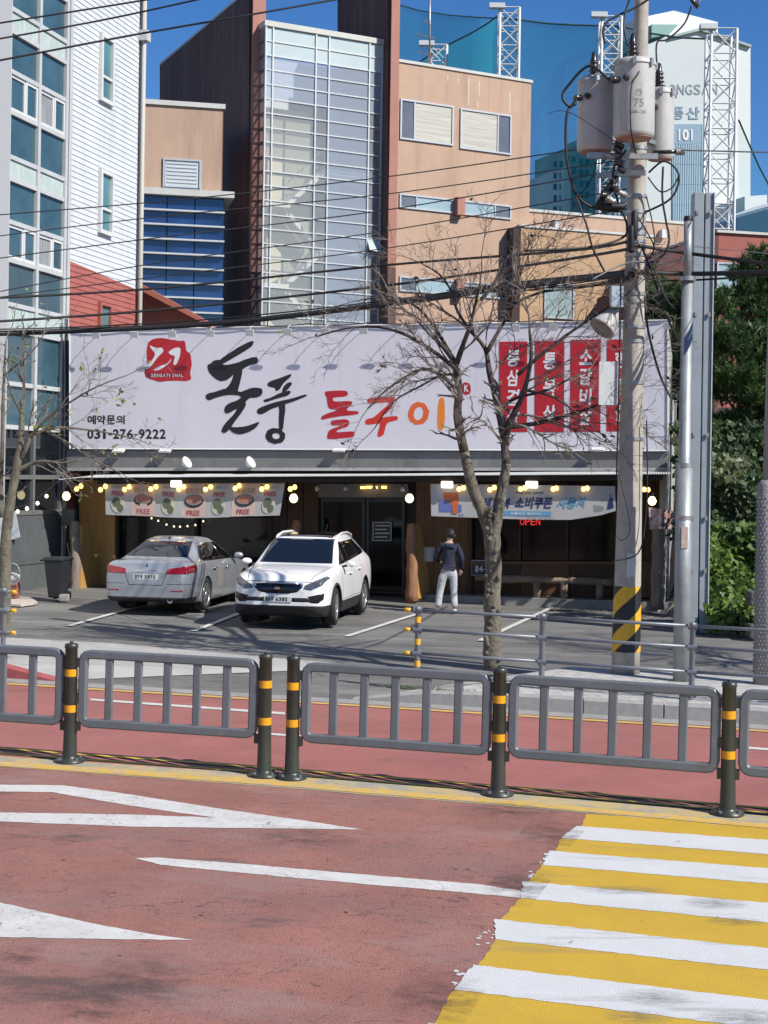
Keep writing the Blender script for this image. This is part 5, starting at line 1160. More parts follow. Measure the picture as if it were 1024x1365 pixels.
prs = [((102, 652), (108, 648), 'left of the dish banner'), ((134, 653), (140.5, 648.5), 'at the left edge of the dish banner'), ((166, 652.5), (172.5, 649), 'over the first dish panel'), ((201, 652), (208, 649), 'over the second FREE panel'), ((238.5, 652.5), (245, 649), 'right of the square lamp'), ((274, 652.5), (281, 649), 'over the middle of the dish banner'), ((313.5, 651), (319, 647.5), 'over the third dish plate'), ((349, 652), (356, 649), 'over the last FREE panel'), ((387, 652), (393, 649.5), 'right of the dish banner'), ((612, 652), (618, 650.5), 'left of the left tree limb'), ((653, 653), (659, 650), 'between the two tree limbs'), ((694, 652), (700, 650.5), 'over the navy lettering'), ((737.5, 652), (742, 651), 'over the blue lettering'), ((778, 652), (783, 651), 'over the right part of the coupon banner'), ((859, 652.5), (864, 653), 'right of the utility pole')]
for a, b, t in prs:
    bulb(*a, .9, 3.3, warm, 'lower left bulb of the lit pair '+t, 'bulb', gb); bulb(*b, .9, 3.3, warm, 'upper right bulb of the lit pair '+t, 'bulb', gb)
for x, y, t in ((423, 651.5, 'left of the entrance'), (461, 651, 'above the left door leaf'), (499, 652, 'above the right door leaf'), (536.5, 652, 'right of the entrance')): bulb(x, y, .5, 3.4, dimb, 'unlit bulb hanging under the awning '+t, 'bulb', 'unlit bulbs above the entrance')
gg_ = 'round glowing globe lamps'
for x, y, r_, t in ((88.5, 661.5, 5.6, 'left of the awning by the dark wall'), (391.5, 664.5, 5.8, 'between the dish banner and the entrance'), (546, 664.5, 5.8, 'right of the entrance'), (869.5, 668, 5.8, 'above the small flapping banner')): bulb(x, y, .55, r_, warmw, 'round glowing globe lamp '+t, 'lamp', gg_, name='globe_lamp')
for x, y, t in ((235, 645, 'over the dish banner'), (596, 646, 'over the orange print of the coupon banner'), (709, 646, 'over the navy lettering')):
    c = FS.pt(x, y, .95); o = MB().box(c, (.26, .06, .15), FS.e).build('square_lamp', flood, None, loc=c, bevel=.02); tag(o, 'square glowing lamp under the awning '+t, 'lamp', 'square lamps under the awning')
for x, y in ((484, 650), (492, 649.5), (500, 650), (512, 649.5)): 
    c = FS.pt(x, y, WO); MB().box(c, (.12, .05, .06), FS.e).build('transom_light', warm, shop)
# festoon to the left tree and the string of small bulbs under the dish banner
ft = [(78, 641), (62, 655), (49, 664), (35, 673), (23, 676), (4, 682)]
dd = [33, 32, 31, 30, 29, 27.5]
o = MB().tube([P(*q, d) for q, d in zip(ft, dd)], .008, 4).build('festoon_cable', wire, None, loc=P(*ft[0], 33)); tag(o, 'thin cable carrying bulbs from the awning corner to the left tree', 'cable')
pear = mat('bulb_clear_lit', (.8, .78, .7), .3, emit=(1, .85, .6), estr=1.3)
for (x, y, d, t) in ((62, 661.5, 32, 'nearest the awning'), (50, 671, 31, 'second from the awning'), (36, 678, 30, 'third from the awning'), (23.5, 682, 29, 'nearest the left tree')): bulb(x, y, 0, 2.6, pear, 'clear pear bulb on the slanting cable, '+t, 'bulb', 'pear bulbs on the slanting cable', d=d)
sb = thing('light_string', FS.pt(235, 700, WO), 'short string of tiny bulbs sagging inside the left window', 'string lights')
pts = [(202, 690.5), (211, 694), (222, 699), (232, 701.5), (240, 701.8), (250, 701), (260.5, 699.5), (271, 694.5)]
MB().tube([FS.pt(x, y-2, WO+.0) for x, y in pts], .005, 3).build('cable', wire, sb)
for x, y in pts: c = FS.pt(x, y, WO); MB().lathe([(.01, -.03), (.025, -.01), (.012, .02)], c, n=8).build('bulb', pear, sb)
# ---- bins, bricks, hose and sheet at the left
g0 = Gp(83, 800, .012)
bi = thing('wheelie_bin', g0, 'dark grey wheelie bin standing beside the grey log post', 'bin'); bm_ = mat('bin_plastic', (.022, .025, .03), .5)
H_ = .95; mb = MB(); e = FS.e; n_ = FS.n; U = Vector((0, 0, 1))
def frust(c, w0, d0, w1, d1, z0, z1): return [c+e*sx*(w0 if k == 0 else w1)+n_*sy*(d0 if k == 0 else d1)+U*(z0 if k == 0 else z1) for k in (0, 1) for sx, sy in ((-1, 1), (1, 1), (1, -1), (-1, -1))]
def frb(c, w0, d0, w1, d1, z0, z1): m = MB(); m.add(frust(c, w0, d0, w1, d1, z0, z1), [[3, 2, 1, 0], [4, 5, 6, 7], [0, 1, 5, 4], [1, 2, 6, 5], [2, 3, 7, 6], [3, 0, 4, 7]]); return m
c = g0-e*.1; frb(c, .14, .19, .21, .28, .06, .85).build('body', bm_, bi, fixn=True, bevel=.02); frb(c, .23, .31, .22, .29, .85, .92).build('lid', bm_, bi, fixn=True, bevel=.02)
for s in (-1, 1): MB().lathe([(.09, -.03), (.09, .03)], c+e*s*.15-n_*.2+U*.09, e, 14).build('wheel', black, bi)
MB().tube([c+e*-.28+n_*.1+U*.86, c+e*-.36+n_*.1+U*.84, c+e*-.36-n_*.2+U*.84, c-e*.28-n_*.2+U*.86], .02, 6).build('handle', bm_, bi)
bb_ = Gp(97, 800, .012); 
def cblock(x, y, sx, sz, m, label, rot=0., name='concrete_block', cat='block'):
    g = Gp(x, y, .012); o = MB().box(g+Vector((0, 0, sz/2)), (sx, .18, sz), (math.cos(rot), math.sin(rot), 0)).build(name, m, None, loc=g, bevel=.012); tag(o, label, cat); return o
cblock(85.5, 801, .19, .14, conc, 'small concrete block lying in front of the wheelie bin')
brk = mat('old_brick', (.30, .12, .09), .85, var=.3, vscale=8, bump=.5)
st_ = thing('brick_stack', Gp(14, 800, .012), 'short stack of old red bricks under a white sack by the left tree', 'brick stack')
for k in range(4): MB().box(Gp(14, 800, .012)+Vector((rnd.uniform(-.01, .01), rnd.uniform(-.02, .02), .05+k*.095)), (.36, .2, .085), FS.e).build('brick', brk, st_, bevel=.008)
sk_ = Gp(14, 800, .012)+Vector((0, 0, .42)); o = MB().lathe([(.14, 0), (.2, .05), (.17, .12), (.08, .16)], sk_, n=14).build('sack', mat('sack_white', (.6, .6, .58), .7, bump=.6, bscale=12), None, loc=sk_); tag(o, 'crumpled white sack resting on the brick stack', 'sack')
shp = [(10, 800), (22, 795), (40, 796), (50, 802), (44, 804), (28, 806), (12, 805)]
o = MB().prism([Gp(x, y, .05) for x, y in shp], (0, 0, -.04)).build('flattened_carton', mat('carton_pale', (.60, .52, .46), .8, var=.2, vscale=5), None, loc=Gp(30, 801)); tag(o, 'pale flattened carton lying on the ground right of the bricks', 'carton')
ho = thing('garden_hose', Gp(18, 800, .5), 'coiled white garden hose hanging behind the left tree trunk', 'hose')
for k in range(3):
    cc = P(14+k*1.5, 765, 31.0-k*.03); pts = [cc+Vector((math.cos(t)*(.09+.03*k), 0, math.sin(t)*(.16+.03*k))) for t in [q*math.pi/9 for q in range(19)]]; MB().tube(pts, .010, 6).build('coil', mat('hose_grey', (.4, .4, .4), .5), ho)
o = MB().prism([P(*q, 33.5) for q in ((8, 682), (20, 682), (26.5, 716), (8, 722))], (.0, .05, 0)).build('white_board', mat('board_pale', (.52, .56, .60), .6), None, loc=P(15, 720, 33.5)); tag(o, 'pale sheet of board leaning behind the left tree trunk', 'board')
o = MB().box(FS.pt(92, 690, .1), (.32, .12, .4), FS.e).build('meter_box', mat('meter_grey', (.10, .11, .10), .6), None, loc=FS.pt(92, 690, .1)); tag(o, 'dim grey meter box mounted beside the log post top', 'box')
# cables on the narrow red wall strip left of the sign
for k, x in enumerate((86.5, 88, 89.5)):
    pts = [P(x+rnd.uniform(-.6, .6), 425+q*14, 35.6) for q in range(13)]; o = MB().tube(pts, .018, 5).build('wall_cable', wire if k else gal, None, loc=pts[-1]); tag(o, ('pale conduit', 'black cable', 'thicker black cable')[k]+' running down the red wall strip left of the sign', 'cable')
# stone/curb pieces and path joint on the left lot
# ================================================================ TREES
barkt = mat('bark_lichen', (.165, .14, .105), .9, var=.35, vscale=9, bump=.9, bscale=35); overlay(barkt, (.21, .24, .15), 7, .5, .66, None, .7, 6, 3.); overlay(barkt, (.06, .05, .045), 16, .56, .7, (1, 1, .5), .7, 6, 7.)
barkd = mat('bark_dark', (.075, .058, .048), .85, var=.35, vscale=8, bump=.4, bscale=60)
twm = mat('twig_brown', (.21, .175, .15), .8, var=.3, vscale=3)
def leafm(name, c, tr=.5, c2=None, vs_=2.):
    m = bpy.data.materials.new(name); m.use_nodes = True; n = m.node_tree.nodes; l = m.node_tree.links; b = n['Principled BSDF']; out = n['Material Output']
    tl = n.new('ShaderNodeBsdfTranslucent'); mx = n.new('ShaderNodeMixShader'); mx.inputs[0].default_value = tr*.6
    tc = n.new('ShaderNodeTexCoord'); nz = n.new('ShaderNodeTexNoise'); nz.inputs['Scale'].default_value = vs_; nz.inputs['Detail'].default_value = 4; l.new(tc.outputs['Object'], nz.inputs['Vector'])
    rp = n.new('ShaderNodeMapRange'); rp.inputs[1].default_value = .35; rp.inputs[2].default_value = .65; l.new(nz.outputs[0], rp.inputs[0])
    cm = n.new('ShaderNodeMix'); cm.data_type = 'RGBA'; l.new(rp.outputs[0], cm.inputs[0]); cm.inputs[6].default_value = (*c, 1); cm.inputs[7].default_value = (*(c2 or tuple(q*.55 for q in c)), 1)
    l.new(cm.outputs[2], b.inputs['Base Color']); l.new(cm.outputs[2], tl.inputs[0]); b.inputs['Roughness'].default_value = .5
    l.new(b.outputs[0], mx.inputs[1]); l.new(tl.outputs[0], mx.inputs[2]); l.new(mx.outputs[0], out.inputs[0]); return m
lyel = leafm('leaf_yellow_green', (.30, .30, .05), .5, (.16, .20, .04), 5); lbrn = leafm('leaf_brown', (.10, .06, .03), .3)
def rvec(r): 
    while True:
        v = Vector((r.uniform(-1, 1), r.uniform(-1, 1), r.uniform(-1, 1)))
        if .1 < v.length < 1: return v.normalized()
class Tree:
    def __init__(s, seed, centre, droop=.25): s.r = random.Random(seed); s.mb = MB(); s.c = centre; s.leaf = MB(); s.leaf2 = MB(); s.droop = droop; s.tips = []
    def grow(s, p, d, L, rad, lv):
        r = s.r; n = 5 if lv < 3 else 4; pts = [p]; d = d.normalized(); q = p
        wob = .22 if lv < 3 else .3
        for i in range(n):
            d = (d+rvec(r)*wob+Vector((0, 0, -s.droop*.35*(i/n)*(1 if lv > 1 else .3)))).normalized(); q = q+d*L/n; pts.append(q)
        s.mb.tube(pts, [max(.0028, rad*(1-.75*i/n)) for i in range(n+1)], 5 if lv < 2 else 3, False)
        s.tips.append((pts[-1], d, lv))
        if lv >= 4 or L < .14: return
        k = int(L/(.16 if lv == 1 else .108 if lv == 2 else .085))
        for j in range(k):
            f = r.uniform(.15, 1.0); i = min(n-1, int(f*n)); a = pts[i].lerp(pts[i+1], f*n-i); dd = (pts[i+1]-pts[i]).normalized()
            o = (dd.cross(rvec(r))).normalized(); nd = dd*r.uniform(.45, .9)+o*r.uniform(.5, 1.0)+Vector((0, 0, .12)); out = (a-s.c); nd += out.normalized()*.25
            s.grow(a, nd, L*r.uniform(.25, .5)*(1.15-f*.4), rad*.5, lv+1)
    def limb(s, pix, d0, rr, dd=None, sub=9, Lr=(.7, 1.4), lv=1, into=None, n=8):
        PXM = d0/FPX; pts = [P(x, y, d0+(dd[i] if dd else 0)) for i, (x, y) in enumerate(pix)]; m = len(pts)
        rad = [(rr[0]+(rr[1]-rr[0])*i/(m-1))*PXM for i in range(m)]
        # smooth the path
        sp = []; sr_ = []
        for i in range(m-1):
            a, b, c, e = pts[max(i-1, 0)], pts[i], pts[i+1], pts[min(i+2, m-1)]
            for t in (0, .33, .67): sp.append(.5*((2*b)+(c-a)*t+(2*a-5*b+4*c-e)*t*t+(3*b-a-3*c+e)*t**3)); sr_.append(rad[i]*(1-t)+rad[i+1]*t)
        sp.append(pts[-1]); sr_.append(rad[-1]); sr_ = [q*s.r.uniform(.93, 1.09) for q in sr_]
        (into or s.mb).tube(sp, sr_, n)
        for j in range(sub):
            f = s.r.uniform(.12, 1.0); i = min(len(sp)-2, int(f*(len(sp)-1))); a = sp[i]; dd_ = (sp[i+1]-sp[i]).normalized(); o = dd_.cross(rvec(s.r)).normalized(); out = (a-s.c); nd = dd_*.55+o*.8+out.normalized()*.5+Vector((0, 0, .1))
            s.grow(a, nd, s.r.uniform(*Lr), max(.006, sr_[i]*.45), lv+1)
        s.grow(sp[-1], sp[-1]-sp[-2], Lr[1]*.8, sr_[-1]*.9, lv+1)
    def leaves(s, mbx, prob, size, sel=lambda p: True, lvmin=3):
        for p, d, lv in s.tips:
            if lv < lvmin or not sel(p) or s.r.random() > prob: continue
            for _ in range(s.r.choice((1, 1, 2, 3))):
                a = rvec(s.r); b = a.cross(rvec(s.r)).normalized(); c = p+rvec(s.r)*.04; z = size*s.r.uniform(.6, 1.3)
                mbx.quad(c, c+a*z*.5+b*z*.28, c+a*z, c+a*z*.5-b*z*.28)
TD = Gp(657, 887, .16).y; tb = onG(Gp(657, 887, .16), .16)
tr = thing('bare_tree', tb, 'nearly leafless forked street tree with lichened trunk standing in front of the sign', 'tree')
T1_ = Tree(11, P(640, 520, TD), .3)
tk = MB(); T1_.limb([(657, 892), (656, 860), (657, 830), (656, 800), (658, 770), (657, 735), (656, 712)], TD, (12, 10.3), sub=0, into=tk, n=16)
mbk = T1_.mb; T1_.mb = MB(); T1_.tips = []
T1_.limb([(656, 722), (650, 700), (642, 678), (632, 655), (624, 625), (619, 601)], TD, (9, 6.3), sub=0, into=tk, n=12); T1_.limb([(656, 722), (662, 695), (667, 665), (672, 640), (675, 618)], TD, (9, 6), sub=0, into=tk, n=12)
for s_, k in ((random.Random(9), 30),):
    for _ in range(k):
        yy = s_.uniform(660, 880); c = P(657+s_.uniform(-9, 9), yy, TD-.12); tk.lathe([(.04, -.02), (.03, .02), (.01, .035)], c, (s_.uniform(-.6, .6), -1, 0), 6)
tk.build('trunk', barkt, tr)
lm = MB()
L = T1_.limb
L([(619, 603), (610, 554), (612, 520), (606, 485), (596, 468), (586, 458)], TD, (6.2, 2.8), sub=3, into=lm)
L([(675, 620), (671, 578), (661, 531), (652, 493), (647, 465), (628, 442)], TD, (6, 2.3), (0, .1, .2, .2, .3, .4), sub=4, into=lm)
L([(607, 490), (618, 458), (626, 436), (634, 405), (640, 378)], TD, (4, 1.2), (0, -.1, -.2, -.3, -.5), sub=6, into=lm)
L([(672, 578), (684, 554), (699, 521), (708, 478), (706, 440)], TD, (5, 1.6), (0, -.1, -.2, -.4, -.6), sub=6, into=lm)
L([(676, 570), (717, 564), (755, 554), (802, 538), (830, 520)], TD, (3.6, 1.), (0, .1, .0, .1, .0), sub=9, into=lm)
L([(650, 468), (670, 432), (685, 404), (690, 376), (700, 352)], TD, (3.2, 1.), (.2, .3, .2, .4, .5), sub=7, into=lm)
L([(606, 490), (580, 470), (545, 448), (505, 436), (460, 438), (425, 448)], TD, (3.2, .9), (0, .2, .1, .3, .2, .3), sub=9, into=lm, Lr=(.5, 1.0))
L([(608, 520), (596, 506), (570, 492), (545, 500), (515, 520), (490, 545)], TD, (3.2, .9), (0, -.2, -.3, -.5, -.6, -.7), sub=10, into=lm, Lr=(.5, 1.0))
L([(610, 500), (590, 500), (560, 515), (525, 535), (500, 570)], TD, (2.2, .8), (0, .3, .5, .7, .8), sub=7, into=lm, Lr=(.4, .9))
L([(600, 470), (575, 430), (550, 405), (520, 395), (480, 400)], TD, (2.8, .8), (.1, .3, .5, .6, .8), sub=8, into=lm, Lr=(.5, 1.1))
L([(628, 442), (610, 415), (600, 385), (585, 365), (560, 350)], TD, (2.4, .8), (.4, .3, .4, .3, .5), sub=8, into=lm, Lr=(.5, 1.0))
L([(690, 500), (725, 470), (765, 440), (810, 410), (845, 385)], TD, (2.8, .8), (-.2, -.3, -.4, -.5, -.7), sub=10, into=lm, Lr=(.6, 1.2))
L([(686, 404), (720, 390), (760, 385), (810, 378)], TD, (2.2, .8), (.2, .5, .6, .8), sub=8, into=lm, Lr=(.5, 1.1))
L([(664, 545), (690, 530), (730, 520), (770, 500), (810, 490)], TD, (2.6, .8), (.1, .4, .6, .8, 1.0), sub=9, into=lm, Lr=(.5, 1.0))
L([(700, 520), (740, 530), (780, 560), (815, 590)], TD, (2., .7), (0, -.4, -.5, -.6), sub=6, into=lm, Lr=(.4, .9))
L([(640, 400), (660, 375), (670, 350), (690, 340)], TD, (2., .7), (-.5, -.3, -.2, 0), sub=6, into=lm, Lr=(.5, .9))
lm.build('limbs', barkd, tr); tag(T1_.mb.build('twigs', twm, tr), kind='stuff')
T1_.leaves(T1_.leaf2, .014, .09); T1_.leaves(T1_.leaf, .006, .08)
tag(T1_.leaf2.build('dry_leaves', lbrn, tr), kind='stuff'); tag(T1_.leaf.build('green_leaves', lyel, tr), kind='stuff')
tr_b_ = copy_tree(tr, loc=(9.6, 21.8, .02), rz=2.1, label='unseen bare street tree added farther along the kerb to the right for its shadow')  # copy added out of view to throw branch shadows on the lot
# left tree
LD = 24.5; lb_ = P(4, 812, LD); lb_.z = G(lb_.x, lb_.y)+.1
tr2 = thing('street_tree', lb_, 'scraggy street tree at the left edge with a few yellow green leaves', 'tree')
T2_ = Tree(23, P(10, 600, LD), .2); tk = MB()
T2_.limb([(4, 880), (5, 830), (6, 790), (7, 750), (8, 715), (11, 690), (15, 662), (20, 636), (24, 612), (28, 585), (29, 555), (30, 534)], LD, (10, 3), sub=0, into=tk, n=12)
T2_.limb([(2, 690), (1, 650), (3, 600), (4, 540), (6, 490), (8, 455)], LD+.4, (4, 1.2), sub=5, into=tk, Lr=(.4, .9))
tk.build('trunk', barkt, tr2); lm = MB()
T2_.limb([(22, 628), (42, 618), (60, 615), (82, 617), (110, 612)], LD, (3.2, .9), (0, 0, -.1, -.2, -.2), sub=5, into=lm, Lr=(.4, .8))
T2_.limb([(27, 612), (36, 596), (42, 580), (58, 573), (70, 560), (78, 545)], LD, (3.2, 1.), (0, -.1, 0, .1, .1, .1), sub=6, into=lm, Lr=(.4, .9))
T2_.limb([(42, 580), (75, 570), (110, 572), (150, 578), (185, 586)], LD, (2., .7), (0, .2, .4, .5, .6), sub=9, into=lm, Lr=(.4, .8))
T2_.limb([(36, 590), (60, 560), (95, 535), (130, 515), (170, 500)], LD, (2., .7), (0, -.2, -.3, -.4, -.4), sub=8, into=lm, Lr=(.4, .8))
T2_.limb([(29, 552), (20, 535), (14, 520), (8, 500)], LD, (1.6, .7), (0, -.2, -.3, -.4), sub=5, into=lm, Lr=(.4, .7))
T2_.limb([(60, 575), (90, 590), (120, 610), (160, 630)], LD, (1.4, .7), (.1, 0, -.1, -.2), sub=5, into=lm, Lr=(.3, .6))
T2_.limb([(6, 500), (30, 480), (50, 460), (60, 440)], LD, (1.6, .7), (.4, .3, .3, .3), sub=4, into=lm, Lr=(.4, .7))
lm.build('limbs', barkt, tr2); tag(T2_.mb.build('twigs', twm, tr2), kind='stuff')
T2_.leaves(T2_.leaf, .07, .085); T2_.leaves(T2_.leaf2, .05, .08)
tag(T2_.leaf.build('green_leaves', lyel, tr2), kind='stuff'); tag(T2_.leaf2.build('dry_leaves', lbrn, tr2), kind='stuff')
# ---- hillside, pines and shrubs at the right
hs_ = MB(); hx0 = 7.2; N1, N2 = 24, 16; r = random.Random(4); vs = []
for j in range(N2+1):
    for i in range(N1+1):
        X = hx0-.2*j*.0+i*1.6; Y = 29.5+j*1.5; z = G(X, Y)+.1+min(5.0, max(0, (j-1)*.55)+max(0, (i-.0)*.12))+noise.noise(Vector((X*.6, Y*.6, 1)))*.35*(j > 0); vs.append(Vector((X+(.25*j if i == 0 else 0), Y, z)))
hs_.smooth = True; hs_.add(vs, [[j*(N1+1)+i, j*(N1+1)+i+1, (j+1)*(N1+1)+i+1, (j+1)*(N1+1)+i] for j in range(N2) for i in range(N1)]); struct(hs_.build('hillside', mat('hill_soil', (.05, .05, .03), .95, var=.4, vscale=2, bump=.6, bscale=9)))
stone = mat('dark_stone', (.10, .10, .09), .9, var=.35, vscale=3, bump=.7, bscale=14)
rw = thing('retaining_wall', P(975, 880, 27.2), 'low dark stone retaining wall in shade under the ivy at the right', 'wall')
r = random.Random(8)
for j in range(3):
    for i in range(14):
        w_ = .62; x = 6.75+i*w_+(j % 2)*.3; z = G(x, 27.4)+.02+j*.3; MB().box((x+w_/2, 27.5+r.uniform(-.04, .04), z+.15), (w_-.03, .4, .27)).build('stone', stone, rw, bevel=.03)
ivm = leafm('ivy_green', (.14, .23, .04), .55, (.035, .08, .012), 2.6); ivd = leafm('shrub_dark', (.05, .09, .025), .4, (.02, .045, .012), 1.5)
def leafmass(mbx, fn, n, size, r, up=.5):
    for _ in range(n):
        p, nn = fn(r); a = (nn*.35+rvec(r)*.8+Vector((0, 0, -.25))).normalized(); b = a.cross((nn+rvec(r)*.6).normalized()).normalized(); z = size*r.uniform(.4, 1.5)
        mbx.quad(p, p+a*z*.35+b*z*.42, p+a*z, p+a*z*.35-b*z*.42)
def bank(x0, x1, y0, y1, d0, d1, amp, seed):
    def fn(r):
        amp_ = amp*1.5; x = r.uniform(x0, x1); t = r.random()**.8; y = y1+(y0-y1)*t; d = d0+(d1-d0)*t; q = P(x, y, d); k = noise.noise(Vector((q.x*1.1, q.z*1.1, seed)))
        q.y -= k*amp_+r.random()**2*.35-.2*r.random(); q.x += .2*noise.noise(Vector((q.z*2, q.x, seed))); return q, Vector((.2, -.8, .5))
    return fn
r = random.Random(31); mb = MB(); leafmass(mb, bank(938, 1120, 700, 842, 28.3, 29.6, .7, 3), 9000, .13, r)
iv = tag(mb.build('ivy_bank', ivm, None, loc=P(975, 842, 28)), 'bright green ivy covered bank between the steel column and the right edge pole', 'ivy', kind='thing')
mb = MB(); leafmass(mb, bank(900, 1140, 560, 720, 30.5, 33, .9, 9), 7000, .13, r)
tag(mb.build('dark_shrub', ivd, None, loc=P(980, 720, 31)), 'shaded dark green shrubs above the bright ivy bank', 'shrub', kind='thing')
mb = MB(); leafmass(mb, bank(938, 985, 610, 640, 29.6, 29.8, .3, 5), 160, .15, r)
tag(mb.build('pale_shrub', leafm('leaf_pale', (.15, .18, .08), .5), None, loc=P(965, 650, 29.7)), 'small sprig of pale sunlit leaves in front of the dark shrubs', 'shrub')
ndl = leafm('pine_needle', (.085, .15, .04), .3, (.03, .07, .02), .8); pbark = mat('pine_bark', (.14, .09, .065), .9, var=.4, vscale=6, bump=.8, bscale=25)
def pine(base, top, r_, clusters, seed, label, nt=26):
    r = random.Random(seed); root = thing('pine_tree', base, label, 'tree', 'pines on the hillside'); tk = MB(); pts = [base.lerp(top, k/7)+Vector((math.sin(k*1.3+seed)*.12, 0, 0)) for k in range(8)]; tk.tube(pts, [r_*(1-.75*k/7) for k in range(8)], 10)
    nb = MB()
    for (x, y, d, rx, rz) in clusters:
        c = P(x, y, d); k = int(rx*rz/6.5)
        t = min(7, max(1, int((c.z-base.z)/(top.z-base.z)*6))); q = pts[t]; tk.tube([q, q.lerp(c, .5)+Vector((0, 0, .1)), c], [.05, .035, .015], 6)
        for _ in range(k):
            v = rvec(r)*(r.random()**.45); p = c+Vector((v.x*rx, v.y*rx*.9, v.z*rz))/FPX*d; ax = (rvec(r)*.6+Vector((0, 0, .75))+Vector((v.x, v.y, 0))*.5).normalized(); L_ = r.uniform(.13, .24)
            for _ in range(nt):
                dr_ = (ax+rvec(r)*.75).normalized(); s_ = dr_.cross(rvec(r)).normalized()*.015; o = p+ax*r.uniform(-.12, .12); nb.quad(o-s_, o+s_, o+dr_*L_)
    tk.build('trunk', pbark, root); tag(nb.build('crown', ndl, root), kind='stuff')
    return root
pine(P(960, 700, 36), P(945, 420, 36), .22, [(905, 400, 36, 34, 22), (880, 415, 36.5, 26, 22), (890, 455, 36, 30, 22), (955, 405, 35.8, 26, 26), (925, 430, 36, 30, 24), (880, 500, 36.5, 26, 26), (905, 480, 36, 26, 20), (915, 520, 36, 26, 22), (870, 385, 37, 20, 14), (950, 470, 35.6, 30, 20)], 1, 'left pine behind the steel column with its crown reaching over the sign end')
pine(P(1000, 700, 34.5), P(1005, 430, 34.5), .25, [(1000, 460, 34.2, 34, 26), (965, 450, 34.4, 26, 22), (1030, 480, 34.5, 34, 34), (985, 500, 34.2, 40, 20), (1010, 530, 34.2, 34, 20), (960, 520, 34.6, 26, 20), (995, 560, 34.6, 34, 16), (960, 570, 34.6, 26, 16), (1050, 540, 34.5, 40, 34)], 2, 'middle pine with broad sunlit tufts left of the right edge pole')
pine(P(1040, 660, 38), P(1030, 330, 38), .25, [(1010, 350, 37.8, 22, 22), (1000, 385, 37.8, 30, 24), (1040, 375, 38, 34, 34), (1015, 420, 37.8, 30, 26), (985, 365, 38, 16, 16), (1060, 420, 38, 40, 40), (990, 420, 38, 20, 16)], 3, 'tallest pine at the right edge rising beside the red building')
pine(P(1075, 720, 33), P(1090, 500, 33), .2, [(1075, 560, 33, 40, 34), (1110, 520, 33, 44, 40), (1060, 600, 33, 34, 26), (1100, 620, 33, 40, 30)], 4, 'outermost pine to the right of the edge pole')
# grass tuft and scattered leaves
gr = MB(); r = random.Random(77)
for _ in range(260):
    s = (Gp(800, 905)-K0).dot(KD)+r.gauss(0, .3); p = alongK(s-2.05+r.uniform(-.3, .3), .2+r.random()*.12, .15); a = rvec(r); a.z = abs(a.z)+.6; a.normalize(); b = a.cross(rvec(r)).normalized()*.004; gr.quad(p-b, p+b, p+a*r.uniform(.03, .09))
tag(gr.build('grass_tuft', leafm('grass_green', (.10, .16, .03), .4)), kind='stuff')
lf = MB()
for _ in range(300):
    if r.random() < .88: x, y = r.uniform(-10, 1024), r.uniform(805, 935)
    else: x, y = r.uniform(0, 1024), r.uniform(940, 1300)
    p = Gp(x, y, .02 if x < 560 or y > 935 else .17); t = r.uniform(0, 6.28); z = r.uniform(.01, .026); a = Vector((math.cos(t), math.sin(t), r.uniform(-.2, .4)))*z; b = Vector((-math.sin(t), math.cos(t), r.uniform(-.2, .2)))*z*.5; lf.quad(p-a, p-b, p+a, p+b)
tag(lf.build('fallen_leaves', leafm('leaf_fallen', (.24, .17, .08), .2, (.10, .07, .04), 3)), kind='stuff')
# ================================================================ CABLES
cab = wire
def cable(pts, r_, label, m=None, group='overhead cables', name='overhead_cable', n=5, sag=0., subs=14):
    W = [P(*p) for p in pts]; out = []; r_ = r_*.8
    for i in range(len(W)-1):
        a, b, c, e = W[max(i-1, 0)], W[i], W[i+1], W[min(i+2, len(W)-1)]
        for k in range(subs): t = k/subs; q = .5*((2*b)+(c-a)*t+(2*a-5*b+4*c-e)*t*t+(3*b-a-3*c+e)*t**3); q.z -= sag*4*t*(1-t); out.append(q)
    out.append(W[-1]); o = MB().tube(out, r_, n).build(name, m or cab, None, loc=out[0]); return tag(o, label, 'cable', group)
PX_ = PD
w_ = .014
thin = [([(-60, 40, 27), (175, 3, 27.5), (330, -24, 27)], .023, 'topmost thin cable crossing the upper left corner'), ([(-60, 62, 27), (130, 28, 27.5), (270, -2, 27)], .023, 'second cable crossing the upper left corner in front of the siding'),
 ([(-60, 92, 27), (170, 48, 27.5), (320, 22, 27.5), (455, -2, 28)], .026, 'third cable rising over the brown fin towards the top edge'),
 ([(-60, 291, 27), (240, 266, 28), (520, 235, 28), (830, 190, PX_)], .014, 'thin grey wire crossing the stair tower high up'), ([(-60, 322, 27), (200, 290, 28), (520, 258, 28), (830, 213, PX_)], .013, 'thin wire just below the upper grey wire over the tower'),
 ([(-60, 352, 27), (200, 318, 28), (500, 282, 28), (835, 225, PX_)], .014, 'wire crossing the middle of the stair tower'), ([(-60, 400, 27), (200, 352, 28), (500, 310, 28), (835, 252, PX_)], .013, 'wire crossing the tower above the open pane'),
 ([(-60, 404, 27), (200, 370, 28), (500, 333, 28), (838, 278, PX_)], .013, 'wire meeting the pole beside the lattice mast')]
for p_, r_, t in thin: cable(p_, r_, t)
cable([(-60, 400, 27), (200, 385, 28), (520, 353, 28), (760, 334, 24), (838, 322, PX_-.2)], .029, 'thick black cable reaching the pole above the low wing')
cable([(-60, 432, 27), (200, 414, 28), (520, 380, 28), (760, 345, 24), (838, 332, PX_-.2)], .031, 'thick black cable just under the upper thick one')
cable([(-60, 446, 27), (100, 441, 28), (300, 430, 28), (520, 405, 27), (700, 380, 24.5), (836, 364, PX_-.25)], .066, 'thickest bundled black cable running across just above the sign')
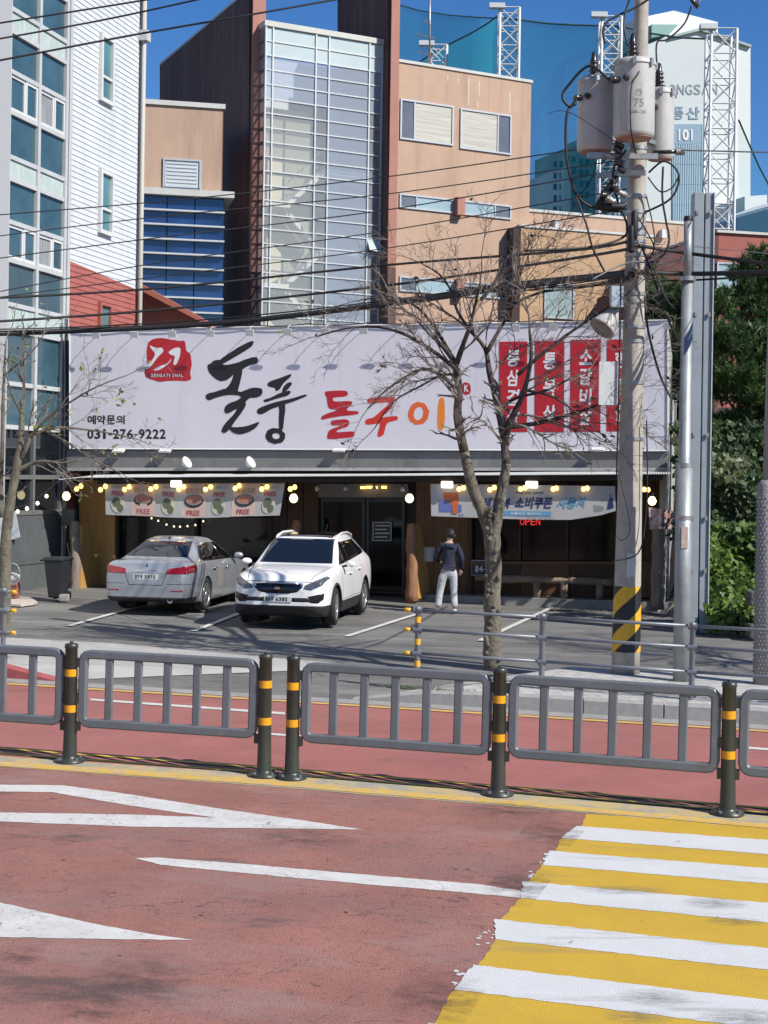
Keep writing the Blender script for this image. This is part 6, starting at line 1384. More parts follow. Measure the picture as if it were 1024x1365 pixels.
cable([(-60, 440, 27), (100, 436, 28), (300, 424, 28), (520, 400, 27), (700, 375, 24.5), (836, 362, PX_-.25)], .017, 'slim wire riding on top of the thickest cable bundle')
for k in range(7): cable([(560+k*12, 396-k*3+k % 3, 26), (680, 380+k % 4*3, 24.8), (760, 372+k*2.2, 24), (838, 360+k*2.4, PX_-.25)], .011+.004*(k % 2), ('upper', 'second', 'third', 'fourth', 'fifth', 'sixth', 'lowest')[k]+' strand fraying out of the thick bundle left of the pole')
cable([(842, 326, PX_-.2), (920, 338, 21.5), (1024, 352, 20), (1160, 372, 18)], .035, 'thick cable leaving the pole to the right over the red building'); cable([(842, 362, PX_-.2), (920, 365, 21.5), (1024, 363, 20), (1160, 360, 18)], .045, 'thickest cable leaving the pole to the right above the pines')
cable([(842, 368, PX_-.2), (900, 374, 21.5), (1024, 368, 20), (1160, 364, 18)], .020, 'slim cable under the thickest right hand cable'); cable([(842, 322, PX_-.2), (920, 328, 21.5), (1024, 338, 20)], .007, 'thin pale wire above the right hand cables', gal)
cable([(905, 200, PX_-.2), (1024, 203, 20), (1160, 206, 17)], .014, 'taut pale wire leaving the right transformer bracket', gal)
cable([(790, 372, PX_-.35), (838, 350, PX_-.3), (880, 352, PX_-.4), (914, 344, SB.y)], .014, 'pale wire from the pole to the steel pole top', gal)
# drop wires and loops round the pole
loops = [([(837, 120, PX_-.4), (812, 105, PX_-.7), (785, 88, PX_-.6), (757, 115, PX_-.5), (750, 130, PX_-.5), (760, 142, PX_-.5), (768, 132, PX_-.5)], .026, 'cable arching from the middle transformer out to the left'),
 ([(768, 138, PX_-.4), (757, 148, PX_-.5), (754, 180, PX_-.5), (757, 220, PX_-.5), (768, 258, PX_-.4), (790, 276, PX_-.3), (830, 282, PX_-.2)], .026, 'thick cable hanging in a long bow left of the transformers'),
 ([(806, 58, PX_-.5), (808, 30, PX_-.5), (850, 8, PX_-.4), (880, -12, PX_-.4)], .023, 'lead curving up from the left bushing past the pole'), ([(837, 60, PX_-.7), (832, 36, PX_-.6), (835, 12, PX_-.5), (845, -14, PX_-.5)], .020, 'lead rising from the middle bushing'),
 ([(876, 88, PX_), (876, 57, PX_), (890, 52, PX_), (912, 32, PX_), (922, 8, PX_)], .017, 'lead rising from the right bushing to the switch'), ([(850, 70, PX_-.65), (852, 95, PX_-.9), (842, 115, PX_-.95), (841, 170, PX_-.95), (848, 205, PX_-.6)], .013, 'lead running down the front of the middle transformer'),
 ([(835, 200, PX_-.4), (818, 225, PX_-.4), (822, 262, PX_-.4), (836, 300, PX_-.3), (828, 318, PX_-.3), (780, 330, PX_-.6), (700, 334, PX_-.8)], .022, 'heavy cable dropping from the clamps and turning left'),
 ([(768, 262, PX_-.5), (782, 300, PX_-.6), (790, 330, PX_-.6), (806, 362, PX_-.5)], .020, 'slack cable dropping left of the pole above the low wing'), ([(865, 230, PX_-.3), (885, 215, PX_-.4), (903, 228, PX_-.4), (903, 250, PX_-.4), (890, 268, PX_-.4), (860, 283, PX_-.3)], .020, 'big cable coil right of the pole'),
 ([(864, 236, PX_-.3), (880, 255, PX_-.4), (896, 250, PX_-.4), (904, 236, PX_-.4)], .014, 'thin wire crossing inside the cable coil'), ([(884, 222, PX_-.4), (883, 262, PX_-.4), (888, 295, PX_-.4), (892, 320, PX_-.4), (884, 340, PX_-.4), (862, 353, PX_-.3)], .020, 'cable with connectors hanging right of the pole'),
 ([(862, 262, PX_-.3), (872, 310, PX_-.4), (870, 338, PX_-.4), (858, 348, PX_-.3)], .013, 'thin loop hugging the right side of the pole'), ([(848, 285, PX_-.35), (866, 315, PX_-.4), (872, 330, PX_-.4), (866, 345, PX_-.4)], .014, 'short loop crossing the pole face'),
 ([(856, 330, PX_-.3), (874, 378, PX_-.4), (888, 420, PX_-.3), (912, 470, 23)], .022, 'thick cable slanting down from the pole to the steel pole'), ([(870, 352, PX_-.3), (886, 395, PX_-.3), (900, 412, PX_-.2)], .020, 'short thick cable tail beside the slanting cable'),
 ([(860, 396, PX_-.2), (864, 440, PX_-.2), (880, 500, PX_+1), (894, 530, 30)], .023, 'cable sagging from the pole to the end of the sign'), ([(828, 372, PX_-.3), (826, 470, PX_-.28), (824, 560, PX_-.28), (822, 640, PX_-.27)], .017, 'cable running down the shaded left side of the pole'),
 ([(862, 560, PX_-.2), (863, 640, PX_-.2), (860, 700, PX_-.2), (850, 738, PX_-.3), (818, 748, PX_-.35)], .013, 'slack wire looping round the lower pole above the stripes'), ([(822, 620, PX_-.3), (840, 700, PX_-.3), (830, 720, PX_-.32), (822, 715, PX_-.3)], .007, 'loose twist of wire on the lower pole'),
 ([(730, 152, 26), (760, 150, PX_-.3), (830, 196, PX_-.2)], .007, 'very thin wire behind the left transformer'), ([(800, 190, PX_-.2), (790, 235, PX_-.3), (772, 262, PX_-.4)], .01, 'short jumper under the left transformer')]
for p_, r_, t in loops: cable(p_, r_, t, group='jumpers and loops on the utility pole', subs=8)
# crossarm hardware under the transformers
hw = thing('crossarm', P(838, 205, PX_), 'steel crossarm cluster with insulators below the transformers', 'crossarm')
MB().box(P(830, 208, PX_-.25), (1.0, .08, .08)).build('beam', steel, hw); MB().box(P(828, 232, PX_-.25), (.7, .07, .07), (1, -.4, 0)).build('beam', steel, hw); MB().tube([P(870, 203, PX_-.1), P(902, 202, PX_-.2)], .03, 8).build('strain_rod', porc, hw); MB().lathe([(.05, 0), (.05, .12)], P(901, 202, PX_-.2), (1, 0, 0), 8).build('strain_clamp', steel, hw)
r = random.Random(6)
for k in range(11):
    x, y = r.uniform(808, 842), r.uniform(196, 275); c = P(x, y, PX_-.3-r.random()*.15); a = Vector((r.uniform(-1, -.2), r.uniform(-.6, .2), r.uniform(-.3, .5))).normalized(); MB().lathe([(.02, 0), (.05, .03), (.03, .05), (.055, .08), (.03, .1), (.045, .13), (.015, .16)], c, a, 10).build('insulator', porc if k % 3 else steel, hw)
sw_ = thing('switch', P(928, 4, PX_), 'small insulated switch hanging at the top edge right of the pole', 'switch'); MB().tube([P(918, -6, PX_), P(931, 10, PX_)], .035, 8).build('body', porc, sw_); MB().tube([P(927, 10, PX_), P(938, -8, PX_)], .02, 6).build('arm', steel, sw_)
for k in range(5):
    x, y, t = ((806, 262, 'slanting'), (812, 250, 'upper'), (815, 275, 'horizontal'), (842, 318, 'black lump shaped'), (846, 300, 'small'))[k]
    c = P(x, y, PX_-.35); d_ = Vector((.5, 0, .7) if k < 2 else (1, 0, 0) if k == 2 else (0, 0, 1)).normalized(); o = MB().tube([c-d_*.2, c-d_*.16, c+d_*.16, c+d_*.2], [.03, .05, .05, .03], 8).build('cable_joint', wire, None, loc=c); tag(o, t+' black cable joint closure hanging '+('left of' if x < 830 else 'against')+' the pole', 'cable joint', 'cable joints by the pole')
# ================================================================ CARS AND PERSON
def cr_interp(rows, n):
    out = []; m = len(rows)
    for i in range(m-1):
        a, b, c, e = rows[max(i-1, 0)], rows[i], rows[i+1], rows[min(i+2, m-1)]
        for k in range(n):
            t = k/n; out.append([.5*((2*q)+(r_-p)*t+(2*p-5*q+4*r_-s)*t*t+(3*q-p-3*r_+s)*t**3) for p, q, r_, s in zip(a, b, c, e)])
    out.append(list(rows[-1])); return out
def shell(stations, nx=5, ny=3):
    st = cr_interp(stations, nx); bm = bmesh.new(); rings = []
    for x, w, zu, zb, zt, wt in st:
        H = zb-zu
        half = [(0, zu), (w*.80, zu), (w*.94, zu+.035), (w*.985, zu+H*.22), (w, zu+H*.5), (w*.99, zb-H*.16), (w*.955, zb), (wt+(w*.955-wt)*.52, zb+(zt-zb)*.45), (wt, zt-(zt-zb)*.13-.012), (wt*.80, zt-.014), (wt*.4, zt-.002), (0, zt)]
        h = cr_interp([list(q) for q in half], ny); ring = [(y, z) for y, z in h]+[(-y, z) for y, z in h[-2:0:-1]]
        rings.append([bm.verts.new((x, y, z)) for y, z in ring])
    n = len(rings[0])
    for i in range(len(rings)-1):
        for k in range(n): bm.faces.new((rings[i][k], rings[i][(k+1) % n], rings[i+1][(k+1) % n], rings[i+1][k]))
    bm.faces.new(rings[0]); bm.faces.new(rings[-1][::-1]); bmesh.ops.recalc_face_normals(bm, faces=bm.faces)
    bmesh.ops.triangulate(bm, faces=[f for f in bm.faces if len(f.verts) > 4])
    for f in bm.faces: f.smooth = True; f.material_index = 0
    return bm
def cut(bm, poly, axes, sel, mi):           # carve a convex outline, seen along one axis, into the selected part of the skin
    ia, ib = axes; n = len(poly); A = sum(poly[i][0]*poly[(i+1) % n][1]-poly[(i+1) % n][0]*poly[i][1] for i in range(n))
    if A < 0: poly = poly[::-1]
    lo = [min(p[k] for p in poly)-.02 for k in (0, 1)]; hi = [max(p[k] for p in poly)+.02 for k in (0, 1)]
    def near(f):
        if not sel(f.calc_center_median(), f.normal): return False
        a = [v.co[ia] for v in f.verts]; b = [v.co[ib] for v in f.verts]; return max(a) > lo[0] and min(a) < hi[0] and max(b) > lo[1] and min(b) < hi[1]
    planes = []
    for i in range(n):
        p, q = poly[i], poly[(i+1) % n]; no = Vector((0, 0, 0)); no[ia] = q[1]-p[1]; no[ib] = -(q[0]-p[0]); co = Vector((0, 0, 0)); co[ia] = p[0]; co[ib] = p[1]; planes.append((co, no.normalized()))
        F_ = [f for f in bm.faces if near(f)]; ed = {e for f in F_ for e in f.edges}; ve = {v for f in F_ for v in f.verts}
        bmesh.ops.bisect_plane(bm, geom=list(ve)+list(ed)+F_, dist=1e-5, plane_co=co, plane_no=no.normalized())
    r_ = []
    for f in bm.faces:
        c = f.calc_center_median()
        if sel(c, f.normal) and all((c-co).dot(no) < 1e-6 for co, no in planes): f.material_index = mi; r_.append(f)
    return r_
def seam(bm, p, q, w_, axes, sel, mi):
    d = Vector((q[0]-p[0], q[1]-p[1])).normalized(); n = Vector((-d.y, d.x))*w_/2
    cut(bm, [(p[0]+n.x, p[1]+n.y), (q[0]+n.x, q[1]+n.y), (q[0]-n.x, q[1]-n.y), (p[0]-n.x, p[1]-n.y)], axes, sel, mi)
def split_parts(bm, root, spec, body_name, body_mat, sink):
    # spec: material index -> (name, material, push along the normal)
    obs = {}
    for mi, (nm, m_, push) in spec.items():
        fs = [f for f in bm.faces if f.material_index == mi]
        if not fs: continue
        # connected islands become separate objects
        left = set(fs)
        while left:
            st = [left.pop()]; isl = [st[0]]
            while st:
                f = st.pop()
                for e in f.edges:
                    for g in e.link_faces:
                        if g in left: left.discard(g); st.append(g); isl.append(g)
            vm = {}; V = []; Fc = []
            for f in isl:
                row = []
                for v in f.verts:
                    if v not in vm: vm[v] = len(V); V.append(v.co+v.normal*push)
                    row.append(vm[v])
                Fc.append(row)
            mb = MB(); mb.smooth = True; mb.add(V, Fc); o = mb.build(nm, m_, root); obs.setdefault(nm, []).append(o)
            if push > 0 or True:
                sd = o.modifiers.new('solid', 'SOLIDIFY'); sd.thickness = .012; sd.offset = -1
    bmesh.ops.delete(bm, geom=[f for f in bm.faces if f.material_index != 0], context='FACES')
    me = bpy.data.meshes.new(body_name); bm.to_mesh(me); me.materials.append(body_mat); o = bpy.data.objects.new(body_name, me); COL.objects.link(o); o.parent = root
    return o, obs
tyre = mat('tyre_rubber', (.018, .018, .019), .75, bump=.2, bscale=60); rimm = mat('alloy_rim', (.55, .56, .58), .28, .85); rimd = mat('rim_dark', (.03, .03, .032), .5); discm = mat('brake_disc', (.2, .2, .2), .4, .8)
def wheel(root, x, y, R_, wd, spokes, steer=0.):
    s = 1 if y > 0 else -1; c = Vector((x, y, R_)); ax = Vector((math.sin(-steer)*1, math.cos(steer), 0))*s
    w = MB().lathe([(R_*.66, -wd*.5), (R_*.9, -wd*.5), (R_*.975, -wd*.42), (R_, -wd*.25), (R_, wd*.25), (R_*.975, wd*.42), (R_*.9, wd*.5), (R_*.70, wd*.47), (R_*.66, wd*.4)], c, ax, 36).build('wheel', tyre, root)
    MB().lathe([(R_*.66, -wd*.3), (R_*.66, wd*.1), (R_*.1, wd*.1)], c, ax, 28).build('brake_well', rimd, w)
    m = MB(); m.lathe([(R_*.64, wd*.3), (R_*.69, wd*.46), (R_*.66, wd*.48), (R_*.62, wd*.40), (R_*.61, wd*.2)], c, ax, 36); a, b = ortho(ax)
    for k in range(spokes):
        t = 2*math.pi*k/spokes; e = a*math.cos(t)+b*math.sin(t); m.prism([c+ax*wd*.30+e*R_*.12+e.cross(ax)*R_*.06, c+ax*wd*.30+e*R_*.64+e.cross(ax)*R_*.045, c+ax*wd*.30+e*R_*.64-e.cross(ax)*R_*.045, c+ax*wd*.30+e*R_*.12-e.cross(ax)*R_*.06], ax*wd*.12)
    m.lathe([(R_*.16, wd*.25), (R_*.16, wd*.43), (R_*.08, wd*.46)], c, ax, 16); m.build('rim', rimm, w, fixn=True)
    return w
paintw = mat('car_paint_white', (.95, .95, .95), .28, coat=1., spec=.5); paints = mat('car_paint_silver', (.43, .46, .50), .32, .45, coat=1.)
carglass = mat('car_glass', (.010, .014, .022), .03, spec=.9); carglass2 = mat('car_glass_dark', (.006, .006, .008), .03, spec=.6); clad = mat('cladding_black', (.020, .020, .022), .55, bump=.1, bscale=80); gloss = mat('gloss_black', (.008, .008, .010), .08, spec=.8); chrome = mat('chrome', (.75, .76, .78), .12, 1.)
headl = mat('headlight', (.14, .15, .17), .06, .3, var=.6, vscale=14, coat=1.); redl = mat('tail_lamp_red', (.30, .004, .012), .08, var=.3, vscale=8, coat=1.); redw = mat('tail_lamp_clear', (.50, .30, .30), .08, coat=1.); seamm = mat('panel_gap', (.01, .01, .01), .8); platem = mat('plate_white', (.70, .70, .68), .5); platei = mat('plate_ink', (.02, .02, .03), .5)
def plate(root, c, ex, n_, txt, w_=.52, h_=.11):
    p = MB().box(c, (w_, .012, h_), ex, n_).build('number_plate', platem, root, bevel=.004); x = -w_*.43
    for ch, k in txt:
        if ch != ' ':
            o = c+n_*.009; q = [o+ex*x+Vector((0, 0, -h_*.33)), o+ex*(x+k)+Vector((0, 0, -h_*.33)), o+ex*(x+k)+Vector((0, 0, h_*.33)), o+ex*x+Vector((0, 0, h_*.33))]; glyph_mb(MB(), ch, q, .03).build('digit', platei, p)
        x += k+.012
    return p
def mirror(root, c, s, m_):
    mb = MB(); mb.smooth = True; a = 10; vs = []; fs = []
    for i in range(7):
        ph = math.pi*i/6
        for k in range(a): t = 2*math.pi*k/a; vs.append(c+Vector((math.sin(ph)*math.cos(t)*.065-.02*(math.cos(ph)), s*(-math.cos(ph))*.10, math.sin(ph)*math.sin(t)*.070)))
    for i in range(6):
        for k in range(a): fs.append([i*a+k, i*a+(k+1) % a, (i+1)*a+(k+1) % a, (i+1)*a+k])
    mb.add(vs, fs); o = mb.build('wing_mirror', m_, root, fixn=True); MB().tube([c+Vector((-.01, -s*.2, -.06)), c+Vector((0, -s*.04, -.03))], .025, 6).build('mirror_arm', clad, o); return o
side = lambda s: (lambda c, n: c.y*s > .45 and n.y*s > .12)
def arches(bm, xs, R_, zc):
    for s in (1, -1):
        for x in xs: 
            poly = [(x+math.cos(t)*R_, zc+math.sin(t)*R_) for t in [2*math.pi*k/20 for k in range(20)]]; fs = cut(bm, poly, (0, 2), lambda c, n, s=s: c.y*s > .42, 30)
            bmesh.ops.delete(bm, geom=fs, context='FACES')
def arch_parts(root, xs, R_, zc, yo, m_, lip=.05, width=.05):
    for s in (1, -1):
        for x in xs:
            mb = MB(); N = 24; pr = []
            for k in range(N+1):
                t = R(-18)+R(216)*k/N; ct, st = math.cos(t), math.sin(t)
                pr.append([Vector((x+ct*R_, s*(yo-.25), zc+st*R_)), Vector((x+ct*R_, s*(yo+.004), zc+st*R_)), Vector((x+ct*(R_+lip), s*(yo-.002-.02*max(0, st)), zc+st*(R_+lip))), Vector((x+ct*(R_+lip), s*(yo-.06), zc+st*(R_+lip)))])
            mb.add([v for r_ in pr for v in r_], [[k*4+j, (k+1)*4+j, (k+1)*4+j+1, k*4+j+1] for k in range(N) for j in range(3)]); mb.smooth = True; mb.build('arch_trim', m_, root, fixn=True)
            MB().box(Vector((x, s*(yo-.34), zc+.03)), (R_*1.9, .2, R_*1.7)).build('arch_liner', seamm, root)
# ---- white crossover facing the road
suv = thing('parked_car', (0, 0, 0), 'white crossover with black roof and lower cladding facing the road', 'car', 'cars parked in front of the restaurant')
bm = shell([(2.215, .50, .42, .70, .735, .40), (2.19, .66, .36, .77, .815, .52), (2.12, .80, .28, .84, .90, .62), (1.98, .875, .22, .90, .97, .68), (1.72, .905, .20, .95, 1.025, .74), (1.32, .92, .20, .99, 1.085, .76), (1.02, .925, .20, 1.02, 1.12, .77), (.85, .925, .20, 1.03, 1.19, .75), (.5, .927, .20, 1.05, 1.44, .69), (.20, .927, .20, 1.06, 1.60, .645), (-.15, .927, .20, 1.08, 1.655, .63), (-.7, .927, .20, 1.105, 1.675, .62), (-1.2, .925, .22, 1.135, 1.655, .60), (-1.65, .915, .25, 1.15, 1.57, .58), (-1.93, .905, .30, 1.13, 1.38, .58), (-2.16, .87, .36, 1.02, 1.12, .60), (-2.24, .76, .46, .86, .92, .52)])
fr = lambda c, n: c.x > 1.55 and n.x > .12
cut(bm, [(-3, .15), (3, .15), (3, .435), (-3, .435)], (0, 2), lambda c, n: c.z < .6 and abs(c.y) > .3 and c.x < 1.9 and c.x > -2.0, 4); cut(bm, [(-1, .1), (1, .1), (1, .43), (-1, .43)], (1, 2), lambda c, n: c.x > 1.6, 4)
for f in bm.faces:
    if f.calc_center_median().z < .26: f.material_index = 4
arches(bm, (1.32, -1.32), .41, .37)
cut(bm, [(-.72, 1.135), (.72, 1.135), (.60, 1.575), (-.60, 1.575)], (1, 2), lambda c, n: .05 < c.x < 1.1 and n.x > .15 and c.z > 1.1, 1)
for s in (1, -1):
    S = lambda c, n, s=s: c.y*s > .45 and c.z > 1.03 and n.y*s > .2
    cut(bm, [(.80, 1.105), (-1.52, 1.245), (-1.60, 1.31), (-1.20, 1.53), (.14, 1.52)], (0, 2), S, 2)
    cut(bm, [(.70, 1.14), (.04, 1.17), (.04, 1.49), (.19, 1.49)], (0, 2), S, 3); cut(bm, [(-.03, 1.175), (-.82, 1.215), (-.82, 1.50), (-.03, 1.49)], (0, 2), S, 3); cut(bm, [(-.90, 1.22), (-1.48, 1.27), (-1.16, 1.49), (-.90, 1.50)], (0, 2), S, 3)
    for p_, q_ in (((.86, 1.05), (.80, .47)), ((.0, 1.14), (.0, .45)), ((-.86, 1.16), (-.90, .70))): seam(bm, p_, q_, .010, (0, 2), lambda c, n, s=s: c.y*s > .5 and n.y*s > .4, 8)
    seam(bm, (.80, .47), (-.75, .47), .010, (0, 2), lambda c, n, s=s: c.y*s > .5 and n.y*s > .4, 8)
    cut(bm, [(s*.475, .735), (s*.50, .80), (s*.83, .955), (s*.885, .93), (s*.80, .80), (s*.62, .715)], (1, 2), fr, 5)
    cut(bm, [(s*.56, .60), (s*.84, .66), (s*.83, .545), (s*.74, .475), (s*.60, .485)], (1, 2), fr, 2)
    seam(bm, (1.0, s*.79), (2.1, s*.60), .012, (0, 1), lambda c, n: c.z > .8 and n.z > .5, 8)
cut(bm, [(-.47, .835), (.47, .835), (.455, .76), (.36, .675), (.2, .645), (-.2, .645), (-.36, .675), (-.455, .76)], (1, 2), fr, 6)
cut(bm, [(-.56, .575), (.56, .575), (.60, .50), (-.60, .50)], (1, 2), fr, 4)
seam(bm, (-.62, .862), (.62, .862), .012, (1, 2), fr, 8)
cut(bm, [(.17, -.55), (.17, .55), (-1.25, .50), (-1.25, -.50)], (0, 1), lambda c, n: c.z > 1.48 and n.z > .6, 7)
cut(bm, [(-.60, 1.20), (.60, 1.20), (.50, 1.50), (-.50, 1.50)], (1, 2), lambda c, n: c.x < -1.5 and n.x < -.15, 3)
body, ob = split_parts(bm, suv, {1: ('windscreen', carglass, .001), 2: ('window_surround', gloss, .001), 3: ('side_window', carglass2, .003), 4: ('lower_cladding', clad, .002), 5: ('headlight', headl, .004), 6: ('grille', gloss, -.004), 7: ('glass_roof', gloss, .001), 8: ('panel_gap', seamm, -.003)}, 'body', paintw, .01)
arch_parts(suv, (1.32, -1.32), .405, .37, .925, clad, .065)
for x, st in ((1.32, R(6)), (-1.32, 0)):
    for s in (1, -1): wheel(suv, x, s*.80, .355, .235, 10, st)
for s in (1, -1):
    mirror(suv, Vector((.70, s*1.03, 1.13)), s, paintw)
    pts = [(.10, s*.60, 1.565), (.0, s*.605, 1.61), (-.4, s*.60, 1.668), (-1.0, s*.585, 1.67), (-1.45, s*.57, 1.62), (-1.6, s*.565, 1.56)]; MB().tube(pts, [.012, .022, .024, .024, .022, .012], 8).build('roof_rail', paintw, suv)
    for x, z in ((.16, .93), (-.70, .97)): MB().tube([(x+.1, s*.945, z), (x+.07, s*.965, z+.005), (x-.07, s*.965, z+.005), (x-.1, s*.945, z)], .014, 6).build('door_handle', paintw, suv)
    hl = ob['headlight'][0 if s > 0 else -1]
    MB().lathe([(.055, 0), (.05, .02), (.0, .03)], Vector((2.0, s*.64, .80)), (1, s*.3, .1), 14).build('projector', chrome, hl)
    MB().lathe([(.05, 0), (.048, .015), (.0, .02)], Vector((2.085, s*.70, .56)), (1, s*.2, 0), 14).build('fog_lamp', headl, suv)
    MB().tube([(2.13, s*.58, .60), (2.06, s*.82, .655), (2.03, s*.835, .56), (2.09, s*.74, .48)], .008, 5).build('fog_trim', chrome, suv)
mb = MB(); gr_ = [(2.19, -.46, .83), (2.225, -.2, .842), (2.23, 0, .845), (2.225, .2, .842), (2.19, .46, .83)]; mb.tube(gr_, .016, 6); mb.tube([(2.19, -.46, .83), (2.19, -.35, .675), (2.215, -.2, .645), (2.225, 0, .642), (2.215, .2, .645), (2.19, .35, .675), (2.19, .46, .83)], .008, 6); g_ = mb.build('grille_rim', chrome, ob['grille'][0])
for k in range(5): MB().tube([(2.185, -.38+k*.01, .69+k*.03), (2.215, 0, .69+k*.03), (2.185, .38-k*.01, .69+k*.03)], .004, 4).build('grille_bar', clad, ob['grille'][0])
em = MB(); em.lathe([(.07, 0), (.07, .008), (.062, .01)], Vector((2.225, 0, .745)), (1, 0, 0), 24); emb = em.build('badge', gloss, suv)
emb.scale = (1, 1, 1)
for v in emb.data.vertices: v.co.z = .745+(v.co.z-.745)*.55
glyph_mb(MB(), 'KIA', [Vector((2.237, -.05, .725)), Vector((2.237, .05, .725)), Vector((2.237, .05, .765)), Vector((2.237, -.05, .765))], .03).build('badge_letters', chrome, emb)
plate(suv, Vector((2.225, 0, .545)), Vector((0, 1, 0)), Vector((1, 0, 0)), [('1', .03), ('6', .045), ('주', .05), (' ', .02), ('6', .045), ('3', .045), ('8', .045), ('0', .045)])
MB().box((2.03, 0, .31), (.1, 1.0, .06)).build('skid_plate', mat('skid_grey', (.25, .25, .26), .4, .4), suv, bevel=.01)
MB().tube([(-1.2, .1, 1.66), (-1.35, .1, 1.80)], .004, 4).build('antenna', clad, suv); MB().box((.83, -.1, 1.15), (.01, .5, .012), (1, 0, 0)).build('wiper', clad, suv)
MB().box((.35, .0, 1.40), (.05, .12, .07)).build('dash_camera', headl, suv)
so = Vector((-1.50, 29.36, 0)); so.z = G(so.x, so.y)+.012; suv.location = so; suv.rotation_euler = (0, 0, math.atan2(-.984, -.185))
# ---- silver saloon seen from behind
sed = thing('parked_car', (0, 0, 0), 'silver saloon parked nose in, showing its red tail lamps and rear plate', 'car', 'cars parked in front of the restaurant')
bm = shell([(2.36, .50, .36, .58, .62, .40), (2.29, .72, .28, .66, .71, .58), (2.1, .84, .21, .74, .81, .68), (1.7, .89, .18, .83, .91, .73), (1.15, .91, .17, .89, .99, .74), (.9, .912, .17, .90, 1.04, .72), (.55, .915, .17, .91, 1.23, .64), (.12, .915, .17, .92, 1.405, .575), (-.25, .915, .17, .925, 1.455, .565), (-.7, .915, .17, .935, 1.462, .56), (-1.15, .912, .17, .95, 1.40, .565), (-1.6, .908, .18, .965, 1.235, .61), (-1.92, .90, .20, .975, 1.09, .68), (-2.1, .89, .21, .98, 1.065, .70), (-2.34, .86, .23, .97, 1.06, .71), (-2.44, .84, .25, .95, 1.035, .69), (-2.49, .81, .27, .88, .93, .64), (-2.54, .76, .30, .78, .82, .58)])
for f in bm.faces:
    if f.calc_center_median().z < .22: f.material_index = 4
arches(bm, (1.38, -1.38), .375, .34)
rr_ = lambda c, n: c.x < -2.1 and n.x < -.12
cut(bm, [(-.64, 1.10), (.64, 1.10), (.505, 1.385), (-.505, 1.385)], (1, 2), lambda c, n: -2.1 < c.x < -.9 and n.x < -.12 and c.z > 1.06, 1)
cut(bm, [(-.68, 1.05), (.68, 1.05), (.53, 1.37), (-.53, 1.37)], (1, 2), lambda c, n: .1 < c.x < 1.05 and n.x > .15 and c.z > 1.0, 1)
for s in (1, -1):
    S = lambda c, n, s=s: c.y*s > .42 and c.z > .9 and n.y*s > .2
    cut(bm, [(.84, .965), (-1.40, 1.005), (-1.52, 1.06), (-1.12, 1.29), (-.5, 1.345), (.12, 1.325)], (0, 2), S, 2)
    cut(bm, [(.76, .985), (-.10, 1.0), (-.10, 1.315), (.15, 1.305)], (0, 2), S, 3); cut(bm, [(-.16, 1.0), (-.98, 1.015), (-1.0, 1.285), (-.5, 1.325), (-.16, 1.318)], (0, 2), S, 3); cut(bm, [(-1.05, 1.02), (-1.42, 1.04), (-1.08, 1.25)], (0, 2), S, 3)
    cut(bm, [(s*.40, .80), (s*.43, .895), (s*.80, .955), (s*.93, .965), (s*.93, .84), (s*.80, .80)], (1, 2), lambda c, n: c.x < -2.02 and (n.x < -.05), 5)
    seam(bm, (-2.20, .86), (-2.2, .20), .0, (0, 2), S, 0) if 0 else None
    for p_, q_ in (((.88, .93), (.86, .32)), ((-.13, .98), (-.13, .27)), ((-1.02, .99), (-1.06, .72))): seam(bm, p_, q_, .010, (0, 2), lambda c, n, s=s: c.y*s > .5 and n.y*s > .4, 8)
    seam(bm, (s*.42, .81), (s*.34, .575), .012, (1, 2), rr_, 8); cut(bm, [(s*.52, .455), (s*.76, .46), (s*.76, .485), (s*.52, .48)], (1, 2), rr_, 9)
    seam(bm, (-2.02, s*.64), (-2.5, s*.56), .01, (0, 1), lambda c, n: c.z > .9 and n.z > .5, 8)
seam(bm, (-.34, .575), (.34, .575), .012, (1, 2), rr_, 8)
cut(bm, [(-.9, .18), (.9, .18), (.9, .34), (-.9, .34)], (1, 2), lambda c, n: c.x < -2.0 and n.x < -.05, 4)
seam(bm, (-.95, .60), (.95, .60), .01, (1, 2), lambda c, n: c.x < -2.1 and abs(c.y) > .45 and n.x < -.1, 8)
body, ob = split_parts(bm, sed, {1: ('windscreen', carglass, .001), 2: ('window_surround', gloss, .001), 3: ('side_window', carglass2, .003), 4: ('lower_valance', clad, .001), 5: ('tail_lamp', redl, .005), 8: ('panel_gap', seamm, -.003), 9: ('rear_reflector', redl, .003)}, 'body', paints, .01)
arch_parts(sed, (1.38, -1.38), .372, .34, .905, paints, .02)
for x in (1.38, -1.38):
    for s in (1, -1): wheel(sed, x, s*.795, .335, .225, 9, 0)
for s in (1, -1):
    mirror(sed, Vector((.62, s*1.0, 1.03)), s, paints)
    for x, z in ((.02, .82), (-.98+.1, .84)): MB().tube([(x+.1, s*.925, z), (x+.07, s*.95, z+.005), (x-.07, s*.95, z+.005), (x-.1, s*.925, z)], .013, 6).build('door_handle', chrome, sed)
    for tl in [t for t in ob['tail_lamp'] if t.data.vertices[0].co.y*s > 0][:1]: MB().tube([(-2.475, s*.44, .89), (-2.46, s*.62, .90), (-2.40, s*.80, .905)], .013, 6).build('lamp_strip', redw, tl)
MB().tube([(-2.487, -.39, .845), (-2.515, -.2, .85), (-2.52, 0, .852), (-2.515, .2, .85), (-2.487, .39, .845)], .015, 8).build('boot_trim', chrome, sed)
plate(sed, Vector((-2.535, .0, .735)), Vector((0, -1, 0)), Vector((-1, 0, 0)), [('3', .045), ('7', .045), ('무', .05), (' ', .02), ('5', .045), ('9', .045), ('7', .045), ('5', .045)])
MB().lathe([(.04, 0), (.045, .01), (.03, .014)], Vector((-2.475, 0, .955)), (-1, 0, .3), 20).build('badge', chrome, sed)
